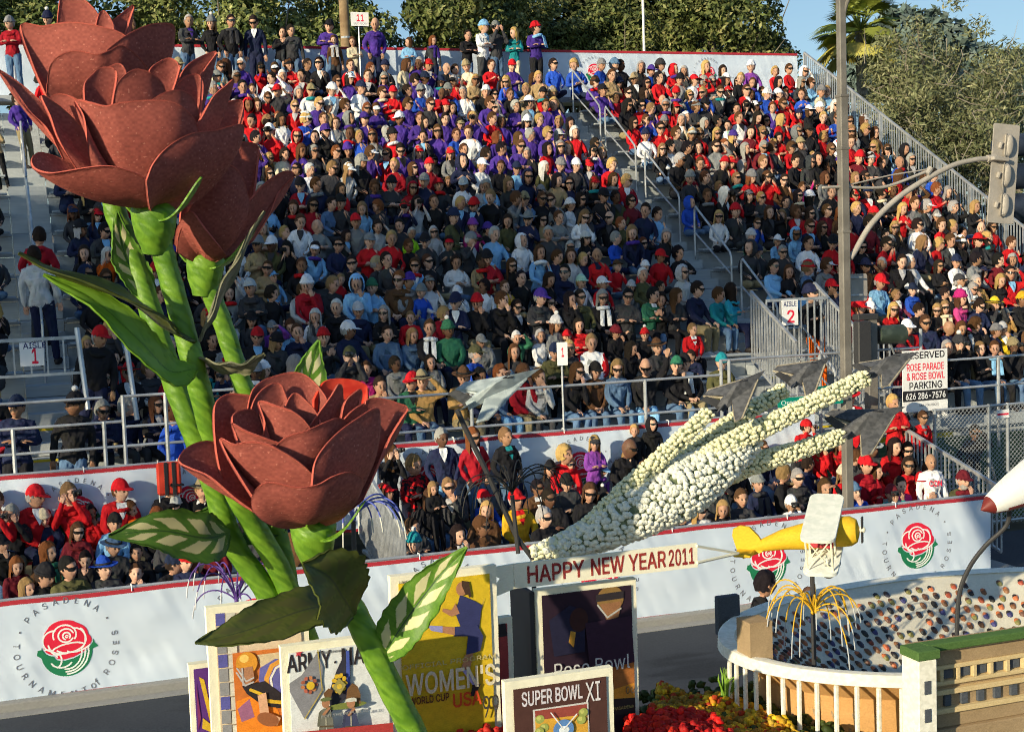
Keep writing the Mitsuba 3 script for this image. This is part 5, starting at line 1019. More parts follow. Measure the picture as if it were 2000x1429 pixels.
# ------------------------------------------------------------------ poster boards on the float
matte('seed_white', proc(lambda p, n, uv: mix((.70, .67, .50), (.84, .81, .66), 0.5*noise(p.x*110, p.y*110, p.z*110)+0.5*fbm(p.x*4, p.y*4, p.z*4))), .85)
def _seed(p, n, uv): return unpack(p, n, uv)*(0.78+0.44*(noise(p.x*120, p.y*120, p.z*120)*.6+.4*noise(p.x*25, p.y*25, p.z*25)))
mat('seed_paint', two({'type': 'principled', 'base_color': proc(_seed), 'roughness': .75, 'specular': .25}))
class Board:
    def __init__(s, label, x0, y0, x1, Y, zb, fw=.045, panel=(.7, .7, .7), y1=None):
        s.Y = Y; a, b = atY(x0, y0, Y), atY(x1, y1 or y0, Y); s.W, s.H = b[0]-a[0], a[2]-zb; s.key = thing('poster_board', label, 'poster'); s.o = np.array([a[0], Y, zb]); s.P = Plane2(s.o, [1, 0, 0], [0, 0, 1])
        part(s.key, 'frame', fn3(trimesh.Trimesh(*trimesh.remesh.subdivide_to_size(*VF(box([a[0], Y+.004, zb], [b[0], Y+.075, a[2]])), .12)), .006, 9), 'seed_white')
        part(s.key, 'picture', s.P.plate(sbox(fw, .02, s.W-fw, s.H-fw), .004, .008), 'seed_paint', color=panel); s.l = 0
    def L(s, px, py): p = atY(px, py, s.Y); return (p[0]-s.o[0], p[2]-s.o[2])
    def clip(s, g): return g.intersection(sbox(.046, .021, s.W-.046, s.H-.046))
    def shape(s, pts, c, nm='figure', raw=False, grow=0):
        g = pts if raw else pol(*[s.L(*p) for p in pts]); g = s.clip(g.buffer(grow) if grow else g); s.l += 1
        if g.area > 1e-5: part(s.key, nm, s.P.plate(g, .013+s.l*.0016, .0015), 'seed_paint', color=c)
    def blob(s, px, py, r, c, ry=None, rot=0, nm='figure'):
        x, y = s.L(px, py); x2, _ = s.L(px+r, py); k = abs(x2-x); s.shape(ell(x, y, k, k*(ry or r)/r, rot), c, nm, True)
    def line(s, pts, w, c, nm='line'):
        x, y = s.L(*pts[0]); x2, _ = s.L(pts[0][0]+w/2, pts[0][1]); s.shape(LineString([s.L(*p) for p in pts]).buffer(abs(x2-x), 4), c, nm, True)
    def text(s, t, px, py, hpx, wpx, c, bold=True):
        x, y = s.L(px, py); h = abs(s.L(px, py-hpx)[1]-y); w = abs(s.L(px+wpx, py)[0]-x); s.l += 1
        part(s.key, 'lettering', s.P.text(t, x, y, h, .014+s.l*.0016, bold, w), 'seed_paint', color=c)
GOLD, NAVY, SKINC, WHT, BLK = (.62, .40, .03), (.03, .035, .12), (.38, .18, .10), (.7, .7, .68), (.025, .022, .025)
b = Board('leftmost poster board, purple with gold light beams, mostly covered', 368, 1298, 452, 10.55, .7, .035, (.10, .03, .20))
for q in (([(388, 1320), (398, 1325), (415, 1400), (409, 1405)], GOLD), ([(396, 1400), (415, 1415), (415, 1429), (394, 1420)], GOLD), ([(382, 1330), (392, 1400), (386, 1429), (382, 1429)], (.2, .03, .12))): b.shape(*q)
b = Board('poster board of a football player in orange helmet beside a strip of tiles', 402, 1187, 600, 10.3, .7, .06, (.62, .52, .36), 1166)
for k in range(9):
    for c in range(2): b.shape([(420+k*1.6+c*20, 1196+k*27), (438+k*1.6+c*20, 1194+k*27), (439+k*1.6+c*20, 1219+k*27), (421+k*1.6+c*20, 1221+k*27)], ((.25, .25, .27), (.62, .60, .50))[c] if k % 3 else ((.10, .10, .35), (.55, .54, .46))[c], 'tile')
b.text('UCLA', 505, 1197, 13, 50, BLK)
b.shape([(452, 1272), (600, 1255), (600, 1440), (462, 1440)], (.55, .16, .03)); b.shape([(500, 1275), (600, 1262), (600, 1340), (520, 1345)], (.60, .48, .30))
b.shape([(460, 1365), (500, 1350), (540, 1380), (560, 1440), (462, 1440)], (.75, .22, .02)); b.shape([(462, 1380), (485, 1360), (495, 1395), (470, 1405)], (.30, .12, .22))
b.shape([(505, 1300), (535, 1282), (560, 1285), (560, 1360), (520, 1345), (503, 1325)], (.12, .12, .38)); b.line([(521, 1345), (518, 1320), (528, 1296), (545, 1286)], 9, (.65, .30, .05)); b.line([(530, 1345), (526, 1320), (536, 1300), (550, 1291)], 4, WHT)
b.shape([(470, 1335), (515, 1325), (548, 1350), (545, 1378), (510, 1372), (480, 1350)], BLK); b.line([(487, 1342), (512, 1352), (507, 1366)], 6, GOLD); b.line([(515, 1363), (545, 1366)], 7, GOLD)
b.blob(479, 1290, 21, (.62, .27, .03), 22); b.blob(474, 1281, 9, (.85, .55, .15), 8); b.shape([(462, 1300), (490, 1296), (494, 1318), (480, 1334), (466, 1325)], SKINC)
for q in ([(460, 1300), (478, 1325), (492, 1318)], [(459, 1308), (476, 1333), (492, 1326)], [(470, 1300), (472, 1332)]): b.line(q, 3, (.45, .43, .42))
b.shape([(500, 1352), (516, 1346), (522, 1385), (545, 1395), (538, 1410), (505, 1392)], (.62, .36, .22)); b.blob(520, 1398, 22, (.28, .10, .04), 13, -25)
b = Board('white army navy game poster board with two hanging pennants and a bear', 548, 1263, 766, 9.95, .7, .05, (.66, .69, .70), 1236)
b.text('ARMY', 559, 1312, 33, 88, BLK); b.text('\u00b7', 650, 1301, 20, 6, BLK); b.text('NAVY', 664, 1298, 33, 92, BLK)
b.shape([(582+9*math.sin(a)*(1 if k % 2 else .42), 1273-9*math.cos(a)*(1 if k % 2 else .42)) for k, a in enumerate(np.linspace(math.pi/5, math.pi*2.2, 11)[:-1])], (.5, .05, .07), 'star')
b.text('OFFICIAL PROGRAM', 626, 1275, 4, 40, (.2, .2, .2), False)
b.shape([(618, 1272), (629, 1300), (626, 1348), (594, 1402), (558, 1336), (588, 1316)], (.22, .23, .25), 'pennant'); b.line([(618, 1256), (628, 1345), (594, 1401)], 2, (.4, .3, .08)); b.shape([(676, 1264), (683, 1290), (682, 1352), (645, 1388), (640, 1352), (656, 1306)], (.03, .032, .05), 'pennant'); b.shape([(674, 1268), (680, 1268), (683, 1350), (675, 1356)], (.06, .09, .38), 'pennant')
for k in range(9): b.blob(602+13*math.cos(k*.7), 1334+14*math.sin(k*.7), 4.2, ((.45, .12, .08), (.5, .2, .08), (.35, .1, .06))[k % 3], 3.4, k*40)
b.blob(604, 1335, 8, (.65, .42, .03), 8)
for k in range(9): b.blob(660+11*math.cos(k*.7), 1330+16*math.sin(k*.7), 5, GOLD, 4, k*33)
b.shape([(658, 1318), (672, 1332), (660, 1352), (646, 1338)], (.32, .28, .08)); b.blob(659, 1335, 5, (.6, .42, .05))
b.blob(672, 1372, 40, (.17, .20, .05), 6); b.shape([(672, 1362), (674, 1340), (684, 1328), (694, 1334), (700, 1350), (700, 1368), (694, 1368), (691, 1358), (682, 1360), (679, 1369), (673, 1369)], (.16, .08, .035), 'bear'); b.shape([(628, 1348), (638, 1338), (646, 1342), (642, 1356), (632, 1364)], (.14, .07, .03), 'bear')
for x, c in ((632, (.16, .16, .13)), (680, (.05, .06, .12))):
    b.shape([(x-11, 1382), (x-3, 1377), (x+9, 1379), (x+14, 1398), (x+19, 1440), (x+6, 1440), (x+2, 1412), (x-3, 1440), (x-14, 1440), (x-12, 1400)], c); b.line([(x-11, 1386), (x-14, 1410)], 5, [q*.8 for q in c]); b.line([(x, 1384), (x+1, 1412)], 2, (.4, .38, .3)); b.line([(x-10, 1412), (x+14, 1411)], 3, (.10, .07, .04)); b.blob(x, 1366, 8, SKINC, 10); b.blob(x, 1359, 11, (.12, .14, .06) if x < 650 else (.55, .55, .5), 4); b.line([(x-4, 1388), (x+6, 1376)], 5, SKINC)
b.text('FOR THE REPUBLIC', 622, 1394, 5, 92, (.3, .3, .3), False); b.shape([(550, 1424), (770, 1402), (770, 1445), (550, 1445)], (.38, .04, .045))
b = Board('tall yellow women\'s world cup poster board with a kicking player in blue', 762, 1126, 969, 10.45, .75, .06, (.60, .42, .02), 1108)
b.text('PASADENA CALIFORNIA', 778, 1139, 5, 52, BLK, False); b.blob(785, 1163, 9, WHT, 14); b.blob(786, 1164, 5, (.2, .2, .3), 8)
b.shape([(897, 1160), (926, 1172), (940, 1180), (945, 1166), (938, 1190), (934, 1228), (900, 1228), (888, 1196)], NAVY); b.shape([(888, 1176), (896, 1196), (880, 1202), (862, 1192), (864, 1186), (880, 1190)], SKINC); b.blob(900, 1148, 11, SKINC, 13); b.shape([(900, 1132), (914, 1134), (915, 1158), (908, 1160), (900, 1142)], (.06, .03, .02)); b.line([(912, 1140), (916, 1162)], 5, (.06, .03, .02))
b.shape([(884, 1222), (930, 1218), (942, 1240), (936, 1268), (908, 1278), (912, 1240), (884, 1240)], NAVY); b.shape([(862, 1221), (886, 1222), (886, 1238), (862, 1233)], SKINC); b.shape([(832, 1219), (862, 1220), (862, 1233), (840, 1229)], (.28, .28, .55)); b.shape([(906, 1276), (922, 1272), (914, 1310), (898, 1304)], SKINC); b.shape([(900, 1306), (914, 1304), (934, 1334), (924, 1340)], (.28, .28, .55)); b.shape([(920, 1334), (936, 1332), (926, 1356), (916, 1356)], BLK)
b.text('OFFICIAL PROGRAM', 782, 1306, 9, 184, (.50, .44, .2), False); b.text('WOMEN\'S', 790, 1356, 40, 176, (.62, .58, .42)); b.text('WORLD CUP', 797, 1374, 14, 78, (.10, .03, .02)); b.text('USA', 880, 1378, 26, 58, (.60, .07, .02)); b.text('99', 938, 1398, 42, 34, (.06, .05, .04), False)
b = Board('narrow poster edge with red and black picture behind the yellow poster', 930, 1212, 1000, 10.8, .75, .05, (.32, .05, .05), 1193)
b.shape([(960, 1215), (985, 1210), (990, 1240), (960, 1245)], BLK)
b = Board('tall dark purple football poster board with white script lettering', 1046, 1152, 1242, 10.7, .75, .05, (.022, .010, .020), 1128)
b.shape([(1060, 1340), (1240, 1300), (1240, 1372), (1060, 1390)], (.62, .25, .03)); b.shape([(1120, 1330), (1240, 1260), (1240, 1330), (1150, 1360)], (.35, .12, .03)); b.shape([(1060, 1372), (1240, 1360), (1240, 1392), (1060, 1400)], (.03, .02, .02))
b.blob(1190, 1168, 26, (.22, .13, .04), 24); b.shape([(1162, 1160), (1216, 1152), (1216, 1166), (1162, 1174)], BLK); b.shape([(1170, 1178), (1212, 1172), (1206, 1202), (1184, 1212)], (.25, .12, .06)); b.line([(1165, 1180), (1184, 1204), (1210, 1186)], 3, (.4, .4, .38))
b.shape([(1070, 1210), (1110, 1180), (1140, 1190), (1140, 1270), (1080, 1280)], (.012, .012, .035)); b.blob(1128, 1208, 18, (.035, .012, .012), 22); b.shape([(1112, 1230), (1122, 1232), (1118, 1262), (1108, 1252)], (.45, .22, .03)); b.shape([(1140, 1215), (1230, 1200), (1236, 1290), (1150, 1310)], (.03, .012, .03))
b.text('Rose Bowl', 1078, 1322, 28, 150, (.5, .5, .52), False); b.text('06', 1218, 1352, 14, 18, (.12, .08, .06), False); b.text('PASADENA', 1195, 1384, 6, 40, (.4, .3, .1), False)
part(b.key, 'side_panel', box([b.o[0]-.045, b.Y+.03, .75], [b.o[0]-.004, b.Y+.5, b.o[2]+b.H-.02]), 'dark_pole')
b = Board('dark brown super bowl poster board at front right with rose picture below', 986, 1332, 1197, 9.6, .7, .06, (.075, .028, .025), 1308)
b.text('SUPER BOWL', 1017, 1378, 27, 120, (.60, .55, .60)); b.text('XI', 1142, 1369, 38, 29, (.66, .62, .66), False)
b.shape([(1039, 1384), (1147, 1368), (1150, 1445), (1042, 1460)], (.55, .53, .5), 'border'); b.shape([(1043, 1386), (1144, 1372), (1147, 1445), (1046, 1460)], (.28, .06, .04)); b.shape([(1043, 1404), (1145, 1392), (1147, 1445), (1046, 1460)], (.60, .33, .04))
for x, y in ((1052, 1402), (1060, 1418), (1136, 1388), (1132, 1402), (1050, 1425)): b.blob(x, y, 9, (.30, .34, .08), 8); b.blob(x-2, y-2, 4, (.5, .5, .15), 4)
b.blob(1097, 1420, 20, (.10, .22, .48), 18); b.blob(1098, 1421, 10, (.7, .75, .8), 7)
for q in ([(1072, 1388), (1097, 1420)], [(1122, 1390), (1097, 1420)]): b.line(q, 2.2, WHT)
# ------------------------------------------------------------------ flower contrails and jets
def blossom(r, seg=8):
    a = np.arange(seg)*2*np.pi/seg; R = [(0, .016), (.25, .024), (.62, .021), (.98, .008), (.8, -.006)]; v = [[0, 0, R[0][1]/.027]]
    for q, (rr, z) in enumerate(R[1:]):
        w = 1+.10*np.cos(a*seg/2)*(q > 0); v += [[math.cos(t)*rr*s, math.sin(t)*rr*s, z/.027] for t, s in zip(a+q*.3, w)]
    f = [[0, 1+i, 1+(i+1) % seg] for i in range(seg)]
    for q in range(3):
        for i in range(seg):
            j = (i+1) % seg; b0, b1 = 1+q*seg, 1+(q+1)*seg; f += [[b0+i, b1+i, b1+j], [b0+i, b1+j, b0+j]]
    return np.array(v)*r, np.array(f)
matte('mum_white', proc(lambda p, n, uv: mix((.60, .61, .50), (.82, .82, .75), noise(p.x*70, p.y*70, p.z*70)*.6+.4*noise(p.x*18, p.y*18, p.z*18))), .8)
matte('mum_cream', proc(lambda p, n, uv: mix((.66, .63, .36), (.85, .83, .62), noise(p.x*60, p.y*60, p.z*60)*.6+.4*noise(p.x*16, p.y*16, p.z*16))), .8)
matte('float_green', proc_c((.10, .13, .07), (.22, .25, .15), 40), .9)
brng = np.random.default_rng(44)
def on_tube(P, R, d):
    P = crom(P, 8); R = np.interp(np.linspace(0, 1, len(P)), np.linspace(0, 1, len(R)), R); seg = np.linalg.norm(np.diff(P, axis=0), axis=1); L = np.r_[0, np.cumsum(seg)]; out = []
    s = 0.0
    while s < L[-1]:
        c = np.array([np.interp(s, L, P[:, k]) for k in range(3)]); c2 = np.array([np.interp(min(s+.02, L[-1]), L, P[:, k]) for k in range(3)]); r = np.interp(s, L, R)
        t = c2-c if np.linalg.norm(c2-c) > 1e-6 else P[-1]-P[-2]; a, b, _ = frame_of(t); n = max(5, int(2*np.pi*r/d)); ph = brng.uniform(0, 6.28)
        for k in range(n):
            q = ph+2*np.pi*(k+brng.uniform(-.25, .25))/n; u = a*math.cos(q)+b*math.sin(q); out.append((c+u*(r+brng.normal(0, .003))+t/np.linalg.norm(t)*brng.normal(0, .25*d), u))
        s += d*.82
    return out, tube(P, R*.97, 14)
YT = 11.0
TR = [(px3((1040, 1082, YT), (1130, 1045, YT), (1220, 960, YT-.05), (1300, 885, YT-.1), (1386, 803, YT-.15)), [.05, .07, .075, .06, .05], 'cream'),
      (px3((1060, 1078, YT), (1230, 985, YT+.1), (1330, 900, YT+.15), (1430, 825, YT+.2), (1532, 760, YT+.2)), [.06, .09, .085, .065, .055], 'cream'),
      (px3((1080, 1075, YT), (1280, 960, YT), (1420, 870, YT-.1), (1550, 806, YT-.15), (1690, 738, YT-.2)), [.06, .10, .085, .07, .058], 'cream'),
      (px3((1080, 1085, YT), (1280, 1000, YT), (1430, 920, YT+.05), (1540, 885, YT+.1), (1645, 850, YT+.1)), [.06, .10, .09, .07, .058], 'cream'),
      (px3((1045, 1078, YT), (1140, 1052, YT), (1230, 1005, YT-.05), (1330, 955, YT-.05), (1420, 895, YT-.05), (1475, 862, YT)), [.035, .11, .19, .22, .14, .06], 'white')]
tk = thing('contrail_sculpture', 'sweeping contrails of white chrysanthemums rising to four grey jets', 'flower sculpture')
bl = []
for P, R, c in TR:
    pts, core = on_tube(P, np.array(R)*(.98 if c == 'cream' else 1.08), .039 if c == 'cream' else .052); part(tk, 'core', core, 'float_green', smooth=True); bl += [(p, u, c) for p, u in pts]
bl.sort(key=lambda q: (q[1][1] > .25, np.linalg.norm(q[0]-EYE)))
bv, bf = blossom(.0235, 5); rest = {'white': [], 'cream': []}
for i, (p, u, c) in enumerate(bl):
    a, b, _ = frame_of(u+brng.normal(0, .18, 3)); n = np.cross(a, b); s = brng.uniform(.85, 1.2); s *= 1.38 if c == 'white' else .96; m = TM((bv[:, :1]*a+bv[:, 1:2]*b+bv[:, 2:3]*n*(1 if n@u > 0 else -1))*s+p, bf)
    if i < 300: part(tk, 'blossom', m, 'mum_'+c, smooth=True)
    else: rest[c].append(m)
for c in rest: part(tk, 'blossom_cover', rest[c], 'mum_'+c, smooth=True, kind='stuff')
matte('jet_grey', proc_c((.06, .062, .068), (.10, .102, .11), 30, 2), .7); matte('jet_tan', proc_c((.26, .22, .16), (.36, .32, .24), 30, 2), .8); matte('jet_silver', proc_c((.26, .31, .33), (.40, .46, .47), 18, 2), .4, .5)
def jet(label, nose, tail, up, L, span, mats=('jet_grey', 'jet_tan', 'dark_pole')):
    k = thing('model_jet', label, 'model aircraft', 'grey model jets on the float'); nose, tail = np.array(nose, float), np.array(tail, float); x = nose-tail; x /= np.linalg.norm(x); up = np.array(up, float); z = up-x*(up@x); z /= np.linalg.norm(z); y = np.cross(z, x); c = (nose+tail)/2
    Q = lambda v: c+np.array(v, float)[:, :1]*x*L+np.array(v, float)[:, 1:2]*y*span+np.array(v, float)[:, 2:3]*z*L
    hull = lambda v: man(m3.Manifold.hull_points(Q(v)))
    part(k, 'canopy', hull([(.22, 0, .10), (.10, .03, .155), (.10, -.03, .155), (.02, 0, .178), (.14, .045, .125), (.14, -.045, .125)]), 'dark_pole')
    part(k, 'nozzle', hull([(-.40, .07, .03), (-.40, -.07, .03), (-.45, .06, .012), (-.45, -.06, .012), (-.44, .06, .03), (-.44, -.06, .03)]), 'dark_pole')
    part(k, 'fuselage', hull([(.5, 0, 0), (.12, .13, 0), (.12, -.13, 0), (-.42, .12, 0), (-.42, -.12, 0), (.16, 0, .15), (-.05, .03, .17), (-.05, -.03, .17), (-.42, 0, .06), (.1, 0, -.03), (-.35, 0, -.03)]), mats[0])
    for s in (1, -1):
        part(k, 'wing', hull([(.30, .06*s, .012), (.26, .02*s, -.01), (-.30, .5*s, .006), (-.42, .47*s, .006), (-.22, .10*s, .05), (-.20, .10*s, -.012), (-.34, .5*s, -.004)]), mats[0])
        part(k, 'wing_edge', tube(Q([(.30, .06*s, -.004), (-.30, .5*s, -.006), (-.42, .47*s, -.006), (-.22, .10*s, -.014)]), .011, 5), mats[1])
        part(k, 'tail_fin', hull([(-.30, .03*s, .04), (-.45, .03*s, .03), (-.46, .22*s, .20), (-.56, .24*s, .19), (-.30, .045*s, .03), (-.50, .23*s, .17)]), mats[2] if s > 0 else mats[0])
    return k
jet('dark grey model jet at the end of the left contrail', atY(1500, 718, 10.8), atY(1392, 808, 10.85), (.15, -.42, .9), .58, .46)
jet('dark grey model jet at the end of the second contrail from left', atY(1628, 693, 11.2), atY(1532, 758, 11.2), (.1, -.5, .85), .54, .48)
jet('dark grey model jet highest at right beside the reserved parking sign', atY(1790, 690, 10.75), atY(1690, 738, 10.8), (.1, -.34, .93), .58, .46)
jet('large dark grey model jet at the end of the lowest contrail', atY(1765, 795, 11.0), atY(1640, 852, 11.1), (.1, -.5, .86), .70, .66)
jk = jet('silvery blue model jet on a black pole right of the lowest rose', atY(1050, 722, 11.0), atY(905, 795, 11.05), (-.1, -.72, .68), .76, .40, ('jet_silver', 'jet_silver', 'jet_grey'))
part(jk, 'pole', tube(px3((893, 800, 11.02), (905, 828, 11.02), (950, 920, 11.02), (1010, 1050, 11.02), (1040, 1090, 11.02), (1046, 1200, 11.02)), .022, 8), 'dark_pole')
# ------------------------------------------------------------------ fireworks sprays
def spray(label, px, py, Y, R, n, col, tip, seed, up=.5, droop=.9, r=.008, pole=None):
    k = thing('firework_spray', label, 'firework ornament'); c = atY(px, py, Y); rg = np.random.default_rng(seed)
    for i in range(n):
        a = 2*np.pi*(i+rg.uniform(-.3, .3))/n; d = np.array([math.cos(a), math.sin(a), 0]); h = up*rg.uniform(.3, 1.25); q = R*rg.uniform(.75, 1.05)
        P = bez([c, c+d*q*.35+[0, 0, q*h], c+d*q*.95+[0, 0, q*h*.9], c+d*q+[0, 0, q*(h*.6-droop*rg.uniform(.5, 1.1))]], 13); m = tube(P, np.linspace(r, r*.7, 13), 5)
        t = np.repeat(np.arange(13), 5) > 9; cc = np.where(np.r_[t, False, True][:, None], np.array(tip), np.array(col)); part(k, 'strand', m, 'paint', smooth=True, color=cc)
    part(k, 'hub', trimesh.creation.icosphere(1, r*2.6).apply_translation(c), 'paint', color=np.array(col))
    if pole is not None: part(k, 'pole', tube([c-[0, 0, .02], np.array(pole)], .019, 8), 'dark_pole')
    return k
SIL = (.45, .46, .48)
spray('gold firework spray with silver tips in front of the model stadium', 1588, 1195, 10.7, .46, 19, (.62, .36, .02), SIL, 1, .75, 1.15, .008, atY(1590, 1300, 10.7)-[0, 0, .6])
spray('purple firework spray above the football player poster', 462, 1172, 10.9, .42, 15, (.10, .05, .26), (.6, .6, .65), 2, 1.0, .6, .007, atY(462, 1240, 10.9))
spray('blue firework spray right of the lowest rose', 690, 1012, 10.95, .42, 15, (.10, .13, .52), (.6, .6, .55), 3, .9, .9, .009, atY(694, 1200, 10.95))
spray('thin black firework spray around the leaning black pole', 1000, 962, 11.0, .50, 18, (.02, .02, .022), (.03, .03, .03), 4, .6, .7, .006, atY(1012, 1080, 11.0))
# ------------------------------------------------------------------ towed banner and biplane
matte('yellow_petal', proc(lambda p, n, uv: mix((.58, .33, .012), (.74, .50, .03), noise(p.x*70, p.y*70, p.z*70)*.5+.5*fbm(p.x*9, p.y*9, p.z*9))), .7)
k = thing('towed_banner', 'white swallow tailed happy new year banner towed by the yellow biplane', 'banner')
YB_ = 10.55; a, b2 = atY(1005, 1142, YB_), atY(1363, 1114, YB_); t1 = atY(1363, 1064, YB_); z0, z1 = (a[2]+b2[2])/2, (atY(1005, 1097, YB_)[2]+t1[2])/2
PB = Plane2([a[0], YB_, z0], [1, 0, 0], [0, 0, 1]); Wb, Hb = b2[0]-a[0], z1-z0; x0 = atY(945, 1110, YB_)[0]-a[0]
part(k, 'board', PB.plate(pol((0, 0), (Wb, 0), (Wb, Hb), (0, Hb)), -.03, .03), 'seed_white')
part(k, 'tail', PB.plate(pol((-.002, 0), (x0, -.07), (x0*.45, Hb*.45), (x0, Hb*.93), (-.002, Hb)), -.028, .024), 'seed_white')
matte('brush_red', proc_c((.22, .02, .02), (.34, .05, .04), 40, 2), .8)
for t, u, w in (('HAPPY', .06, .31), ('NEW', .40, .19), ('YEAR', .61, .21), ('2011', .83, .15)): part(k, 'lettering', PB.text(t, u*Wb, .18*Hb, .66*Hb, .002, True, w*Wb), 'brush_red')
hk = atY(1442, 1080, 10.75)
for z in (.04, Hb-.02): part(k, 'tow_line', tube([PB.O+[Wb-.01, -.01, z], hk], .013, 6), 'seed_white')
k = thing('model_biplane', 'yellow model biplane with white wings on a black pole', 'model aircraft')
C = atY(1585, 1048, 10.75); s_ = float((C-EYE)@FW)/FOC; RB_ = rotz(-math.radians(40))
def lp_(px, py, y=0.): return np.array([(px-1585)*s_, y, (1048-py)*s_+(px-1585)*s_*.06])
def W_(m): return TM(np.asarray(m.vertices)@RB_.T+C, m.faces)
def bp_(nm, m, bs, smooth=False): return part(k, nm, W_(m), bs, smooth=smooth)
bp_('fuselage', tube([lp_(1446, 1072), lp_(1488, 1063), lp_(1530, 1052), lp_(1575, 1046), lp_(1620, 1042), lp_(1634, 1040)], [.028, .055, .09, .118, .122, .122], 14), 'yellow_petal', 50)
bp_('engine_cowl', tube([lp_(1632, 1040), lp_(1638, 1039), lp_(1660, 1038), lp_(1672, 1038), lp_(1676, 1038)], [.125, .132, .13, .10, .04], 14), 'yellow_petal', 40)
tf = pol(*[((x-1430)*s_, (1080-y)*s_) for x, y in ((1452, 1084), (1440, 1066), (1432, 1040), (1434, 1028), (1446, 1022), (1464, 1024), (1480, 1040), (1490, 1056), (1488, 1070))]).buffer(.012).buffer(-.004)
bp_('rudder', Plane2(lp_(1430, 1080)+[0, -.02, 0], [1, 0, 0], [0, 0, 1]).plate(tf, -.02, .04), 'yellow_petal'); a_, b_ = lp_(1440, 1072), lp_(1476, 1072); bp_('tailplane', rbox(a_+[0, -.24, -.012], b_+[0, .24, .012], .01), 'yellow_petal')
matte('wing_white', proc_c((.62, .66, .62), (.74, .76, .72), 22, 3), .7)
HS, BK = .37, rotx(math.radians(22))
wx0, wx1 = lp_(1576, 1048)[0], lp_(1642, 1048)[0]
for zz, nm in ((.185, 'upper_wing'), (-.155, 'lower_wing')):
    m = extr(sbox(wx0, -HS, wx1, HS).buffer(-.07).buffer(.07), .03); bp_(nm, TM((np.asarray(m.vertices)+[0, 0, zz])@BK.T, m.faces), 'wing_white')
for y in (-.32, -.13, .13, .32):
    xa, xb = wx0+.04, wx1-.04; q_ = lambda x, z: BK@np.array([x, y, z])
    for x in (xa, xb): bp_('strut', tube([q_(x, -.13), q_(x, .19)], .009, 6), 'seed_white')
    for u, v_ in ((xa, xb), (xb, xa)): bp_('wire', tube([q_(u, -.13), q_(v_, .19)], .006, 5), 'seed_white')
bp_('cockpit_panel', rbox(lp_(1585, 1048)+[0, -.13, -.07], lp_(1630, 1048)+[0, -.11, .09], .01), 'vinyl_red')
pc = lp_(1682, 1036); bp_('propeller', rbox(pc-[.008, .03, .115], pc+[.008, .03, .115], .007), 'dark_pole'); bp_('spinner', move(trimesh.creation.icosphere(2, .03), pc), 'seed_white', True)
for y in (-.17, .17):
    wc = lp_(1622, 1048, y)-[0, 0, .27]; bp_('wheel', xf(trimesh.creation.cylinder(.06, .035, sections=18), rotx(math.pi/2), wc), 'dark_pole'); bp_('wheel_strut', tube([wc, wc+[-.02, 0, .16]], .009, 6), 'seed_white')
part(k, 'pole', tube([C-[0, 0, .10], atY(1589, 1200, 10.75)-[0, 0, 1.2]], .021, 8), 'dark_pole')
# ------------------------------------------------------------------ white nose of the next float figure on a curved pole
k = thing('airship_figure', 'white pointed float figure with maroon tip entering at the right edge', 'float figure')
a_, b_ = atY(1916, 996, 9.6), atY(2110, 886, 9.6); d = b_-a_; P = [a_+d*t for t in np.linspace(0, 1, 12)]; R = .25*np.sqrt(np.clip(np.linspace(0.0, .55, 12)*1.9, .0004, 1)); ms = tube(P, R, 22); v = np.array(ms.vertices)
cc = np.tile((.74, .74, .72), (len(v), 1)); tt = (v-a_)@d/(d@d); cc[(tt < .05)|((v[:, 2]-(a_[2]+tt*d[2]) < -.045)&(tt < .40))] = (.17, .025, .02)
part(k, 'hull', ms, 'paint', smooth=50, color=None) if False else part(k, 'hull', ms, 'paint', smooth=True, color=cc)
part(k, 'pole', tube(crom(px3((1972, 985, 9.7), (1966, 1025, 9.75), (1925, 1065, 9.85), (1892, 1110, 9.95), (1873, 1165, 10.0), (1868, 1260, 10.0)), 6), .019, 8), 'dark_pole')
# ------------------------------------------------------------------ model stadium float
matte('seed_tan', proc(lambda p, n, uv: mix((.24, .165, .09), (.40, .29, .17), .5*noise(p.x*100, p.y*100, p.z*100)+.5*fbm(p.x*5, p.y*5, p.z*5))), .85)
matte('seed_orange', proc(lambda p, n, uv: mix((.42, .22, .075), (.58, .34, .14), .5*noise(p.x*90, p.y*90, p.z*90)+.5*fbm(p.x*4, p.y*4, p.z*9))), .85)
matte('seed_sand', proc(lambda p, n, uv: mix((.50, .37, .18), (.64, .50, .28), .6*noise(p.x*100, p.y*100, p.z*100)+.4*fbm(p.x*5, p.y*5, p.z*5))), .85)
matte('seed_green', proc(lambda p, n, uv: mix((.035, .09, .02), (.10, .18, .05), .5*noise(p.x*100, p.y*100, p.z*100)+.5*fbm(p.x*6, p.y*6, p.z*6))), .85)
matte('seed_slate', proc(lambda p, n, uv: mix((.05, .06, .075), (.09, .10, .12), noise(p.x*100, p.y*100, p.z*100))), .85)
matte('rim_white', proc_c((.70, .68, .58), (.82, .80, .70), 30, 3), .8)
matte('bowl_cream', proc(lambda p, n, uv: mix((.54, .50, .40), (.72, .68, .56), .5*noise(p.x*80, p.y*80, p.z*80)+.5*fbm(p.x*4, p.y*4, p.z*4))), .85)
sk = thing('model_stadium', 'model oval stadium float with white columns and painted crowd on its bowl', 'model stadium')
SC, SA, SB, SZ = np.array([8.72, 11.07]), 2.74, 1.66, 1.66
def ellp(t, k=1.0, dz=0.0, tilt=True):
    return np.array([SC[0]+SA*k*math.cos(t), SC[1]+(SB-SA*(1-k))*math.sin(t) if k > 1.0 else SC[1]+SB*k*math.sin(t), SZ+dz])
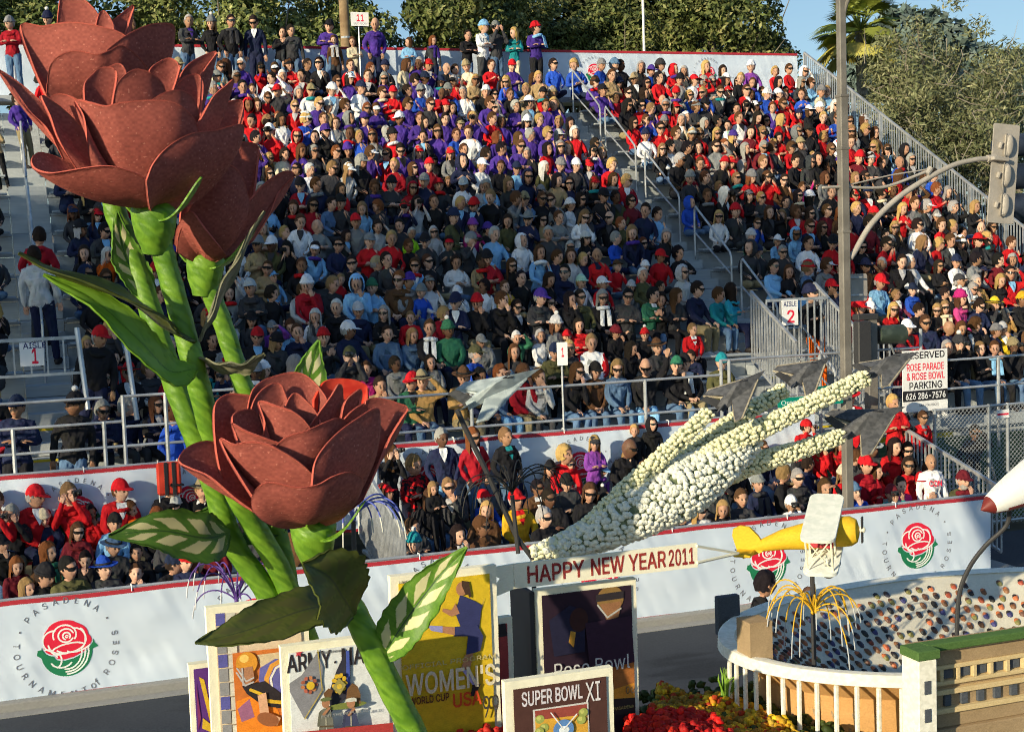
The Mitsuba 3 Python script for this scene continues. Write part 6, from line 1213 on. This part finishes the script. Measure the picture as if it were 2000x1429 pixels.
def ring_wall(t0, t1, prof, n=90):                  # prof: list of (scale offset in metres outwards, z)
    ts = np.linspace(t0, t1, n); v = [[SC[0]+(SA+o)*math.cos(t), SC[1]+(SB+o)*math.sin(t), z] for t in ts for o, z in prof]; m = len(prof); f = []
    for i in range(n-1):
        for j in range(m-1): f.append([i*m+j, (i+1)*m+j, (i+1)*m+j+1, i*m+j+1])
    return TM(v, f)
FULL = (0, 2*np.pi)
part(sk, 'rim', ring_wall(*FULL, [(-.10, SZ+.0), (.0, SZ+.02), (.05, SZ+.015), (.055, SZ-.085), (.0, SZ-.095)], 140), 'rim_white', smooth=40)
part(sk, 'bowl', ring_wall(*FULL, [(-.08, SZ-.005), (-.30, SZ-.10), (-.75, SZ-.38), (-1.15, SZ-.62)], 140), 'bowl_cream', smooth=40)
part(sk, 'outer_wall', ring_wall(*FULL, [(-.02, SZ-.095), (-.30, SZ-.30), (-.36, .45)], 140), 'seed_orange', smooth=30)
part(sk, 'field', TM(*[np.vstack([[[SC[0], SC[1], SZ-.63]], [[SC[0]+(SA-1.1)*math.cos(t), SC[1]+(SB-1.1)*math.sin(t), SZ-.63] for t in np.linspace(0, 6.2832, 60)]]), [[0, i, i+1] for i in range(1, 60)]]), 'seed_green')
# the painted spectators: gumdrop dabs in rows round the bowl
srng = np.random.default_rng(66); dabs = []
CS = [(.02, .018, .02), (.03, .03, .05), (.10, .05, .03), (.20, .09, .04), (.45, .13, .05), (.05, .05, .16), (.16, .15, .05), (.30, .06, .03), (.02, .02, .02), (.12, .06, .04)]
for r in range(9):
    o = -.26-.095*r; z = np.interp(-o, [.08, .30, .75, 1.15], [SZ-.005, SZ-.10, SZ-.38, SZ-.62]); per = 2*np.pi*math.sqrt(((SA+o)**2+(SB+o)**2)/2); n = int(per/.108)
    for i in range(n):
        t = 2*np.pi*(i+srng.uniform(-.09, .09)+.5*(r % 2))/n
        if srng.random() < .1: continue
        c = np.array([SC[0]+(SA+o)*math.cos(t), SC[1]+(SB+o)*math.sin(t), z+.004]); px, py = proj(c)
        if px > 2040 or (r == 0 and srng.random() < .3): continue
        inw = np.array([-math.cos(t)*SB, -math.sin(t)*SA, 0]); inw /= np.linalg.norm(inw); sl = inw*.80-np.array([0, 0, .55]); nn = inw*.55+np.array([0, 0, .8]); sd = np.cross(nn, sl); q = []
        for a in np.linspace(0, 2*np.pi, 8, endpoint=False): q.append((math.cos(a)*.034*(1 if math.sin(a) > -.3 else 1.15), -math.sin(a)*.052))
        v = [c+sd*x+sl*y for x, y in q]+[c+sd*x*.6+sl*y*.6+nn*.020 for x, y in q]+[c+nn*.024]
        f = [[k, (k+1) % 8, 8+(k+1) % 8] for k in range(8)]+[[k, 8+(k+1) % 8, 8+k] for k in range(8)]+[[8+k, 8+(k+1) % 8, 16] for k in range(8)]
        col = np.array(CS[srng.integers(len(CS))])*srng.uniform(.8, 1.3); head = np.array(CS[srng.choice([0, 2, 3, 4, 8])])
        cc = np.tile(col, (17, 1)); cc[[1, 2, 3, 9, 10, 11]] = head; dabs.append((np.linalg.norm(c-EYE)+(5 if not 1400 < px < 2000 or not 1100 < py < 1320 else 0), TM(v, f), cc))
dabs.sort(key=lambda d: d[0])
for d in dabs[:300]: part(sk, 'painted_spectator', d[1], 'paint', color=d[2])
part(sk, 'painted_spectator_rest', [d[1] for d in dabs[300:]], 'paint', color=np.vstack([d[2] for d in dabs[300:]]), kind='stuff')
# columns and arches of the near side
for i, t in enumerate(np.linspace(math.pi*.98, math.pi*1.72, 30)):
    p = np.array([SC[0]+(SA+.03)*math.cos(t), SC[1]+(SB+.03)*math.sin(t)]); px, py = proj([p[0], p[1], 1.5])
    if px > 1790: break
    part(sk, 'column', rbox([p[0]-.017, p[1]-.017, .45], [p[0]+.017, p[1]+.017, SZ-.097], .006), 'rim_white')
for i, t in enumerate(np.linspace(math.pi*.99, math.pi*1.72, 22)):
    if i < 2: continue
    c = np.array([SC[0]+(SA-.352)*math.cos(t), SC[1]+(SB-.352)*math.sin(t), 0]); tg = np.array([-SA*math.sin(t), SB*math.cos(t), 0]); tg /= np.linalg.norm(tg); P = Plane2([c[0], c[1], .45], tg, [0, 0, 1]); w = .13
    if proj(c+[0, 0, 1.3])[0] > 1800: break
    g = pol((-w, 0), (w, 0), (w, .70), (w*.6, .82), (-w*.6, .82), (-w, .70)); part(sk, 'arch_recess', P.plate(g.difference(g.buffer(-.018)), .004, .03), 'seed_tan'); part(sk, 'arch_panel', P.plate(g.buffer(-.018), .0, .012), 'seed_tan' if i < 5 else 'seed_orange')
# block towers on the left of the rim
def tower(nm, px, py, Y, w, d, h, bs): p = atY(px, py, Y); part(sk, nm, fn3(trimesh.Trimesh(*trimesh.remesh.subdivide_to_size(*VF(box([p[0], Y, p[2]], [p[0]+w, Y+d, p[2]+h])), .09)), .004, 11), bs)
p0 = atZ(1466, 1288, SZ+.0)
part(sk, 'end_block', fn3(trimesh.Trimesh(*trimesh.remesh.subdivide_to_size(*VF(box([p0[0], p0[1], SZ-.09], [p0[0]+.22, p0[1]+.24, SZ+.32])), .09)), .004, 11), 'seed_tan')
p1 = atY(1404, 1242, 12.1); part(sk, 'scoreboard', rbox([p1[0], 12.1, p1[2]], [p1[0]+.24, 12.18, p1[2]+.38], .01), 'seed_slate')
# entrance building at the right
YE = 9.15; q0, q1 = atY(1775, 1429, YE), atY(1775, 1262, YE)
def EX(px): return atY(px, 1340, YE)[0]
def EZ(py): return atY(1850, py, YE)[2]
EW = thing('model_entrance', 'sandy model entrance building with rows of dark windows and green roof edge', 'model building')
def slab(nm, x0, x1, z0, z1, y0, y1, bs, b=.008): part(EW, nm, rbox([x0, y0, z0], [x1, y1, z1], b), bs)
slab('pillar', EX(1776), EX(1812), .5, EZ(1273), YE-.12, YE+.1, 'rim_white'); slab('pillar_cap', EX(1776)-.01, EX(1818), EZ(1272), EZ(1254), YE-.13, YE+.11, 'seed_green')
for y in (1325, 1379, 1425): slab('pillar_window', EX(1787), EX(1800), EZ(y+13), EZ(y-13), YE-.126, YE-.05, 'seed_slate', .003)
xr = EX(2080); fy = YE
slab('wall', EX(1812), xr, .5, EZ(1430), fy+.06, fy+.3, 'seed_tan'); slab('wall_core', EX(1812), xr, EZ(1430)+.002, EZ(1268), fy+.10, fy+.3, 'seed_tan')
slab('roof_edge', EX(1810), xr, EZ(1268)+.001, EZ(1253), fy-.02, fy+.10, 'seed_green'); slab('cornice', EX(1812), xr, EZ(1272), EZ(1268), fy+.02, fy+.10, 'seed_sand', .003)
for a_, b_ in ((1311, 1303), (1342, 1334), (1361, 1351), (1398, 1388)): slab('string_course', EX(1822), xr, EZ(a_), EZ(b_), fy+.05, fy+.12, 'seed_sand', .004)
for i in range(11):
    x = 1845+i*32.5; slab('mullion', EX(x), EX(x+7), EZ(1334)+.001, EZ(1311)-.001, fy+.052, fy+.12, 'seed_sand', .003)
    slab('window', EX(x+8), EX(x+31), EZ(1332), EZ(1312), fy+.085, fy+.11, 'seed_slate', .003)
    slab('window', EX(x+12), EX(x+25), EZ(1386), EZ(1363), fy+.075, fy+.11, 'seed_slate', .003)
slab('wall_band', EX(1822), xr, EZ(1303)+.001, EZ(1273), fy+.07, fy+.12, 'seed_tan', .003)
# ------------------------------------------------------------------ float deck and flower beds
struct('float_deck', [box([1.0, 9.3, .35], [9.8, 12.6, .62])], 'float_green', label='low green deck of the float')
def bed(nm, label, n, region, cols, r, seed, hgt):
    rg = np.random.default_rng(seed); V, F, C, k = [], [], [], 0; g = pol(*region); x0, y0, x1, y1 = g.bounds; bv2, bf2 = blossom(1.0, 4)
    while n:
        x, y = rg.uniform(x0, x1), rg.uniform(y0, y1)
        if not g.contains(Point(x, y)): continue
        n -= 1; z = hgt(x, y)+.10*(meshkit.noise(np.array([x*5, y*5, seed]))-.5)+rg.normal(0, .02); d = np.array([rg.normal(0, .35), rg.normal(-.35, .3), 1]); d /= np.linalg.norm(d); a, b, _ = frame_of(d); q = np.cross(a, b); q *= np.sign(q@d); s = r*rg.uniform(.7, 1.25)
        V.append((bv2[:, :1]*a+bv2[:, 1:2]*b+bv2[:, 2:3]*q)*s+[x, y, z]); F.append(bf2+k); k += len(bv2)
        c = np.array(cols[rg.integers(len(cols))])*rg.uniform(.7, 1.2) if meshkit.noise(np.array([x*3, y*3, seed+5.])) > .35 or len(cols) < 3 else np.array(cols[-1])*rg.uniform(.6, 1.0); C.append(np.tile(c, (len(bv2), 1)))
    single(nm, TM(np.vstack(V), np.vstack(F)), 'leafy', label, 'flowers', smooth=True, kind='stuff', color=np.vstack(C))
RED_, OR_, YE_, GR_ = (.62, .015, .012), (.72, .14, .01), (.80, .52, .02), (.07, .10, .02)
za = atY(1300, 1400, 10.4)[2]
def X_(px, Y): return atY(px, 1400, Y)[0]
bed('red_flowers', 'bright red chrysanthemums at the foot of the yellow and brown posters', 1150, [(X_(800, 9.9), 9.6), (X_(1005, 9.9), 9.6), (X_(1000, 10.3), 10.35), (X_(830, 10.3), 10.35)], [RED_, RED_, (.6, .03, .02)], .040, 71, lambda x, y: za+.08)
bed('red_flowers', 'red chrysanthemum bank right of the front poster', 1900, [(X_(1190, 9.7), 9.5), (X_(1430, 9.7), 9.5), (X_(1380, 10.5), 10.5), (X_(1225, 10.6), 10.6)], [RED_, (.66, .03, .012), RED_, (.45, .012, .012)], .039, 72, lambda x, y: za-.10+.08*np.sin(x*2.2)**2)
bed('yellow_flowers', 'orange and yellow chrysanthemum bed below the stadium columns', 3100, [(X_(1370, 9.6), 9.55), (X_(1640, 9.6), 9.55), (X_(1560, 10.2), 10.2), (X_(1470, 11.0), 11.2), (X_(1300, 11.8), 11.9), (X_(1240, 10.8), 10.7), (X_(1370, 10.4), 10.4)], [(.62, .36, .02), YE_, (.55, .22, .015), (.42, .28, .03), (.55, .06, .015), (.34, .19, .02)], .037, 73, lambda x, y: za-.26-.02*(y-10.5))
bed('green_leaves', 'dark green leaf cover between the flower beds', 1200, [(X_(830, 9.6), 9.45), (X_(1720, 9.6), 9.45), (X_(1480, 11.9), 11.9), (X_(1280, 12.1), 12.1), (X_(850, 10.5), 10.5)], [GR_, (.03, .05, .01)], .05, 74, lambda x, y: za-.32-.02*(y-10.5))
g_ = []; rg = np.random.default_rng(3)
c = atY(1420, 1345, 11.2)
for i in range(14): e = c+[rg.normal(0, .05), rg.normal(0, .05), rg.uniform(.08, .2)]; g_.append(tube([c+[rg.normal(0, .03), 0, -.2], (c+e)/2+[rg.normal(0, .02), 0, .02], e], [.012, .010, .002], 4))
single('grass_tuft', g_, 'leaf_bright', 'thin green grass tuft left of the stadium columns', 'plant', kind='stuff')
# ------------------------------------------------------------------ street furniture
YL = 18.05
lp = thing('lamp_post', 'tall square brown lamp post rising through the picture at right', 'lamp post')
b0 = atY(1656, 960, YL); part(lp, 'post', rbox([b0[0]-.065, YL-.065, .1], [b0[0]+.065, YL+.065, 7.3], .012), 'pole_paint'); part(lp, 'upper_post', rbox([b0[0]-.055, YL-.055, 7.3], [b0[0]+.055, YL+.055, 11.5], .012), 'pole_paint')
part(lp, 'arm', tube(crom([[b0[0], YL, 8.3], [b0[0]+.12, YL-.1, 8.75], [b0[0]+.5, YL-.5, 9.4]], 6), .03, 8), 'pole_paint')
for z in (7.3, 6.55, 5.35): part(lp, 'band', rbox([b0[0]-.075, YL-.075, z-.02], [b0[0]+.075, YL+.075, z+.02], .005), 'pole_paint')
sm = thing('traffic_mast', 'curved brown mast arm carrying the traffic signal from the lamp post', 'traffic mast')
part(sm, 'arm', tube(crom(px3((1660, 505, YL), (1672, 487, YL), (1705, 434, YL), (1765, 378, YL), (1850, 328, YL), (1900, 313, YL), (1936, 309, YL)), 6), np.linspace(.045, .038, 37), 10), 'signal_paint', smooth=True)
part(sm, 'cross_arm', tube(crom(px3((1606, 367, YL), (1640, 365, YL), (1700, 367, YL), (1740, 362, YL), (1812, 334, YL)), 5), .022, 8), 'signal_paint', smooth=True)
part(sm, 'brace', tube(px3((1654, 362, YL), (1740, 342, YL), (1815, 330, YL)), .011, 6), 'signal_paint')
part(sm, 'coupling', tube(px3((1928, 310, YL), (1945, 309, YL)), .055, 10), 'signal_paint'); part(sm, 'clamp', tube(px3((1810, 340, YL), (1818, 328, YL)), .045, 10), 'signal_paint')
ts = thing('traffic_signal', 'back of a tall brown grey traffic signal with rounded backplate', 'traffic signal')
a, bq, c_ = atY(1928, 434, YL), atY(1978, 438, YL), atY(1940, 240, YL); Pt = Plane2(a, bq-a, c_-a); Wt, Ht = np.linalg.norm(bq-a), np.linalg.norm(c_-a)
part(ts, 'backplate', Pt.plate(sbox(0, 0, Wt, Ht).buffer(-.03).buffer(.03), -.01, .02), 'signal_paint')
for i in range(3):
    y = Ht*(.17+.30*i); part(ts, 'lamp_housing', Pt.put(rbox([Wt*.40, y-.15, .01], [Wt*.64, y+.20, .07], .03)), 'signal_paint')
    sp = trimesh.creation.icosphere(2, 1.0); sp = TM(np.asarray(sp.vertices)*[Wt*.13, .15, .03]+[Wt*.56, y+.03, .07], sp.faces); part(ts, 'lamp_back', Pt.put(sp), 'signal_paint', smooth=True)
    part(ts, 'hinge', Pt.put(tube([[Wt*.26, y-.02, .02], [Wt*.26, y+.06, .05]], .03, 8)), 'signal_paint')
part(ts, 'spine', Pt.put(tube([[Wt*.40, .1, .06], [Wt*.42, Ht-.15, .06]], .012, 6)), 'pole_paint')
part(ts, 'bracket', Pt.put(rbox([-.05, Ht*.62, .0], [Wt*.5, Ht*.66, .12], .01)), 'signal_paint')
sb = thing('sign_back', 'plain grey back of a square sign strapped to the lamp post', 'sign'); p, q = atY(1643, 590, YL+.09), atY(1699, 534, YL+.09)
part(sb, 'panel', Plane2(p, [1, .15, 0], [0, 0, 1]).plate(sbox(0, 0, q[0]-p[0], q[2]-p[2]).buffer(-.04).buffer(.04), 0, .008), 'signal_paint')
for y in (.08, .34): part(sb, 'strap', rbox([p[0], YL+.075, p[2]+y], [p[0]+.36, YL+.088, p[2]+y+.025], .003), 'steel')
matte('sign_green', (.0, .24, .17), .45, .5)
def street_sign(label, px0, py0, px1, py1, Y, texts, slope=.0):
    k = thing('street_sign', label, 'street sign'); p, q = atY(px0, py1, Y), atY(px1, py0, Y); P = Plane2(p, [1, -slope, 0], [0, 0, 1]); w, h = (q[0]-p[0]), q[2]-p[2]
    part(k, 'blade', P.plate(sbox(0, 0, w, h).buffer(-.025).buffer(.025), 0, .012), 'sign_green')
    for t, x, y, hh, f in texts: part(k, 'lettering', P.text(t, x*w, y*h, hh*h, .014, False, f*w), 'ink_white')
    part(k, 'bracket', rbox(p+[w-.02, -.02, h*.3], p+[w+.09, .04, h*.6], .01), 'pole_paint')
street_sign('green street sign with white lettering lower and longer on the lamp post', 1519, 768, 1646, 797, YL-.1, [('Orange Grove', .04, .28, .44, .72), ('BLVD', .85, .34, .30, .11)])
street_sign('green street sign behind the lower one, mostly covered by a contrail', 1580, 752, 1648, 778, YL+.12, [('Colorado', .06, .25, .5, .85)], -.3)
k = thing('signal_post', 'short brown post with black pedestrian signal right of the lamp post', 'post'); p = atY(1701, 700, 21.05)
part(k, 'post', rbox([p[0]-.09, 20.97, .1], [p[0]+.09, 21.13, 3.85], .012), 'pole_paint'); w = atY(1680, 660, 21.0); part(k, 'signal_head', rbox([w[0]-.16, 20.8, w[2]-.42], [w[0]+.1, 20.98, w[2]+.3], .02), 'dark_pole'); part(k, 'cap', rbox([p[0]-.3, 20.95, 3.85], [p[0]+.1, 21.15, 3.95], .01), 'dark_pole')
k = thing('flood_lamp', 'dark green drum shaped flood lamp on the fence beside the brown post', 'lamp'); p, q = atY(1712, 654, 21.1), atY(1764, 652, 21.1); matte('drum_green', proc_c((.035, .05, .04), (.06, .08, .065), 8), .5)
part(k, 'drum', tube([p, p+(q-p)*.02, p+(q-p)*.3, q-(q-p)*.04, q], [.12, .16, .165, .17, .15], 20), 'drum_green', smooth=40); part(k, 'bracket', tube([(p+q)/2+[0, 0, -.14], (p+q)/2+[.18, .1, -.42]], .02, 6), 'steel'); part(k, 'lens', tube([p-(q-p)*.03, p+(q-p)*.01], .125, 20), 'dark_pole')
# reserved parking sign
k = thing('parking_sign', 'large white reserved parking sign with red and black lettering on the fence', 'sign'); p, q = atY(1764, 806, 21.2), atY(1850, 680, 21.2); w, h = q[0]-p[0], q[2]-p[2]; P = Plane2(p, [1, 0, 0], [0, 0, 1])
part(k, 'panel', P.put(box([0, 0, -.02], [w, h, 0])), 'ink_white'); part(k, 'black_band', P.plate(sbox(.0, .17*h, w, .345*h), .001, .0015), 'ink_black')
for t, x, y, hh, f, c, o in (('RESERVED', .03, .865, .105, .91, 'ink_black', .001), ('ROSE PARADE', .08, .67, .11, .84, 'ink_red', .001), ('& ROSE BOWL', .08, .52, .11, .86, 'ink_red', .001), ('PARKING', .13, .37, .11, .75, 'ink_black', .001), ('626 286-7576', .05, .205, .10, .9, 'ink_white', .003), ('CALL FOR PRICES', .35, .08, .035, .45, 'ink_grey', .001)):
    part(k, 'lettering', P.text(t, x*w, y*h, hh*h, o, True, f*w), c)
# chain link fence
k = thing('chain_link_fence', 'grey chain link fence with small notice right of the lower stand', 'fence'); YC_ = 20.9; xa, xb, zb, zt_ = atY(1822, 900, YC_)[0], atY(2060, 900, YC_)[0], .08, atY(1900, 795, YC_)[2]
for z in (zt_, zb+.05): part(k, 'rail', tube([[xa, YC_, z], [xb, YC_, z]], .024, 8), 'steel')
for px in (1826, 1932, 1968, 2040): x = atY(px, 880, YC_)[0]; part(k, 'post', tube([[x, YC_, zb-.1], [x, YC_, zt_+.03]], .03, 8), 'steel')
ms = []; H = zt_-zb; st = .085
for i in range(int((xb-xa+H)/st)):
    for s in (1, -1):
        x0_ = xa-H+i*st; p0, p1 = (x0_, zb), (x0_+H, zt_)
        u0, u1 = max(0, (xa-p0[0])/H), min(1, (xb-p0[0])/H)
        if u1 <= u0: continue
        f_ = lambda u: (p0[0]+H*u, zb+H*u) if s > 0 else (p0[0]+H*u, zt_-H*u)
        a_, b_ = f_(u0), f_(u1); ms.append(bar([a_[0], YC_-.006*s, a_[1]], [b_[0], YC_-.006*s, b_[1]], .0075))
part(k, 'wire_mesh', ms, 'steel', kind='stuff')
p, q = atY(1947, 817, YC_-.05), atY(1971, 799, YC_-.05); P = Plane2(p, [1, 0, 0], [0, 0, 1]); k2 = thing('notice', 'small white notice with red band tied to the chain link fence', 'notice'); part(k2, 'panel', P.put(box([0, 0, -.01], [q[0]-p[0], q[2]-p[2], 0])), 'ink_white'); part(k2, 'band', P.plate(sbox(.01, .05, q[0]-p[0]-.01, .085), .001, .001), 'ink_red')
k = thing('fence_brace', 'slanting steel brace behind the chain link fence', 'brace'); part(k, 'tube', tube([atY(1935, 900, 21.2), atY(1955, 985, 21.6)], .025, 6), 'steel')
# poles behind the stand
k = thing('utility_pole', 'brown wooden pole behind the standing spectators', 'pole'); p = atY(675, 60, 37.5); part(k, 'pole', tube([[p[0]+.05, 37.5, -.05], [p[0], 37.5, 9], [p[0]-.05, 37.5, 15]], [.16, .135, .12], 10), 'wood', smooth=True); part(k, 'steel_band', tube([[p[0], 37.5, 10.9], [p[0], 37.5, 10.95]], .145, 10), 'steel')
k = thing('flag_pole', 'thin white flagpole behind the top banner', 'pole'); p = atY(1257, 60, 36.6); part(k, 'pole', tube([[p[0], 36.6, -.05], [p[0], 36.6, 16]], .035, 8), 'ink_white')
# dark rounded bars beyond the signal, standing in for something unidentified
k = thing('bar_stack', 'three dark blue rounded bars stacked behind the traffic signal', 'round_bar'); matte('bar_blue', proc_c((.018, .026, .045), (.035, .045, .07), 3), .5)
for y0, y1 in ((264, 308), (322, 372), (380, 440)):
    a_, b_ = atY(1945, (y0+y1)/2, 33), atY(2120, (y0+y1)/2-10, 33); r = .5*(y1-y0)/70.0; part(k, 'round_bar', tube([a_, a_+(b_-a_)*.01, a_+(b_-a_)*.04, b_], [r*.5, r*.85, r, r], 20), 'bar_blue', smooth=40)
part(k, 'stand', box(atY(1965, 450, 33.2)*[1, 1, 0], atY(2100, 450, 33.9)*[1, 1, 0]+[0, 0, atY(1965, 440, 33)[2]]), 'dark_pole')
# red folding chair bag hung on the stand banner
k = thing('folding_chair', 'red and black folded camp chair leaning on the stand banner', 'chair'); p, q = atY(308, 968, 20.75), atY(352, 900, 20.75)
matte('chair_red', proc_c((.50, .03, .015), (.66, .06, .03), 6), .7)
part(k, 'seat_cloth', rbox([p[0], 20.72, p[2]], [q[0], 20.80, q[2]], .03), 'chair_red')
for u in (.3, .62): part(k, 'strap', rbox([p[0]+(q[0]-p[0])*u, 20.705, p[2]], [p[0]+(q[0]-p[0])*(u+.16), 20.722, q[2]], .006), 'ink_black')
for u in (.1, .9): part(k, 'leg', tube([[p[0]+(q[0]-p[0])*u, 20.82, p[2]-.5], [p[0]+(q[0]-p[0])*u, 20.82, q[2]+.03]], .014, 6), 'steel')
print('entries', len(scene), 'people', len(people), 'labels', len(labels), 'tris', sum(len(meshkit.WRITTEN[d['filename']][1]) for d in scene.values() if d.get('type') == 'ply'))
